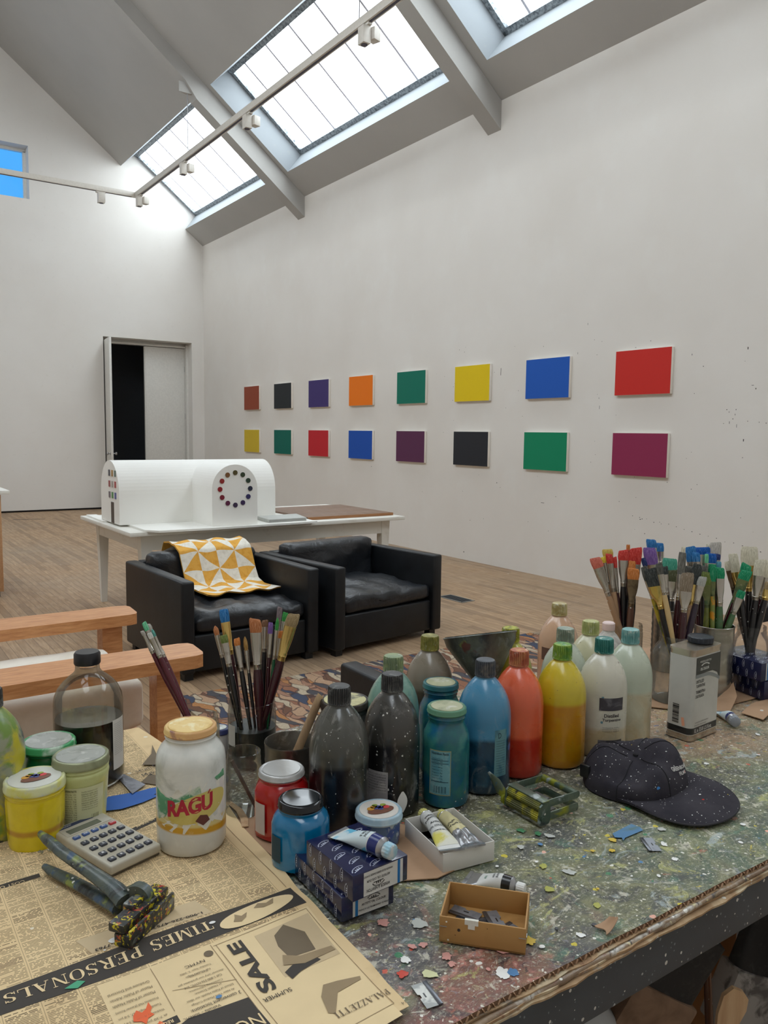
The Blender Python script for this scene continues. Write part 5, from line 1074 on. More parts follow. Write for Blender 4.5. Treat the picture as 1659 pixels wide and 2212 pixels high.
# black jar with silver lid
lidded('paint_jar', 'dark jar with a worn gold and black lid behind the nearer black bottle', .706, 1.139, 'jar', [(0, 0), (.040, 0), (.0445, .004), (.0452, .012), (.0452, .106), (.043, .116), (.040, .121)], splat('charcoal_jar', (40, 38, 38), [('s', (66, 62, 60), 20, .5, .7), ('d', wh, 90, .2, .15)], .3, coat=.4), .0428, (.129, .142), splat('dark_metal_lid', (58, 52, 48), [('s', (96, 88, 76), 30, .5, .7)], .4, .4), splat('gold_lid_top', (190, 182, 130), [('s', (60, 56, 50), 16, .52, .6), ('s', (150, 140, 100), 40, .5, .7)], .45, .2))
# two teal jars
TJ = [(0, 0), (.032, 0), (.0365, .003), (.0382, .010), (.0382, .104), (.0365, .117), (.032, .127), (.0292, .133), (.0285, .138)]
M_tj = splat('teal_paint_jar', ((30, 104, 104), (16, 84, 104)), [('s', (70, 140, 130), 12, .52, .7), ('s', (16, 92, 130), 16, .5, .65), ('s', (110, 120, 60), 20, .66, .72), ('d', wh, 80, .2, .1)], .25, coat=.4)
o = lidded('paint_jar', 'teal sauce jar with a nutrition label, in front of its twin', .802, .979, 'jar', TJ, M_tj, .0322, (.149, .160), splat('teal_lid', (86, 132, 104), [('s', (40, 110, 90), 20, .5, .65), ('s', (160, 170, 140), 40, .55, .7)], .45), splat('grey_green_lid_top', (170, 170, 136), [('s', (206, 204, 190), 30, .55, .65), ('s', (130, 134, 100), 20, .5, .7)], .45))
fa = facing(.802, .979); g = G(); ring_patch(g, .0386, .024, .098, fa - .72, fa + .22); l_ = g.build('label_frame', flat('gold_label_frame', (150, 150, 110), .6), o)
g = G(); ring_patch(g, .0388, .0255, .0965, fa - .69, fa + .19); g.build('paper_label', splat('teal_paper_label', (110, 160, 168), [('s', (70, 140, 160), 24, .45, .65), ('s', (150, 184, 186), 40, .55, .7)], .5), l_)
g = G(); ring_text(g, 'Nutrition Facts', .0390, fa - .25, .091, .029, .0042, bold=.03)
for i in range(9): ring_text(g, ['Amount Per Serving', 'Calories 80', 'Total Fat 3g', 'Sodium 480mg', 'Total Carb. 11g', 'Sugars 8g', 'Protein 2g'][i % 7], .0390, fa - .36, .083 - i * .0046, .018, .0022)
for z in (.0815, .0765, .046): ring_patch(g, .0390, z, z + .0009, fa - .62, fa + .12, 8)
for i in range(18):
    if i % 4 != 2: ring_patch(g, .0390, .028, .039, fa - .50 + i * .030, fa - .50 + i * .030 + (.017 if i % 3 else .009), 1)
g.build('label_text', flat('deep_teal_ink', (16, 52, 66), .6), l_)
lidded('paint_jar', 'teal sauce jar behind its labelled twin, with a greyish lid', .872, 1.083, 'jar', TJ, M_tj, .0322, (.149, .160), splat('deep_teal_lid', (20, 86, 92), [('s', (40, 110, 110), 20, .5, .7)], .4), splat('grey_green_lid_top', (170, 170, 136), [], .4))
# funnel standing in a red jar behind the blue bottle
fx, fy = 1.000, 1.100
lidded('paint_jar', 'squat red jar carrying the paint-crusted funnel', .992, 1.098, 'jar', [(0, 0), (.031, 0), (.035, .003), (.0355, .085), (.030, .097), (.026, .104), (.0245, .104), (.0245, .096)], splat('red_orange_jar', (150, 50, 36), [('s', (100, 40, 34), 16, .5, .7)], .4), 0, None, None)
M_fun = splat('crusted_funnel', ((84, 90, 80), (104, 106, 92)), [('s', (56, 60, 58), 16, .5, .6), ('s', (150, 154, 40), 14, .62, .68), ('s', (110, 116, 116), 30, .58, .68), ('s', (90, 50, 44), 24, .64, .7), ('d', wh, 90, .3, .12)], .45, coat=.2, bump=.6)
fn = thing('metal_funnel', 'large tilted funnel crusted with dark paint, standing among the bottles', 'funnel', (fx, fy, ZB + .104))
MT = Matrix.Rotation(radians(-7), 4, Vector((.565, .825, 0))) @ Matrix.Rotation(radians(-15), 4, Vector((.825, -.565, 0)))
g = G(); g.lathe([(.007, -.03), (.010, 0), (.016, .018), (.0665, .100), (.0695, .114), (.0715, .116), (.0700, .118), (.0675, .116), (.0640, .100), (.0140, .020), (.0082, .002), (.006, -.028)], 56, M=MT); g.build('funnel_cone', M_fun, fn)
g = G(); g.lathe([(.0625, .100), (.0662, .1165), (.0672, .1190), (.0658, .1190), (.0612, .100), (.030, .050), (.0315, .050), (.0625, .100)], 56, M=MT, caps=False); g.build('inner_cone', M_fun, fn)

# ---------------------------------------------------------------- right hand jars and tins
def openjar(lab, x, y, prof, mat, z=ZB + .0027): o = thing('glass_jar', lab, 'jar', (x, y, z)); jar_shell(o, prof, mat); return o
openjar('clear glass jar at the back holding the red and orange brushes', 1.653, 1.295, [(0, 0), (.034, 0), (.0368, .004), (.0368, .098), (.0355, .103), (.0362, .106), (.0350, .109), (.0356, .114), (.0348, .118), (.0345, .120)], M_gl)
o = openjar('wide-shouldered glass jar left of the turpentine can, holding dark brushes', 1.557, 1.085, [(0, 0), (.047, 0), (.0525, .005), (.0535, .012), (.0535, .100), (.050, .112), (.044, .123), (.038, .131), (.0362, .136), (.0370, .139), (.0358, .142), (.0364, .146), (.0355, .149)], M_gld)
openjar('clear scalloped jar at the right holding the cream brushes', 1.787, 1.041, [(0, 0), (.040, 0), (.0445, .005), (.0450, .012), (.0455, .092), (.0440, .108), (.040, .120), (.0345, .129), (.0325, .134), (.0332, .138), (.0318, .142), (.0326, .147), (.0318, .151)], M_gl)
M_tin2 = splat('bright_tin', (164, 160, 152), [('s', (120, 116, 108), 14, .5, .7), ('s', (196, 192, 184), 40, .55, .7), ('d', wh, 50, .2, .1)], .25, .85, bump=.05)
def tall_tin(lab, x, y, r, h):
    o = thing('tin_can', lab, 'tin can', (x, y, ZB + .0027))
    pr = [(0, .0), (r - .0012, .0), (r, .0015), (r - .0006, .004)] + [(r - (.0016 if i % 2 else .0002), .03 + i * (h - .06) / 14) for i in range(15)] + [(r - .0004, h - .01), (r, h - .003), (r + .0007, h - .001), (r - .0004, h), (r - .0014, h - .001), (r - .0016, .004), (0, .004)]
    g = G(); g.lathe(pr, 60); g.build('can_body', M_tin2, o); return o
tall_tin('tall ribbed tin can at the back holding the blue and lilac brushes', 1.752, 1.242, .046, .160); tall_tin('ribbed tin can behind the turpentine can holding the blue and green brushes', 1.673, 1.067, .0445, .1625)
# ---------------------------------------------------------------- paint brushes
BC = {'rust': ((170, 96, 56), (196, 130, 84)), 'blue': ((24, 92, 156), (60, 130, 190)), 'olive': ((92, 108, 50), (120, 134, 70)), 'orange': ((196, 106, 44), (216, 140, 76)), 'gold': ((150, 108, 54), (186, 146, 84)), 'brown': ((110, 78, 56), (140, 104, 78)), 'purple': ((110, 80, 150), (140, 106, 176)), 'mauve': ((120, 106, 110), (146, 130, 134)), 'green': ((40, 130, 60), (74, 166, 84)), 'tan': ((140, 116, 80), (172, 150, 112)), 'mint': ((80, 180, 130), (130, 214, 166)), 'greyw': ((166, 160, 150), (196, 190, 180)), 'white': ((214, 214, 206), (232, 232, 226)), 'teal': ((80, 150, 140), (110, 180, 166)), 'coral': ((206, 92, 80), (226, 130, 110)), 'peach': ((216, 130, 90), (206, 200, 90)), 'red': ((190, 36, 34), (216, 76, 66)), 'yellow': ((214, 186, 40), (226, 206, 70)), 'navy': ((36, 52, 100), (60, 74, 126)), 'tgreen': ((40, 140, 118), (90, 176, 150)), 'dolive': ((66, 70, 48), (90, 92, 62)), 'char': ((38, 42, 42), (70, 74, 72)), 'dgrey': ((74, 74, 70), (100, 100, 94)), 'taupe': ((116, 102, 84), (150, 134, 114)), 'grey': ((92, 90, 84), (122, 120, 112)), 'lgrey': ((150, 150, 144), (180, 180, 172)), 'cream': ((200, 192, 166), (226, 220, 200)), 'rblue': ((10, 70, 150), (26, 96, 176)), 'pgreen': ((10, 120, 80), (40, 150, 104)), 'lblue': ((60, 130, 160), (100, 160, 180))}
HC = {'black': (26, 24, 26), 'maroon': (58, 18, 26), 'dgreen': (16, 84, 50), 'burg': (84, 14, 34), 'tan': (172, 138, 106), 'brown': (92, 60, 44), 'yhandle': (168, 146, 30), 'bamboo': (204, 176, 126), 'dpurple': (44, 30, 44), 'oliveh': (106, 112, 44), 'gor': (120, 130, 60), 'greenh': (70, 104, 66)}
def brist(k):
    nm = 'bristles_' + k
    if nm in MC: return MC[nm]
    a, b = BC[k]; t = T(nm); n = t.noise(6, 4, t.maps((150, 150, 9)), 0, .7); t.bump(n, .8, .0015)
    MC[nm] = t.out(t.mix(t.mul(t.step(n, .55, .72), .5), t.mix(t.step(n, .32, .6), tuple(x * .75 for x in srgb(*a)), srgb(*b)), tuple(x + (.8 - x) * .45 for x in srgb(*b))), .7, spec=.2); return MC[nm]
FM = {'silver': splat('nickel_ferrule', (186, 180, 170), [('s', (140, 132, 122), 40, .58, .75)], .22, .9, bump=.03), 'gold': splat('brass_ferrule', (214, 184, 112), [('s', (170, 136, 76), 40, .58, .75)], .22, .9, bump=.03),
      'bronze': splat('bronze_ferrule', (126, 108, 84), [('s', (90, 78, 62), 60, .5, .7)], .35, .7), 'olivef': splat('painted_ferrule', (104, 110, 66), [('s', (70, 92, 60), 60, .5, .65), ('s', (150, 140, 110), 90, .6, .7)], .5, .3)}
def hand(k):
    c = HC[k]; ex = [('d', (206, 204, 196), 160, .3, .14)] + ([('s', (206, 140, 30), 40, .5, .56)] if k == 'gor' else []) + ([('s', (80, 90, 40), 40, .5, .65)] if k in ('oliveh', 'greenh', 'yhandle') else [])
    return splat('handle_' + k, c, ex, .25 if k not in ('tan', 'bamboo') else .5, coat=.35 if k not in ('tan', 'bamboo') else None, bump=.02)
BR=[
('L', (0.553, 1.341, 1.248), (0.589, 1.287, 1.006), 0.0102, 0.017, 0.042, 'rust', 'black', 'silver', 'r', 'thin brush with rounded rust-brown bristles, leftmost of the near left jar'),
('L', (0.573, 1.349, 1.274), (0.594, 1.302, 1.006), 0.0171, 0.023, 0.06, 'blue', 'maroon', 'gold', 'f', 'flat brush with blue and peach bristles, tallest at the left of the near jar'),
('L', (0.559, 1.317, 1.235), (0.585, 1.272, 1.006), 0.0137, 0.014, 0.043, 'olive', 'black', 'silver', 'f', 'short flat brush with olive green bristles in front at the left of the near jar'),
('L', (0.579, 1.306, 1.229), (0.598, 1.266, 1.006), 0.0114, 0.013, 0.046, 'orange', 'black', 'silver', 'f', 'small filbert brush with orange-brown tip and black handle in the middle of the near jar'),
('L', (0.594, 1.303, 1.231), (0.605, 1.268, 1.006), 0.0082, 0.025, 0.041, 'gold', 'black', 'silver', 'r', 'pointed round brush with golden bristles just left of the widest brush in the near jar'),
('L', (0.607, 1.286, 1.265), (0.606, 1.259, 1.006), 0.0216, 0.024, 0.066, 'rust', 'maroon', 'silver', 'f', 'wide flat brush with reddish-brown bristles and shiny silver ferrule in the near jar'),
('L', (0.636, 1.307, 1.255), (0.62, 1.288, 1.006), 0.0114, 0.012, 0.046, 'brown', 'black', 'silver', 'f', 'brown flat brush standing behind the wide rust one in the near jar'),
('L', (0.635, 1.281, 1.256), (0.613, 1.266, 1.006), 0.0091, 0.02, 0.043, 'purple', 'maroon', 'silver', 'f', 'brush with bright purple bristles and maroon handle in the near jar'),
('L', (0.662, 1.297, 1.278), (0.623, 1.287, 1.006), 0.0096, 0.022, 0.049, 'mauve', 'maroon', 'silver', 'f', 'tall narrow brush with mauve-grey bristles at the back of the near jar'),
('L', (0.643, 1.269, 1.267), (0.611, 1.26, 1.006), 0.0068, 0.023, 0.053, 'green', 'dgreen', 'silver', 'r', 'thin brush with bright green round tip and green speckled handle in the near jar'),
('L', (0.665, 1.279, 1.271), (0.615, 1.279, 1.006), 0.0109, 0.016, 0.044, 'green', 'black', 'silver', 'f', 'flat brush with bright green bristles behind the gold ferruled one in the near jar'),
('L', (0.653, 1.276, 1.239), (0.617, 1.272, 1.006), 0.0082, 0.013, 0.037, 'orange', 'maroon', 'silver', 'f', 'small orange-tipped brush half hidden behind the gold ferruled one in the near jar'),
('L', (0.666, 1.251, 1.274), (0.594, 1.273, 1.006), 0.0228, 0.023, 0.064, 'tan', 'maroon', 'gold', 'f', 'broad brush with tan bristles and long shiny gold ferrule leaning right in the near jar'),
('M', (0.425, 1.346, 1.269), (0.516, 1.254, 1.006), 0.008, 0.015, 0.045, 'mint', 'burg', 'silver', 'f', 'burgundy-handled brush with mint green tip, topmost of the leaning bunch'),
('M', (0.419, 1.337, 1.257), (0.516, 1.255, 1.006), 0.0062, 0.008, 0.035, 'greyw', 'burg', 'silver', 'f', 'burgundy-handled brush with grey-white tip, leftmost of the leaning bunch'),
('M', (0.427, 1.324, 1.255), (0.514, 1.253, 1.006), 0.008, 0.01, 0.036, 'white', 'burg', 'silver', 'f', 'burgundy-handled brush with short white tip at the front of the leaning bunch'),
('M', (0.434, 1.347, 1.265), (0.516, 1.254, 1.006), 0.0062, 0.009, 0.053, 'greyw', 'burg', 'silver', 'f', 'burgundy-handled brush with pale grey tip at the back of the leaning bunch'),
('M', (0.435, 1.334, 1.259), (0.514, 1.253, 1.006), 0.0057, 0.014, 0.039, 'teal', 'burg', 'silver', 'r', 'burgundy-handled brush with teal tip, rightmost of the leaning bunch'),
('A', (1.58, 1.349, 1.291), (1.657, 1.272, 1.006), 0.0279, 0.027, 0.077, 'coral', 'tan', 'silver', 'f', 'flat brush with coral pink bristles, leftmost of the red brushes'),
('A', (1.627, 1.35, 1.309), (1.643, 1.301, 1.006), 0.0262, 0.018, 0.064, 'peach', 'tan', 'silver', 'f', 'flat brush with peach and yellow-green bristles behind the coral one'),
('A', (1.614, 1.333, 1.3), (1.633, 1.288, 1.006), 0.017, 0.024, 0.073, 'red', 'tan', 'silver', 'f', 'narrow flat brush with red bristles and pale wooden handle beside the coral one'),
('A', (1.611, 1.35, 1.29), (1.645, 1.29, 1.006), 0.0148, 0.015, 0.057, 'yellow', 'tan', 'silver', 'f', 'small flat brush with yellow bristles between the coral and red brushes'),
('A', (1.629, 1.328, 1.292), (1.636, 1.288, 1.006), 0.0111, 0.028, 0.064, 'red', 'maroon', 'silver', 'f', 'thin brush with dark red bristles in the back glass jar'),
('A', (1.651, 1.319, 1.309), (1.638, 1.292, 1.006), 0.0262, 0.026, 0.067, 'red', 'black', 'silver', 'f', 'flat brush with crimson bristles in the middle of the back glass jar'),
('A', (1.68, 1.327, 1.32), (1.656, 1.306, 1.006), 0.0092, 0.015, 0.062, 'orange', 'maroon', 'silver', 'f', 'thin orange-tipped brush poking up behind the red brushes'),
('A', (1.684, 1.307, 1.314), (1.655, 1.29, 1.006), 0.0311, 0.042, 0.08, 'red', 'black', 'silver', 'f', 'largest flat brush with streaky red bristles in the back glass jar'),
('A', (1.661, 1.297, 1.283), (1.632, 1.283, 1.006), 0.017, 0.025, 0.064, 'orange', 'black', 'silver', 'f', 'narrow orange-brown brush below the largest red one'),
('A', (1.655, 1.287, 1.266), (1.633, 1.279, 1.006), 0.0289, 0.028, 0.07, 'orange', 'brown', 'bronze', 'f', 'flat brush with orange slanted bristles and bronze ferrule'),
('C', (1.732, 1.296, 1.334), (1.733, 1.251, 1.006), 0.0257, 0.022, 0.045, 'blue', 'brown', 'silver', 'f', 'flat brush with sky blue bristles, highest of all the brushes'),
('C', (1.757, 1.288, 1.324), (1.751, 1.253, 1.006), 0.0191, 0.022, 0.034, 'blue', 'brown', 'silver', 'f', 'smaller flat sky blue brush just right of the highest one'),
('C', (1.708, 1.283, 1.316), (1.732, 1.23, 1.006), 0.0329, 0.044, 0.044, 'purple', 'brown', 'silver', 'f', 'broad flat brush with lilac purple bristles'),
('C', (1.702, 1.292, 1.289), (1.75, 1.224, 1.006), 0.0191, 0.022, 0.039, 'navy', 'brown', 'silver', 'f', 'dark blue brush tucked beneath the lilac one'),
('C', (1.746, 1.247, 1.29), (1.723, 1.229, 1.006), 0.0362, 0.032, 0.037, 'tgreen', 'brown', 'silver', 'f', 'broad brush with teal green slanted bristles'),
('C', (1.738, 1.232, 1.263), (1.724, 1.219, 1.006), 0.028, 0.029, 0.05, 'dolive', 'black', 'silver', 'f', 'brush with dark olive bristles below the broad teal one'),
('B', (1.506, 1.122, 1.304), (1.551, 1.055, 1.006), 0.0372, 0.041, 0.053, 'char', 'black', 'gold', 'f', 'big flat brush with black bristles, gold ferrule and black handle'),
('B', (1.5, 1.141, 1.305), (1.565, 1.06, 1.006), 0.0145, 0.033, 0.042, 'dgrey', 'yhandle', 'silver', 'f', 'grey brush with mustard yellow handle, leftmost of the dark brushes'),
('B', (1.509, 1.107, 1.317), (1.55, 1.052, 1.006), 0.0145, 0.025, 0.047, 'dgrey', 'bamboo', 'silver', 'f', 'small grey brush with bare bamboo handle crossing in front'),
('B', (1.551, 1.121, 1.304), (1.555, 1.082, 1.006), 0.014, 0.018, 0.047, 'char', 'black', 'silver', 'f', 'thin black-bristled brush behind the bamboo handle'),
('B', (1.568, 1.073, 1.295), (1.533, 1.063, 1.006), 0.0276, 0.042, 0.047, 'taupe', 'maroon', 'silver', 'f', 'flat brush with taupe bristles and dark maroon handle'),
('B', (1.583, 1.098, 1.337), (1.542, 1.086, 1.006), 0.0169, 0.05, 0.059, 'grey', 'maroon', 'silver', 'f', 'tall brush with long grey bristles'),
('B', (1.605, 1.059, 1.285), (1.535, 1.074, 1.006), 0.0189, 0.021, 0.042, 'lgrey', 'dpurple', 'silver', 'f', 'flat brush with pale grey bristles leaning right'),
('B', (1.604, 1.073, 1.312), (1.548, 1.074, 1.006), 0.0204, 0.047, 0.047, 'char', 'tan', 'gold', 'f', 'ragged black brush with tan handle'),
('B', (1.602, 1.092, 1.304), (1.563, 1.084, 1.006), 0.0198, 0.013, 0.04, 'dgrey', 'maroon', 'silver', 'f', 'dark grey brush behind the taupe one'),
('B', (1.598, 1.108, 1.348), (1.567, 1.088, 1.006), 0.0087, 0.015, 0.055, 'cream', 'maroon', 'silver', 'f', 'thin cream-tipped brush standing above the grey ones'),
('D', (1.645, 1.122, 1.343), (1.657, 1.074, 1.006), 0.0233, 0.035, 0.046, 'blue', 'brown', 'silver', 'f', 'flat brush with bright blue bristles at the left of the front tin'),
('D', (1.675, 1.111, 1.341), (1.658, 1.082, 1.006), 0.0359, 0.017, 0.047, 'rblue', 'brown', 'silver', 'f', 'widest brush with royal blue slanted bristles'),
('D', (1.645, 1.106, 1.331), (1.64, 1.07, 1.006), 0.0179, 0.021, 0.046, 'blue', 'maroon', 'silver', 'f', 'smaller blue brush in front of the royal blue one'),
('D', (1.68, 1.089, 1.329), (1.652, 1.07, 1.006), 0.0239, 0.023, 0.043, 'rblue', 'brown', 'silver', 'f', 'deep blue brush right of the mint tip'),
('D', (1.66, 1.088, 1.329), (1.641, 1.063, 1.006), 0.009, 0.021, 0.043, 'mint', 'dgreen', 'silver', 'f', 'narrow mint green brush between the blue ones'),
('D', (1.643, 1.085, 1.303), (1.639, 1.063, 1.006), 0.0173, 0.02, 0.037, 'dgrey', 'black', 'silver', 'f', 'dark grey brush at the front of the tin'),
('D', (1.671, 1.085, 1.305), (1.654, 1.061, 1.006), 0.0284, 0.018, 0.037, 'pgreen', 'dgreen', 'silver', 'f', 'wide green brush below the deep blue one'),
('D', (1.646, 1.073, 1.289), (1.639, 1.066, 1.006), 0.0269, 0.029, 0.052, 'olive', 'oliveh', 'olivef', 'f', 'thick brush painted olive green all over'),
('D', (1.653, 1.066, 1.303), (1.646, 1.047, 1.006), 0.0135, 0.034, 0.034, 'pgreen', 'gor', 'olivef', 'f', 'green brush with a green and ochre handle'),
('D', (1.672, 1.06, 1.3), (1.656, 1.038, 1.006), 0.0209, 0.025, 0.064, 'pgreen', 'greenh', 'silver', 'f', 'flat green brush standing upright with mossy green handle'),
('D', (1.695, 1.084, 1.309), (1.671, 1.064, 1.006), 0.0209, 0.015, 0.04, 'lblue', 'brown', 'silver', 'f', 'pale blue brush behind the green ones'),
('D', (1.709, 1.099, 1.352), (1.678, 1.079, 1.006), 0.0275, 0.043, 0.043, 'greyw', 'brown', 'silver', 'f', 'tall brush with grey-white bristles at the back of the front tin'),
('D', (1.705, 1.089, 1.326), (1.678, 1.069, 1.006), 0.0135, 0.015, 0.043, 'navy', 'brown', 'silver', 'f', 'small navy brush against the grey-white one'),
('D', (1.7, 1.112, 1.346), (1.675, 1.088, 1.006), 0.009, 0.015, 0.044, 'cream', 'brown', 'silver', 'f', 'narrow cream brush left of the grey-white one'),
('D', (1.743, 1.036, 1.305), (1.642, 1.069, 1.006), 0.0233, 0.018, 0.067, 'pgreen', 'greenh', 'olivef', 'f', 'green-tipped brush leaning far right, the upper of three'),
('D', (1.729, 1.029, 1.293), (1.639, 1.065, 1.006), 0.0254, 0.023, 0.059, 'pgreen', 'maroon', 'olivef', 'f', 'green-tipped brush leaning far right, the middle of three'),
('D', (1.709, 1.025, 1.248), (1.639, 1.067, 1.006), 0.0179, 0.018, 0.04, 'pgreen', 'greenh', 'silver', 'f', 'small green-tipped brush leaning far right, the lowest of three'),
('E', (1.748, 1.091, 1.304), (1.791, 1.025, 1.006), 0.0147, 0.022, 0.047, 'cream', 'black', 'bronze', 'f', 'brush with short cream bristles, leftmost of the right jar'),
('E', (1.752, 1.079, 1.324), (1.777, 1.023, 1.006), 0.0214, 0.044, 0.034, 'cream', 'black', 'gold', 'f', 'filbert brush with long cream bristles and gold ferrule'),
('E', (1.8, 1.067, 1.339), (1.781, 1.041, 1.006), 0.0382, 0.045, 0.062, 'cream', 'black', 'gold', 'f', 'widest square brush with cream bristles in the right jar'),
('E', (1.799, 1.037, 1.312), (1.755, 1.034, 1.006), 0.0251, 0.039, 0.058, 'cream', 'black', 'silver', 'f', 'flat brush with slanted cream bristles and silver ferrule'),
('E', (1.825, 1.036, 1.308), (1.772, 1.036, 1.006), 0.0183, 0.041, 0.053, 'cream', 'maroon', 'silver', 'f', 'cream brush at the right edge of the picture'),
('E', (1.806, 1.016, 1.258), (1.755, 1.04, 1.006), 0.0183, 0.016, 0.025, 'tan', 'black', 'gold', 'f', 'brush with golden ferrule and black handle leaning out at the right edge'),]

GRP = {'L': 'brushes in the near left jar', 'M': 'burgundy-handled brushes in the jar behind the sauce jar', 'A': 'brushes in the back glass jar', 'C': 'brushes in the tall back tin', 'B': 'dark brushes in the wide-shouldered jar', 'D': 'brushes in the front tin', 'E': 'cream brushes in the right jar'}
for bi, (jar, P0, P1, wd, bl, fl, col, hc, fc, kind, lab) in enumerate(BR):
    P0 = Vector(P0); P1 = Vector(P1); L = (P0 - P1).length; d = (P0 - P1).normalized()
    vw = (EYE - P0); vw = (vw - d * vw.dot(d)).normalized(); sx = d.cross(vw)
    tw = random.uniform(-.35, .35); sx2 = sx * cos(tw) + vw * sin(tw); sy2 = d.cross(sx2)
    o = thing('paint_brush', lab, 'paint brush', P1, 0, GRP[jar])
    M = Matrix(((sx2.x, sy2.x, d.x, 0), (sx2.y, sy2.y, d.y, 0), (sx2.z, sy2.z, d.z, 0), (0, 0, 0, 1))); o.matrix_world = Matrix.Translation(P1) @ M
    w2 = wd / 2; hr = min(.0072, max(.0026, w2 * .72)); zt = L; zb = L - bl; zf = zb - fl
    if jar == 'M': hr = .0042
    if hc in ('oliveh',): hr = .0065
    th = max(.0016, min(.0045, w2 * .42)) if kind == 'f' else w2
    g = G(); n = 20
    def sec(z, rx, ry, e=3.0, jit=0):
        return [Vector((math.copysign(abs(cos(a)) ** (2 / e), cos(a)) * rx, math.copysign(abs(sin(a)) ** (2 / e), sin(a)) * ry, z + (jit * noise.noise(Vector((cos(a) * 4 + bi, sin(a) * 4, 0)))))) for a in [2 * pi * i / n for i in range(n)]]
    def loft(g, secs):
        rs = [[g.bm.verts.new(p) for p in s_] for s_ in secs]
        for i in range(len(rs) - 1):
            for k in range(n): f = g.bm.faces.new((rs[i][k], rs[i][(k + 1) % n], rs[i + 1][(k + 1) % n], rs[i + 1][k])); f.smooth = True
        g.bm.faces.new(list(reversed(rs[0]))); g.bm.faces.new(rs[-1])
    sl = random.uniform(-.22, .22) * w2
    if kind == 'r': S_ = [(zb - .002, .75, .75), (zb + bl * .3, 1.0, 1.0), (zb + bl * .65, .85, .85), (zb + bl * .88, .45, .45), (zt, .10, .10)]; S_ = [sec(z, w2 * a, w2 * b, 2) for z, a, b in S_]
    else:
        S_ = [sec(zb - .002, w2 * .93, th, 3), sec(zb + bl * .35, w2 * 1.04, th * 1.1, 3), sec(zb + bl * .75, w2 * 1.02, th * .8, 3, .001), sec(zt - bl * .06, w2 * .95, th * .5, 3, .002), sec(zt, w2 * .82, th * .25, 3, .002)]
        for q in S_[2:]:
            for p in q: p.z += p.x * sl / w2 * 1.0; p.x += sl * .35
    loft(g, S_); g.build('bristles', brist(col), o, 50)
    g = G()
    S_ = [sec(zf, hr, hr, 2), sec(zf + fl * .12, hr * 1.02, hr * 1.02, 2), sec(zf + fl * .14, hr * 1.12, hr * 1.12, 2), sec(zf + fl * .16, hr * 1.0, hr * 1.0, 2), sec(zf + fl * .22, hr * 1.1, hr * 1.1, 2), sec(zf + fl * .25, hr, hr, 2), sec(zf + fl * .55, hr * .35 + w2 * .65, hr * .4 + th * .6, 2.3), sec(zf + fl * .72, w2 * .93, hr * .1 + th, 2.5), sec(zb, w2 * .97, th * 1.12, 2.8)]
    loft(g, S_); g.build('ferrule', FM[fc], o, 50)
    g = G(); hl = zf
    S_ = [sec(0, hr * .45, hr * .45, 2), sec(hl * .05, hr * .62, hr * .62, 2), sec(hl * .45, hr * .8, hr * .8, 2), sec(hl * .80, hr * 1.22, hr * 1.22, 2), sec(hl * .93, hr * 1.12, hr * 1.12, 2), sec(hl + .001, hr * .97, hr * .97, 2)]
    loft(g, S_); g.build('handle', hand(hc), o, 50)

# ---------------------------------------------------------------- turpentine can
def rrect(w_, d_, r, n=6):
    pts = []
    for cx_, cy_, a0 in ((w_ - r, r, -90), (w_ - r, d_ - r, 0), (r, d_ - r, 90), (r, r, 180)):
        for i in range(n + 1): a = radians(a0 + 90 * i / n); pts.append((cx_ + r * cos(a), cy_ + r * sin(a)))
    return pts
tc = thing('turpentine_can', 'rectangular white and silver tin of distilled turpentine with a black screw cap', 'tin can', (1.364, .9095, ZB), radians(3.5))
CW, CD, CH = .104, .056, .183
M_cantin = splat('can_bare_tin', (196, 186, 172), [('s', (150, 140, 126), 20, .5, .7)], .22, .85, bump=.03); M_canw = splat('can_white_print', (196, 194, 188), [('s', (182, 180, 174), 9, .5, .7)], .3, coat=.4, bump=.02); M_cank = flat('can_black_print', (24, 28, 32), .3, coat=.4); M_cang = flat('can_grey_print', (130, 134, 134), .35)
g = G(); g.prism(rrect(CW, CD, .012), 0, CH)
for z0, z1 in ((0, .004), (CH - .004, CH + .0006)): g.prism([(x * 1.0 + (-.0012 if x < CW / 2 else .0012), y + (-.0012 if y < CD / 2 else .0012)) for x, y in rrect(CW, CD, .012)], z0, z1)
g.build('can_body', M_cantin, tc)
def wrap(z0, z1, mat, nm, off=.0003, i0=None, i1=None):
    g = G(); pts = rrect(CW, CD, .012, 10); cxx, cyy = CW / 2, CD / 2; pts = [(x + math.copysign(off, x - cxx), y + math.copysign(off, y - cyy)) for x, y in pts]; pts.append(pts[0])
    for k in range(len(pts) - 1): g.poly([(pts[k][0], pts[k][1], z0), (pts[k + 1][0], pts[k + 1][1], z0), (pts[k + 1][0], pts[k + 1][1], z1), (pts[k][0], pts[k][1], z1)])
    return g.build(nm, mat, tc)
wr = wrap(.0115, .170, M_canw, 'white_print'); wrap(.013, .026, M_cank, 'black_band', .0006)
g = G(); yf = -.0008
def fp(pts, g, z=yf): g.poly([(x, z, q) for x, q in pts])
fp([(.010, .128), (.010, .168), (CW - .006, .168), (CW - .006, .115)] + [(CW - .006 - .05 * (1 - cos(a)), .115 + .024 * sin(a)) for a in [pi / 2 * i / 8 for i in range(1, 9)]][:0] + [(CW - .006, .112), (.088, .127), (.07, .134), (.05, .1345), (.03, .1335)], g)
g.build('black_label', M_cank, wr)
g = G(); 
for i in range(10):
    f0, f1 = i / 10, (i + 1) / 10; cv = lambda f: (.010 + f * (CW - .016), .1335 - .018 * max(0, f - .45) ** 1.6 * 2.4)
    a, b = cv(f0), cv(f1); fp([(a[0], a[1] - .007), (b[0], b[1] - .007), b, a], g, yf - .0001)
g.build('grey_label_curve', M_cang, wr)
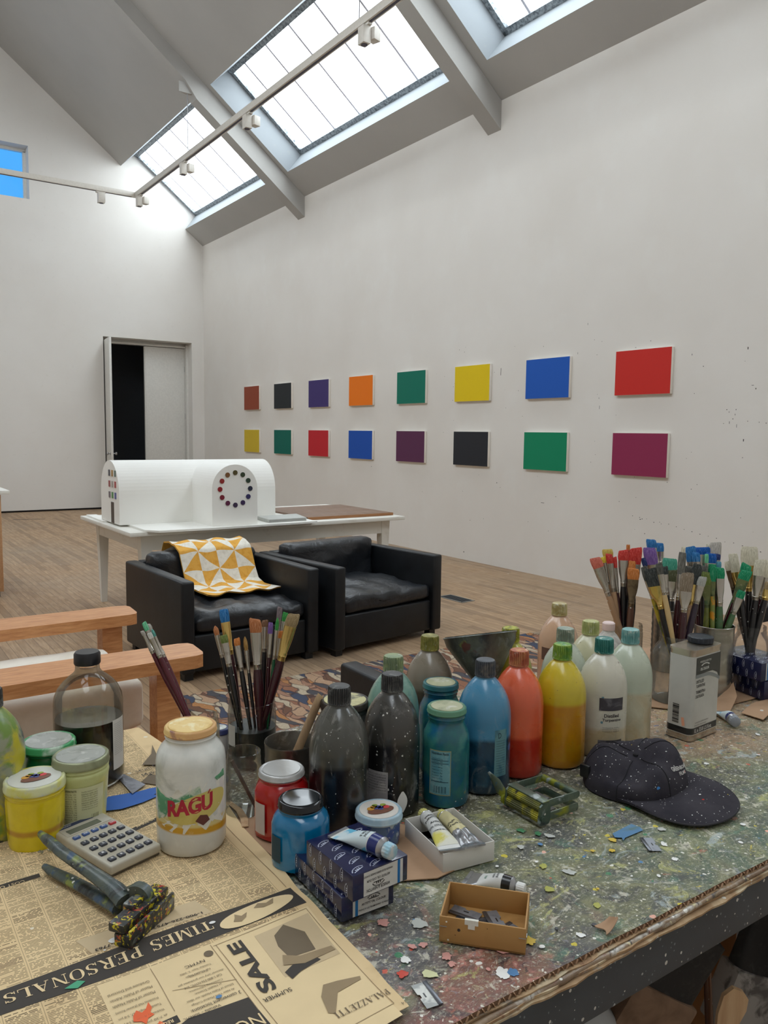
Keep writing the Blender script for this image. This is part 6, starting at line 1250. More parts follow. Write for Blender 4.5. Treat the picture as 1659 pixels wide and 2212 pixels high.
def wtext(body, x, z, w_, h, mat, nm='label_text', par=wr, y=yf - .0003, bold=0, Mx=None):
    me = fit(textmesh(body, 1, bold=bold), w_, h); g = G(); g.mesh(me, (Mx or Matrix()) @ Matrix.Translation((x, y, z)) @ Matrix.Rotation(pi / 2, 4, 'X')); return g.build(nm, mat, par)
M_wtx = flat('white_print_text', (222, 222, 218), .4); M_ktx = flat('black_print_text', (36, 36, 38), .4)
wtext('WINSOR & NEWTON', .042, .156, .040, .0042, M_wtx); wtext('OIL COLOUR', .040, .1405, .031, .0055, M_wtx, bold=.02)
g = G()
for i in range(16): a0, a1 = pi * (.12 + i * .0475), pi * (.12 + (i + .8) * .0475); g.poly([(.042 + r_ * cos(a), yf - .0003, .1475 + r_ * .42 * sin(a)) for r_, a in ((.017, a0), (.017, a1), (.012, a1), (.012, a0))])
g.build('winged_emblem', M_wtx, wr)
for i, (s_, z, w_) in enumerate((('DISTILLED', .116, .027), ('TURPENTINE', .107, .032), ('TREMENTINA', .095, .034), ('DESTILADA', .086, .030))): wtext(s_, .012 + w_ / 2, z, w_, .0062, M_ktx, bold=.015)
wtext('1L e 33.8 U.S fl.oz.', .045, .0155, .062, .0080, M_wtx, y=-.0012, bold=.01); wtext('Terebenthine rectifiee maxi liquid', .038, .034, .050, .0030, M_ktx); wtext('Dessiccant oleoresineux', .034, .029, .042, .0030, M_ktx)
g = G()
for i, h in enumerate((2, 1, 3, 1, 1, 2, 1, 3, 2, 1, 1, 2, 3, 1, 2)): g.poly([(-.0008, .026, .032 + i * .0026), (-.0008, .040, .032 + i * .0026), (-.0008, .040, .0325 + i * .0026 + h * .00055), (-.0008, .026, .0325 + i * .0026 + h * .00055)])
g.build('barcode', M_ktx, wr)
g = G(); g.poly([(-.0008, .012, .030), (-.0008, .018, .028), (-.0008, .021, .045), (-.0008, .015, .046)]); g.build('salmon_smear', flat('salmon_smear', (226, 160, 130), .6), wr)
g = G(); g.lathe([(.020, 0), (.020, .0015), (.0235, .002), (.0248, .003), (.0248, .0125), (.0235, .014), (.0205, .0142), (.0200, .0132), (0, .0132)], 96, c=(.074, .031, CH), mod=lambda a, i: 1 + (.012 * (1 if (a * 40 / pi) % 2 < 1 else -1) if 2 < i < 5 else 0)); g.build('screw_cap', flat('can_cap_plastic', (30, 36, 46), .35), tc)

# ---------------------------------------------------------------- navy oil colour boxes
M_navy = flat('navy_gloss_card', (20, 26, 66), .22, coat=.5); M_sil = flat('silver_print', (176, 180, 196), .4, .3); M_lblw = flat('box_white_label', (206, 206, 202), .45); M_cy = flat('box_blue_stripe', (20, 110, 176), .4)
def emblem(g, M):
    """small winged oval printed in silver, about 13 by 5 mm"""
    n = 14
    for i in range(n):
        a0, a1 = pi * (.06 + i * .88 / n), pi * (.06 + (i + .72) * .88 / n)
        g.poly([M @ Vector((r_ * 6.4 * cos(a), r_ * 3.6 * sin(a), 0)) for r_, a in ((.0012, a0), (.0012, a1), (.00098, a1), (.00098, a0))])
    for cx_, w_ in ((-.0022, .0012), (0, .0016), (.0022, .0012)): g.poly([M @ Vector(p) for p in ((cx_ - w_ / 2, .0002, 0), (cx_ + w_ / 2, .0002, 0), (cx_ + w_ * .3, .0022, 0), (cx_ - w_ * .3, .0022, 0))])
    g.poly([M @ Vector(p) for p in ((-.0062, -.0006, 0), (.0062, -.0006, 0), (.0056, .0002, 0), (-.0056, .0002, 0))])
def navybox(lab, x, y, z, rz, W, Dp, Hh, end=True, flip=False):
    o = thing('oil_colour_box', lab, 'box', (x, y, z), rz, 'navy oil colour boxes')
    g = G(); g.box((W / 2, Dp / 2, Hh / 2), (W, Dp, Hh), bev=.0012); g.build('box_body', M_navy, o)
    g = G(); e = .00025
    for i in range(int(W / .027)):
        for j in range(int(Dp / .019)): emblem(g, Matrix.Translation((.014 + i * .027 + (.009 if j % 2 else 0), .008 + j * .019, Hh + e)) @ Matrix.Scale(1.5, 4) @ Matrix.Rotation(radians(20), 4, 'Z'))
    R1 = Matrix(((0, 0, -1, 0), (-1, 0, 0, 0), (0, 1, 0, 0), (0, 0, 0, 1)))
    for i in range(int(Dp / .024)):
        for j in range(2): emblem(g, Matrix.Translation((-e, .012 + i * .024 + (.010 if j else 0), Hh * (.28 + j * .46))) @ R1 @ Matrix.Rotation(pi / 2, 4, 'Z') @ Matrix.Scale(1.25, 4))
    g.build('printed_emblems', M_sil, o)
    g = G(); g.poly([(.016, -.0003, .0015), (W - .008, -.0003, .0015), (W - .008, -.0003, Hh - .0015), (.016, -.0003, Hh - .0015)]); lb = g.build('end_label', M_lblw, o)
    sx = .022 if not flip else W - .014
    g = G(); g.poly([(sx - .0025, -.0005, .0015), (sx + .0015, -.0005, .0015), (sx + .0015, -.0005, Hh - .0015), (sx - .0025, -.0005, Hh - .0015)]); g.build('blue_stripe', M_cy, lb)
    MF = Matrix() if not flip else Matrix.Translation((W + .004, 0, Hh)) @ Matrix.Rotation(pi, 4, 'Y')
    for s_, z_, w_, h_ in (('WINSOR & NEWTON', .024, .036, .0042), ("ARTISTS' OIL COLOUR", .0125, .036, .0032), ('FRENCH ULTRAMARINE 1214263' if not flip else 'WINSOR BLUE GREEN SHADE 1214707', .006, .044, .0026)): wtext(s_, W / 2 + .008, z_, w_, h_, M_ktx, 'label_text', lb, -.0006, .01, MF)
    g = G(); emblem(g, MF @ Matrix.Translation((W / 2 + .008, -.0006, .0185)) @ Matrix.Rotation(pi / 2, 4, 'X') @ Matrix.Scale(1.3, 4)); g.build('winged_emblem', M_ktx, lb)
    return o
navybox('navy oil colour box with an upright white label, lower of two beside the blue jar', .484, .785, ZB + .0028, radians(-1), .077, .125, .0318)
navybox('navy oil colour box with an upside-down end label, lying on its twin under a tube', .490, .769, ZB + .0350, radians(3), .085, .106, .0335, flip=True)
navybox('navy oil colour box at the right edge, upper of two', 1.704, .965, ZB + .049, radians(-8), .10, .13, .043)
navybox('navy oil colour box at the right edge, lower of two', 1.716, .962, ZB + .003, radians(-14), .10, .13, .045)

# ---------------------------------------------------------------- paint tubes
def tube(lab, p_crimp, p_sh, z0, r, wcr, matB, matS, capm_, zones=(), cap_r=.007, cap_l=.012, tilt=0, crumple=0, texts=(), flipz=False):
    a, b = Vector(p_crimp), Vector(p_sh); d = (b - a); L = d.length; ang = atan2(d.y, d.x)
    o = thing('paint_tube', lab, 'paint tube', (a.x, a.y, z0), ang); o.rotation_euler = (0, -tilt, ang)
    K = 22; n = 28
    def sec(f):
        k = min(1, f / .75); k = k * k * (3 - 2 * k); return (wcr / 2) * (1 - k) + r * k, .0009 * (1 - k) + r * k
    def pt(f, a_, lift=0):
        rx, rz_ = sec(f); cr = crumple * noise.noise(Vector((f * 6, cos(a_) * 2, sin(a_) * 2))) * (1.2 - f) * .006
        return Vector((f * L, (rx + lift) * cos(a_), r * min(1, .25 + f) * .9 + (rz_ + lift + cr) * sin(a_) - (0 if f > .75 else 0)))
    g = G(); z_ = [0] + [i / K for i in range(1, K + 1)]
    def part(f0, f1, mat, nm, lift=0, m=16):
        g = G(); pr = None
        for i in range(m + 1):
            f = f0 + (f1 - f0) * i / m; ring = [g.bm.verts.new(pt(f, 2 * pi * k / n, lift)) for k in range(n)]
            if pr:
                for k in range(n): q = g.bm.faces.new((pr[k], pr[(k + 1) % n], ring[(k + 1) % n], ring[k])); q.smooth = True
            pr = ring
            if i == 0: q0 = ring
        if lift == 0: g.bm.faces.new(list(reversed(q0))); g.bm.faces.new(pr)
        return g.build(nm, mat, o, 60)
    body = part(0, 1, matB, 'tube_body')
    for f0, f1, m_, nm in zones: part(f0, f1, m_, nm, .0003)
    MX = Matrix.Translation((L, 0, r * .9)) @ Matrix.Rotation(pi / 2, 4, 'Y')
    g = G(); g.lathe([(r, -.0005), (r + .0006, .0005), (r, .0015), (r * .55, .0055), (cap_r * .75, .006), (cap_r * .75, .009)], 28, M=MX); g.build('shoulder', matS, o)
    g = G(); g.lathe([(cap_r, .007), (cap_r * 1.04, .0075), (cap_r, .007 + cap_l * .9), (cap_r * .85, .007 + cap_l), (0, .007 + cap_l)], 60, M=MX, mod=lambda a_, i: 1 + (.03 * (1 if (a_ * 14 / pi) % 2 < 1 else -1) if 0 < i < 3 else 0)); g.build('tube_cap', capm_, o)
    g = G(); g.box((-.002, 0, r * .25 * .9), (.005, wcr, .0026)); g.build('crimped_end', matS, o)
    for body_, f, off, w_, h_, rot, mt in texts:
        me = fit(textmesh(body_, 1, bold=.02), w_, h_); b2 = bmesh.new(); b2.from_mesh(me); bmesh.ops.triangulate(b2, faces=b2.faces); R_ = Matrix.Rotation(rot, 4, 'Z')
        for v in b2.verts:
            q = R_ @ Vector((v.co.x, v.co.y - h_ / 2, 0)); ff = min(.99, max(.01, f + q.x / L)); yy = off + q.y; rx, rz_ = sec(ff); cc = max(-.98, min(.98, yy / rx)); v.co = pt(ff, math.acos(cc), .0007)
        g = G(); g.merge(b2); g.build('tube_text', mt, o)
    return o
M_foil = splat('tube_foil', (176, 176, 178), [('s', (130, 130, 134), 40, .5, .7)], .3, .8, bump=.2); M_tw = splat('tube_white_paint', (216, 216, 212), [('s', (190, 190, 188), 30, .5, .7)], .4); M_navyt = flat('tube_navy', (20, 34, 100), .3, coat=.3); M_tcw = flat('tube_cap_white', (220, 220, 216), .45); M_tcb = splat('tube_cap_blue_grey', (150, 190, 206), [('s', (206, 210, 210), 60, .45, .6)], .5)
M_lemon = splat('tube_lemon_stain', (214, 212, 196), [('s', (206, 196, 90), 30, .5, .62)], .45); M_lemcap = flat('tube_cap_lemon', (206, 200, 120), .5); M_bluest = splat('tube_blue_stain', (196, 210, 214), [('s', (96, 176, 206), 40, .52, .6)], .5); M_gtx = flat('tube_green_print', (30, 120, 90), .5); M_tk = flat('tube_black_band', (24, 24, 26), .3, coat=.3)
# on top of the navy boxes
tube('white and navy paint tube with a blue-white cap, lying on the upper navy box', (.527, .862), (.545, .788), ZB + .0692, .0125, .034, M_tw, M_foil, M_tcb, [(.06, .78, M_bluest, 'stained_label'), (.45, .998, M_navyt, 'navy_band'), (.40, .92, M_bluest, 'stained_label')][:1] + [(.80, .998, M_navyt, 'navy_band')], .0095, .012, texts=[('WINSOR &', .62, .0, .018, .004, -pi / 2, M_ktx), ('NEWTON', .70, 0, .016, .004, -pi / 2, M_ktx)])
# in the white tray
tube('white lemon-stained oil tube, left of two in the white card tray', (.674, .806), (.708, .906), ZB + .0285, .0105, .036, M_tw, M_foil, M_lemcap, [(.10, .42, M_lemon, 'yellow_stain')], .0085, .012, tilt=radians(-7), texts=[('WINSOR', .82, 0, .018, .0042, pi / 2 + pi, M_ktx), ('NEWTON', .74, 0, .021, .0042, pi / 2 + pi, M_ktx), ('Artists', .62, 0, .016, .0045, pi / 2 + pi, M_ktx), ('OIL COLOUR', .53, 0, .024, .0038, pi / 2 + pi, M_ktx), ('CADMIUM LEMON', .43, 0, .020, .0022, pi / 2 + pi, M_ktx)])
tube('crumpled cream and silver oil tube, right of two in the white card tray', (.705, .798), (.732, .892), ZB + .0290, .0100, .036, M_foil, M_foil, M_lemcap, [(.42, .99, splat('tube_cream', (206, 196, 150), [('s', (180, 164, 90), 20, .5, .65)], .45), 'cream_print')], .008, .011, crumple=1.0, tilt=radians(-8), texts=[('Cadmium', .62, .002, .018, .0042, -pi / 2, M_ktx), ('Yellow Lt', .54, .002, .018, .0042, -pi / 2, M_ktx)])
tube('dark flattened tube end beneath the others in the white card tray', (.704, .826), (.690, .870), ZB + .0024, .0055, .022, splat('grimy_tube', (70, 72, 62), [('s', (120, 120, 110), 40, .5, .65)], .4, .4), M_foil, M_tk, crumple=.6, cap_r=.005)
# silver, white and black tube behind the brown box
tube('silver tube with white label, green lettering and black band, behind the brown tray', (.679, .774), (.707, .721), ZB + .0006, .0110, .034, M_foil, M_foil, M_tcw, [(.26, .80, M_lblw, 'white_label'), (.80, .998, M_tk, 'black_band')], .0065, .011, texts=[('NOIR D EXTRA', .60, .002, .016, .003, pi / 2, M_ktx), ('BLACK EXTRA', .68, .002, .016, .003, pi / 2, M_ktx), ('ATX', .42, -.004, .006, .003, pi / 2, M_gtx)])
tube('small light blue tube with a grey cap right of the turpentine can', (1.560, .968), (1.522, .918), ZB + .0032, .0115, .034, M_bluest, M_foil, flat('tube_cap_grey', (146, 152, 160), .4), [(.86, .998, M_navyt, 'navy_band')], .0105, .012)

# ---------------------------------------------------------------- card trays
def tray(nm, lab, x, y, rz, W, Dp, Hh, mat, th=.0014, z=ZB + .0008):
    o = thing(nm, lab, 'box', (x, y, z), rz)
    g = G(); g.box((W / 2, Dp / 2, th / 2), (W, Dp, th)); g.build('tray_floor', mat, o)
    for c2, d, in (((W / 2, th / 2, Hh / 2), (W, th, Hh)), ((W / 2, Dp - th / 2, Hh / 2), (W, th, Hh)), ((th / 2, Dp / 2, Hh / 2), (th, Dp - 2 * th, Hh)), ((W - th / 2, Dp / 2, Hh / 2), (th, Dp - 2 * th, Hh))):
        g = G(); g.box(c2, d, bev=.0003); g.build('tray_wall', mat, o)
    return o
M_wcard = flat('white_tray_card', (216, 213, 206), .6, var=.01, scale=5)
tray('card_tray', 'small white open card tray holding two oil tubes', .6585, .805, radians(-8), .084, .111, .0285, M_wcard)
M_bcard = splat('brown_tray_card', (176, 134, 78), [('s', (160, 118, 66), 20, .5, .7), ('d', (50, 40, 36), 110, .28, .10), ('d', (222, 218, 206), 60, .2, .08)], .55, bump=.05)
bt = tray('card_tray', 'brown stapled card tray holding loose razor blades', .564, .694, radians(-48), .101, .076, .0315, M_bcard, .002)
g = G(); g.prism([(.030, -.0006), (.046, -.0006), (.046, .003), (.030, .003)], .026, .0322); g.prism([(.034, -.0008), (.042, -.0008), (.042, .002), (.034, .002)], .021, .028); g.build('torn_white_patch', M_lw, bt)
g = G()
for x, z in ((.004, .02), (.096, .02)): g.tube([(x - .003, -.0008, z), (x + .005, -.0008, z)], .0005, 6)
for y, z in ((.006, .02), (.07, .02)): g.tube([(.1018, y - .004, z), (.1018, y + .004, z)], .0005, 6)
g.build('staple', M_steel, bt)
M_blade = splat('razor_steel', (150, 154, 162), [('s', (120, 124, 132), 60, .5, .7)], .35, .55, bump=.03); M_blades = flat('razor_spine_steel', (110, 112, 118), .3, .8)
def razor(lab, x, y, rz, z=ZB + .0003, tilt=0, grp=None, mat=None):
    o = thing('razor_blade', lab, 'razor blade', (x, y, z), rz, grp); o.rotation_euler = (tilt, 0, rz)
    g = G(); g.prism([(-.019, -.008), (-.0035, -.008), (-.0025, -.0055), (.0025, -.0055), (.0035, -.008), (.019, -.008), (.019, .0105), (-.019, .0105)], .0004, .0008); g.build('blade', mat or M_blade, o)
    g = G(); g.box((0, .0085, .0008), (.038, .0052, .0017), bev=.0003); g.build('spine', M_blades, o)
    g = G(); g.box((0, -.001, .00085), (.007, .0018, .0002)); g.build('slot', M_tk, o); return o
razor('single razor blade lying on the open bench below the cap', .9665, .6985, radians(-122) + pi)
razor('paint-flecked razor blade at the bottom edge near the newspaper corner', .495, .630, radians(-100), mat=splat('painted_razor', (160, 162, 160), [('s', (206, 206, 200), 50, .5, .6), ('d', (200, 120, 100), 90, .3, .2)], .4, .4))
for i, (u, v, r_, ti) in enumerate(((.020, .036, .3, 0), (.050, .045, -.5, 0), (.076, .034, .1, .0), (.062, .052, 1.2, .05), (.024, .058, 2.0, .05))):
    q = Matrix.Rotation(radians(-48), 4, 'Z') @ Vector((u, v, 0))
    razor(['blade lying flat at the left end of the brown tray', 'blade lying aslant in the middle of the brown tray', 'blade at the right end of the brown tray', 'blade lying across another in the brown tray', 'blade leaning near the left back corner of the brown tray'][i], .564 + q.x, .694 + q.y, r_, ZB + .0026 + (.0018 if i > 2 else 0), 0, 'razor blades in the brown tray', None if i != 1 else M_blades)
# ---------------------------------------------------------------- calculator
ca = thing('calculator', 'grey desk calculator with a small display and dark keys, on the newspaper', 'calculator', (.292, 1.118, ZB + .0062), radians(17))
M_cal = splat('calculator_plastic', (186, 180, 164), [('s', (168, 160, 142), 14, .5, .7)], .45, bump=.02); M_calt = flat('calculator_face', (178, 172, 158), .4)
W2, H2 = .040, .077
g = G(); g.box((0, 0, .0085), (2 * W2, 2 * H2, .013), bev=.003, seg=3, smooth=True); bd = g.build('case', M_cal, ca)
g = G(); g.box((0, 0, .0022), (2 * W2 - .004, 2 * H2 - .004, .0044)); g.build('case_bottom', flat('calculator_base', (90, 84, 76), .5), ca)
g = G(); g.box((0, .055, .0151), (2 * W2 - .010, .034, .0012), bev=.0004); g.build('display_frame', M_calt, ca)
g = G(); g.box((-.004, .048, .0159), (.050, .0125, .0006)); g.build('display', flat('lcd_grey', (98, 102, 92), .2, coat=.6), ca)
g = G(); g.box((-.008, .0665, .0158), (.056, .0075, .0006)); st = g.build('blue_strip', flat('calculator_navy_strip', (40, 52, 84), .4), ca)
me = fit(textmesh('SHARP', 1, bold=.02), .018, .0030); g = G(); g.mesh(me, Matrix.Translation((-.022, .065, .0163))); g.build('brand_text', flat('calculator_strip_text', (190, 190, 184), .5), st)
M_key = flat('dark_key', (62, 64, 74), .4); M_keyb = flat('blue_key', (70, 96, 150), .4); M_keyr = flat('red_key', (196, 60, 66), .4); M_ktxt = flat('key_text', (206, 206, 206), .5)
keys = [['CM', 'RM', 'M-', 'M+', 'OFF'], ['7', '8', '9', '+', 'ON'], ['4', '5', '6', 'x', 'C'], ['1', '2', '3', '-', 'V'], ['0', '.', '%', '+', '=']]
for r_, rw in enumerate(keys):
    for c_, k in enumerate(rw):
        x = -.0285 + c_ * .01425; y = .026 - r_ * .0225 * .98
        mt = M_keyr if k == 'OFF' else (M_keyb if r_ == 0 else M_key)
        g = G(); g.box((x, y, .0162), (.0098, .0090 if r_ else .0074, .0034), bev=.0010, seg=2, smooth=True); ko = g.build('key', mt, ca)
        g = G(); g.mesh(fit(textmesh(k, 1, bold=.03), .0024 * len(k) + .0008, .0042), Matrix.Translation((x, y - .0021, .01805))); g.build('key_mark', M_ktxt, ko)

# ---------------------------------------------------------------- canvas pliers and tube squeezer
M_pl = splat('paint_crusted_steel', ((62, 74, 74), (86, 92, 80)), [('s', (50, 74, 100), 50, .54, .64), ('s', (124, 134, 60), 44, .58, .66), ('s', (160, 156, 50), 34, .64, .70), ('s', (30, 32, 34), 40, .55, .65), ('d', (214, 214, 208), 130, .3, .2)], .45, coat=.2, bump=.8)
M_pj = splat('paint_crusted_jaw', ((50, 52, 50), (34, 34, 34)), [('s', (206, 190, 30), 150, .56, .60), ('s', (170, 44, 36), 120, .60, .64), ('s', (110, 114, 110), 44, .58, .64), ('s', (190, 110, 40), 160, .62, .66), ('d', (230, 214, 60), 190, .4, .25)], .45, coat=.3, bump=1.0)
pl = thing('canvas_pliers', 'paint-crusted wide-jaw canvas pliers lying on the newspaper', 'pliers', (0, 0, ZB + .004))
def LP(x, y, z): return Vector((x, y, z))
g = G(); g.tube([LP(.207, 1.122, .044), LP(.212, 1.100, .044), LP(.222, 1.065, .040), LP(.235, 1.030, .036), LP(.248, .990, .034), LP(.260, .955, .030), LP(.266, .930, .026)], [(.004, .005), (.0075, .0055), (.0085, .006), (.0085, .0065), (.010, .007), (.012, .008), (.013, .009)], 12, ref=(0, 0, 1)); g.build('handle', M_pl, pl)
g = G(); g.tube([LP(.206, 1.096, .010), LP(.213, 1.078, .009), LP(.225, 1.050, .009), LP(.238, 1.015, .010), LP(.250, .975, .012), LP(.262, .940, .014)], [(.004, .004), (.0075, .005), (.0085, .006), (.009, .006), (.010, .007), (.012, .008)], 12, ref=(0, 0, 1)); g.build('handle', M_pl, pl)
g = G(); MJ = Matrix.Translation((.279, .929, .026)) @ Matrix.Rotation(radians(-52), 4, 'Z') @ Matrix.Rotation(pi / 2, 4, 'X')
pr = [(-.016, -.018), (.012, -.020), (.020, -.010)] + [(.004 + .017 * cos(a), .004 + .015 * sin(a)) for a in [-.3 + i * .25 for i in range(12)]] + [(-.018, .008)]
g.prism(pr, -.006, .006, M=MJ); g.lathe([(0, -.008), (.006, -.008), (.006, .008), (0, .008)], 16, M=MJ); g.build('pivot_lug', M_pl, pl)
JA = radians(36)
MJ = Matrix.Translation((.279, .908, .0)) @ Matrix.Rotation(JA, 4, 'Z')
g = G(); g.box((0, .004, .0235), (.088, .022, .011), bev=.002, M=MJ); g.box((0, .010, .029), (.03, .016, .012), bev=.003, M=MJ); g.build('upper_jaw', M_pj, pl)
g = G(); g.box((0, -.003, .0085), (.086, .022, .017), bev=.002, M=MJ); g.box((0, -.014, .0125), (.086, .004, .022), bev=.001, M=MJ); g.build('lower_jaw', M_pj, pl)
M_sq = splat('green_crusted_metal', ((70, 88, 76), (96, 108, 92)), [('s', (140, 144, 40), 18, .55, .63), ('s', (50, 60, 60), 26, .56, .66), ('s', (150, 160, 160), 40, .60, .68), ('s', (60, 100, 130), 30, .66, .70), ('d', wh, 110, .3, .12)], .4, .25, coat=.2, bump=.5)
M_rol = splat('yellow_crusted_roller', ((120, 120, 40), (80, 80, 44)), [('s', (170, 160, 30), 30, .5, .6), ('s', (40, 40, 30), 44, .58, .66)], .5, bump=.8)
sqz = thing('tube_squeezer', 'metal tube squeezer with a grooved yellow-stained roller and looped green frame', 'tube squeezer', (.872, .826, ZB + .0012))
# local: x to the right, y away; two side plates, rollers along y, folded frame
for y in (.002, .076):
    g = G(); g.prism([(-.008, .004), (-.004, .0), (.012, .0), (.016, .006), (.016, .026), (.012, .034), (.002, .036), (-.006, .030)], -.002, .002, M=Matrix.Translation((0, y, 0)) @ Matrix.Rotation(pi / 2, 4, 'X')); g.lathe([(0, -.004), (.004, -.004), (.004, .004), (0, .004)], 14, M=Matrix.Translation((-.001, y, .010)) @ Matrix.Rotation(pi / 2, 4, 'X')); g.build('side_plate', M_sq, sqz)
g = G(); g.lathe([(0, -.070), (.009, -.070), (.009, .0), (0, .0)], 96, M=Matrix.Translation((.0, .004, .0115)) @ Matrix.Rotation(pi / 2, 4, 'X'), mod=lambda a, i: 1 + .06 * sin(a * 20)); g.build('grooved_roller', M_rol, sqz)
g = G(); g.lathe([(0, -.070), (.0075, -.070), (.0075, .0), (0, .0)], 96, M=Matrix.Translation((.001, .004, .0275)) @ Matrix.Rotation(pi / 2, 4, 'X'), mod=lambda a, i: 1 + .06 * sin(a * 18)); g.build('grooved_roller', M_rol, sqz)
g = G(); g.box((.006, .039, .0362), (.016, .078, .0022), bev=.0006); g.build('top_plate', M_sq, sqz)
g = G()
for y in (.002, .076): g.box((.044, y, .0305), (.068, .0026, .012), Matrix.Rotation(.03, 4, 'Y'), bev=.0008)
g.tube([(.077, .001, .030), (.077, .077, .030)], (.0055, .006), 12, ref=(0, 0, 1)); g.build('upper_loop', M_sq, sqz)
g = G()
for y in (.004, .074): g.box((.046, y, .0085), (.068, .0026, .013), bev=.0008)
g.tube([(.079, .003, .0085), (.079, .075, .0085)], (.0035, .0065), 12, ref=(0, 0, 1)); g.build('lower_loop', M_sq, sqz)
g = G(); g.box((.036, .050, .012), (.030, .030, .012), bev=.002); g.box((.034, .030, .006), (.03, .02, .002)); g.build('inner_bracket', flat('grey_bracket', (116, 116, 116), .35, .5), sqz)
g = G(); g.tube([(-.004, .080, .012), (-.008, .086, .024), (-.012, .094, .038), (-.020, .104, .052)], [(.004, .002), (.009, .002), (.008, .002), (.0025, .0015)], 10, ref=(.8, .5, .2)); g.lathe([(0, 0), (.009, 0), (.009, .005), (0, .005)], 20, M=Matrix.Translation((-.003, .083, .012)) @ Matrix.Rotation(pi / 2, 4, 'X')); g.build('winding_key', M_sq, sqz)

# ---------------------------------------------------------------- baseball cap
t = T('speckled_black_cotton'); n = t.noise(14, 4); c = t.mix(t.step(n, .35, .7), srgb(50, 48, 54), srgb(68, 65, 70)); wv = t.warp(90, .005)
for i, (col, sc, size, keep) in enumerate([((206, 204, 200), 330, .40, .20), ((226, 224, 220), 150, .26, .10), ((236, 236, 232), 50, .16, .10), ((190, 60, 44), 52, .26, .10), ((206, 180, 60), 60, .22, .10), ((70, 130, 190), 56, .24, .08)]):
    f, _ = t.spots(sc, size, keep, wv, i * 1.3 + .7); c = t.mix(t.mul(f, .9), c, srgb(*col))
t.bump(t.noise(420, 3), .3, .001); M_cap = t.out(c, .95, spec=.1)
cp = thing('baseball_cap', 'crumpled black baseball cap speckled with paint, resting on the bench', 'cap', (1.118, .848, ZB + .0012), radians(-8))
def crown(u, v):
    th = 2 * pi * u; ph = (pi / 2) * v
    rx, ry = .090, .084
    cr = cos(ph) ** .60; x = rx * cr * cos(th); y = ry * cr * sin(th); w_ = sin(ph)
    z = .061 * w_ ** .8
    def bmp(cx_, cy_, sx_, sy_, h_): return h_ * math.exp(-((x - cx_) ** 2 / sx_ ** 2 + (y - cy_) ** 2 / sy_ ** 2)) * min(1, w_ * 1.6)
    z += bmp(-.042, -.030, .034, .026, -.030) + bmp(-.008, .020, .022, .040, -.016) + bmp(.046, -.020, .030, .040, .020) + bmp(-.035, .045, .035, .030, .010) + bmp(.010, -.045, .016, .03, -.007)
    fold = .0035 * sin(x * 95 + y * 60) * w_ * (1 - w_) * 3
    nz_ = .007 * noise.noise(Vector((x * 30, y * 30, 3))) * w_
    k2 = 1 + .05 * noise.noise(Vector((cos(th) * 1.5, sin(th) * 1.5, v * 2))) * (1 - v)
    return Vector((x * k2, y * k2, max(0, z + fold + nz_)))
g = G(); g.grid(72, 30, crown); bmesh.ops.remove_doubles(g.bm, verts=g.bm.verts, dist=.0002); g.build('crown', M_cap, cp, 80)
g = G()
def seam(a): return [crown(a / (2 * pi), i / 14 * .97) + Vector((0, 0, .0006)) for i in range(15)]
for k in range(6): g.tube(seam(k * pi / 3 + .5), .0008, 5)
g.build('panel_seam', flat('cap_seam', (24, 22, 27), .95), cp)
def brim(u, v):
    a = radians(188 + u * 164)
    inner = Vector((.086 * cos(a), .082 * sin(a), .010 + .006 * cos(a)))
    outer = Vector((.014 + .084 * math.copysign(abs(cos(a)) ** .75, cos(a)), -.048 - .124 * abs(sin(a)) ** .62, .006 + .014 * max(0, cos(a))))
    p = inner * (1 - v) + outer * v; p.z += .008 * sin(pi * v) * (abs(sin(a))); return p
g = G(); g.sheet(40, 12, brim, .0022); g.build('brim', M_cap, cp, 70)
g = G(); g.tube([brim(i / 30, 1.0) - Vector((0, 0, .001)) for i in range(31)], .0016, 6); g.build('brim_edge', flat('cap_brim_edge', (44, 42, 46), .9), cp)
g = G(); g.lathe([(0, 0), (.005, 0), (.0045, .003), (0, .004)], 16, c=(0, 0, crown(0, 1).z - .001)); g.build('top_button', flat('cap_seam', (24, 22, 27), .95), cp)
g = G(); g.box((-.087, .028, .026), (.007, .018, .022), Matrix.Rotation(.3, 4, 'Z'), bev=.002); g.build('strap_buckle', flat('cap_buckle', (26, 26, 28), .3), cp)
M_emb = flat('cap_embroidery', (196, 194, 190), .8)
for s_, z, w_ in (('GREENBOARD', .043, .038), ('FILMS', .035, .016)):
    me = fit(textmesh(s_, 1, bold=.03), w_, .0056); b = bmesh.new(); b.from_mesh(me); bmesh.ops.triangulate(b, faces=b.faces)
    for v in b.verts:
        a = radians(-62) + v.co.x / .075; zz_ = z + v.co.y; u = (a / (2 * pi)) % 1; lo, hi = 0, .9
        for _ in range(18):
            mv = (lo + hi) / 2
            if crown(u, mv).z < zz_: lo = mv
            else: hi = mv
        p = crown(u, lo); v.co = p + Vector((p.x, p.y, .03)).normalized() * .0012
    g = G(); g.merge(b); g.build('embroidered_text', M_emb, cp)

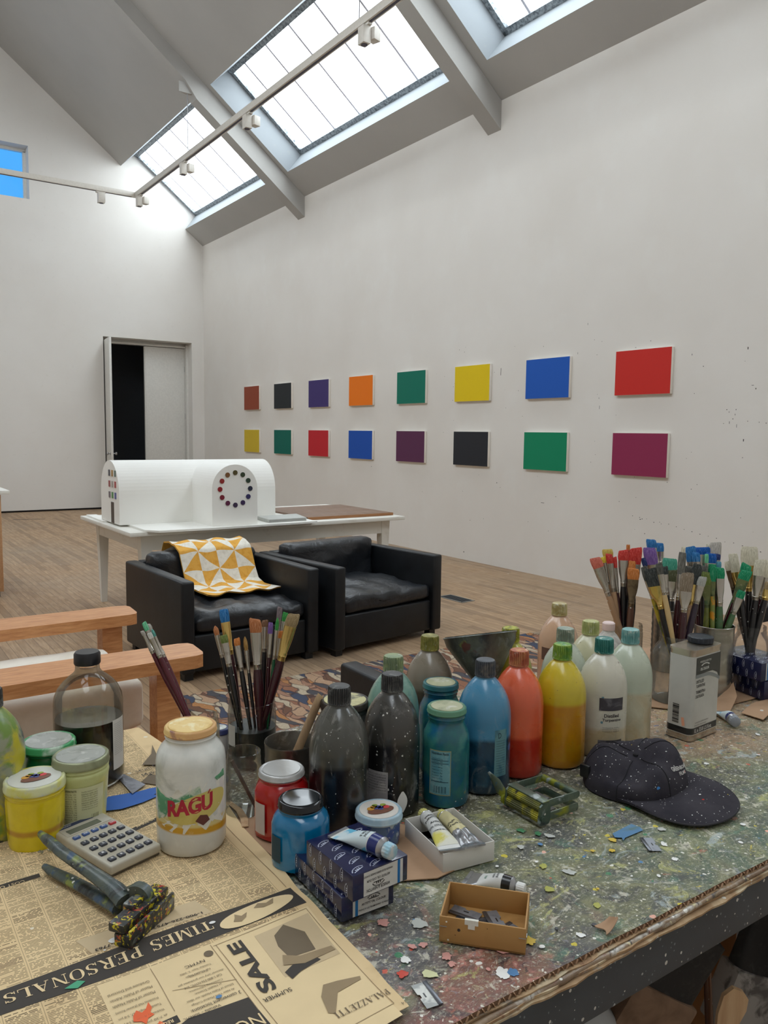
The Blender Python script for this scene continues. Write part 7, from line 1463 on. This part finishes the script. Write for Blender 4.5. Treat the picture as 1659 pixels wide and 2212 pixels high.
# ---------------------------------------------------------------- odds and ends on the bench
g = G(); g.tube([(.497, 1.158, ZB + .0045), (.5, 1.12, ZB + .0045), (.494, 1.088, ZB + .0045), (.485, 1.066, ZB + .0045)], [(.0042, .001), (.0055, .0012), (.0060, .0012), (.005, .001)], 10, ref=(0, 0, 1)); tag(g.build('wooden_stick', M_padd), 'flat wooden stick lying between the newspaper and the red jar', 'stick')
g = G(); g.prism([(.372, 1.352), (.386, 1.344), (.404, 1.285), (.375, 1.262)], ZB + .0066, ZB + .0074); tag(g.build('metal_scraper', splat('scraper_steel', (150, 152, 160), [('s', (110, 112, 122), 30, .5, .7)], .25, .8)), 'thin grey metal plate lying beside the brown liquid bottle', 'metal plate')
g = G()
for i in range(12): x, y = .222 + random.uniform(-.012, .012), 1.150 + random.uniform(-.004, .003); g.box((x, y, ZB + .008), (.004, .003, .0025), random.random() * 3, bev=.0005)
tag(g.build('plastic_shreds', M_gld), 'few clear plastic shreds in front of the yellow jar', 'scraps')

# ---------------------------------------------------------------- things stored below the bench
M_bkt = flat('white_bucket_plastic', (176, 180, 182), .35)
bk = thing('plastic_bucket', 'upturned rounded white plastic bucket under the bench edge', 'bucket', (.855, .80, .4535))
g = G(); g.lathe([(.128, 0), (.131, .004), (.128, .20), (.112, .26), (.082, .300), (.042, .320), (0, .325)], 48); g.build('bucket_body', M_bkt, bk); g = G(); g.lathe([(.128, .002), (.137, .004), (.137, .012), (.127, .014)], 48); g.build('bucket_rim', M_bkt, bk)
M_wbr = splat('raw_brush_wood', (126, 100, 80), [('s', (106, 82, 64), 20, .5, .7)], .7); M_blk = splat('black_boar_bristle', (20, 20, 22), [('s', (40, 40, 40), 60, .55, .7)], .7, bump=.5)
def housebrush(lab, x, y, z, rz, tiltx, tilty, W, Dp, Lb, Lh, wm, up=True):
    o = thing('wide_brush', lab, 'brush', (x, y, z)); o.rotation_euler = (tiltx, tilty, rz)
    g = G(); b = bmesh.new(); 
    g.box((0, 0, Lh / 2), (W, Dp, Lh), bev=min(.006, Dp * .2)); g.build('block', wm, o)
    g = G(); n = 26
    rings = []
    for k in range(6):
        f = k / 5; rr = []
        for i in range(n):
            a = 2 * pi * i / n; sx_ = math.copysign(abs(cos(a)) ** .6, cos(a)) * W / 2 * (.94 + .10 * f); sy_ = math.copysign(abs(sin(a)) ** .6, sin(a)) * Dp / 2 * (.85 - .35 * f)
            rr.append(g.bm.verts.new((sx_, sy_, Lh + Lb * f + (.010 * noise.noise(Vector((i * .9, x * 9, 0))) if k == 5 else 0))))
        rings.append(rr)
    for i in range(5):
        for k in range(n): f_ = g.bm.faces.new((rings[i][k], rings[i][(k + 1) % n], rings[i + 1][(k + 1) % n], rings[i + 1][k])); f_.smooth = True
    g.bm.faces.new(rings[-1]); g.build('bristles', M_blk, o, 50); return o
housebrush('wide brush with black bristles and a pale wooden block below the bench edge', 0.985, .735, .655, radians(-25), 0, radians(30), .12, .05, .10, .10, M_wbr)
housebrush('wide brush with black bristles and a whitish block, under the bench at the right edge', 1.275, .730, .555, radians(-20), 0, radians(22), .13, .05, .15, .11, splat('whitish_block', (150, 146, 142), [('s', (90, 86, 84), 24, .5, .62)], .8))
g = G()
pts = [(-.016, 0), (.016, 0), (.020, .05), (.013, .085), (.019, .115), (.024, .150), (.020, .172), (.008, .182), (-.012, .184), (-.024, .165), (-.022, .13), (-.013, .095), (-.019, .05)]
g.prism([(x * .9, y * .9) for x, y in pts], -.004, .004, M=Matrix.Translation((1.105, .680, .570)) @ Matrix.Rotation(radians(-34), 4, 'Z') @ Matrix.Rotation(radians(17), 4, 'Y') @ Matrix.Rotation(pi / 2, 4, 'X')); 
tag(g.build('wooden_paddle', M_padd), 'contoured tan wooden paddle handle standing below the bench edge', 'paddle')
o = thing('paint_brush', 'flat brush with a long chrome ferrule, hanging behind the wooden paddle', 'paint brush', (1.158, .700, .545)); o.rotation_euler = (0, radians(-5), radians(-34))
g = G(); g.tube([(0, 0, 0), (0, 0, .10), (0, 0, .19)], [.004, .007, .006], 12); g.build('handle', hand('brown'), o)
g = G(); g.tube([(0, 0, .188), (0, 0, .20), (0, 0, .26), (0, 0, .275)], [.008, .009, (.018, .007), (.021, .007)], 16, ref=(0, 1, 0)); g.build('ferrule', flat('chrome_ferrule', (206, 200, 196), .12, .95), o)
o = thing('paint_brush', 'thin purple and blue stained brush in the dark beside the paddle', 'paint brush', (1.115, .765, .50)); o.rotation_euler = (0, radians(2), 0)
g = G(); g.tube([(0, 0, 0), (0, 0, .12), (0, 0, .20)], [.006, .011, .008], 12); g.build('handle', splat('purple_blue_handle', (80, 60, 96), [('s', (40, 90, 130), 20, .5, .6), ('s', (140, 110, 150), 30, .6, .7)], .4), o)
g = G(); g.tube([(0, 0, .20), (0, 0, .26)], [.008, (.012, .007)], 14, ref=(0, 1, 0)); g.build('ferrule', FM['gold'], o)
M_box = splat('orange_brown_card', (150, 100, 56), [('s', (130, 84, 46), 12, .5, .7), ('d', (50, 40, 36), 90, .3, .3)], .7)
bx = thing('cardboard_box', 'orange-brown speckled cardboard box in the shade under the bench', 'box', (1.42, 1.02, .452), radians(38))
g = G(); g.box((0, 0, .16), (.34, .30, .32), bev=.003); g.build('box_body', M_box, bx)
g = G(); g.box((-.02, -.151, .20), (.003, .002, .22), Matrix.Rotation(.7, 4, 'Y')); g.build('red_line', flat('red_line_print', (160, 30, 30), .6), bx)
bx = thing('cardboard_box', 'low brown cardboard box behind the bucket under the bench', 'box', (1.02, 1.10, .452), radians(12))
g = G(); g.box((0, 0, .07), (.26, .20, .14), bev=.003); g.build('box_body', splat('dark_brown_card', (96, 66, 42), [('s', (80, 54, 36), 12, .5, .7)], .8), bx)
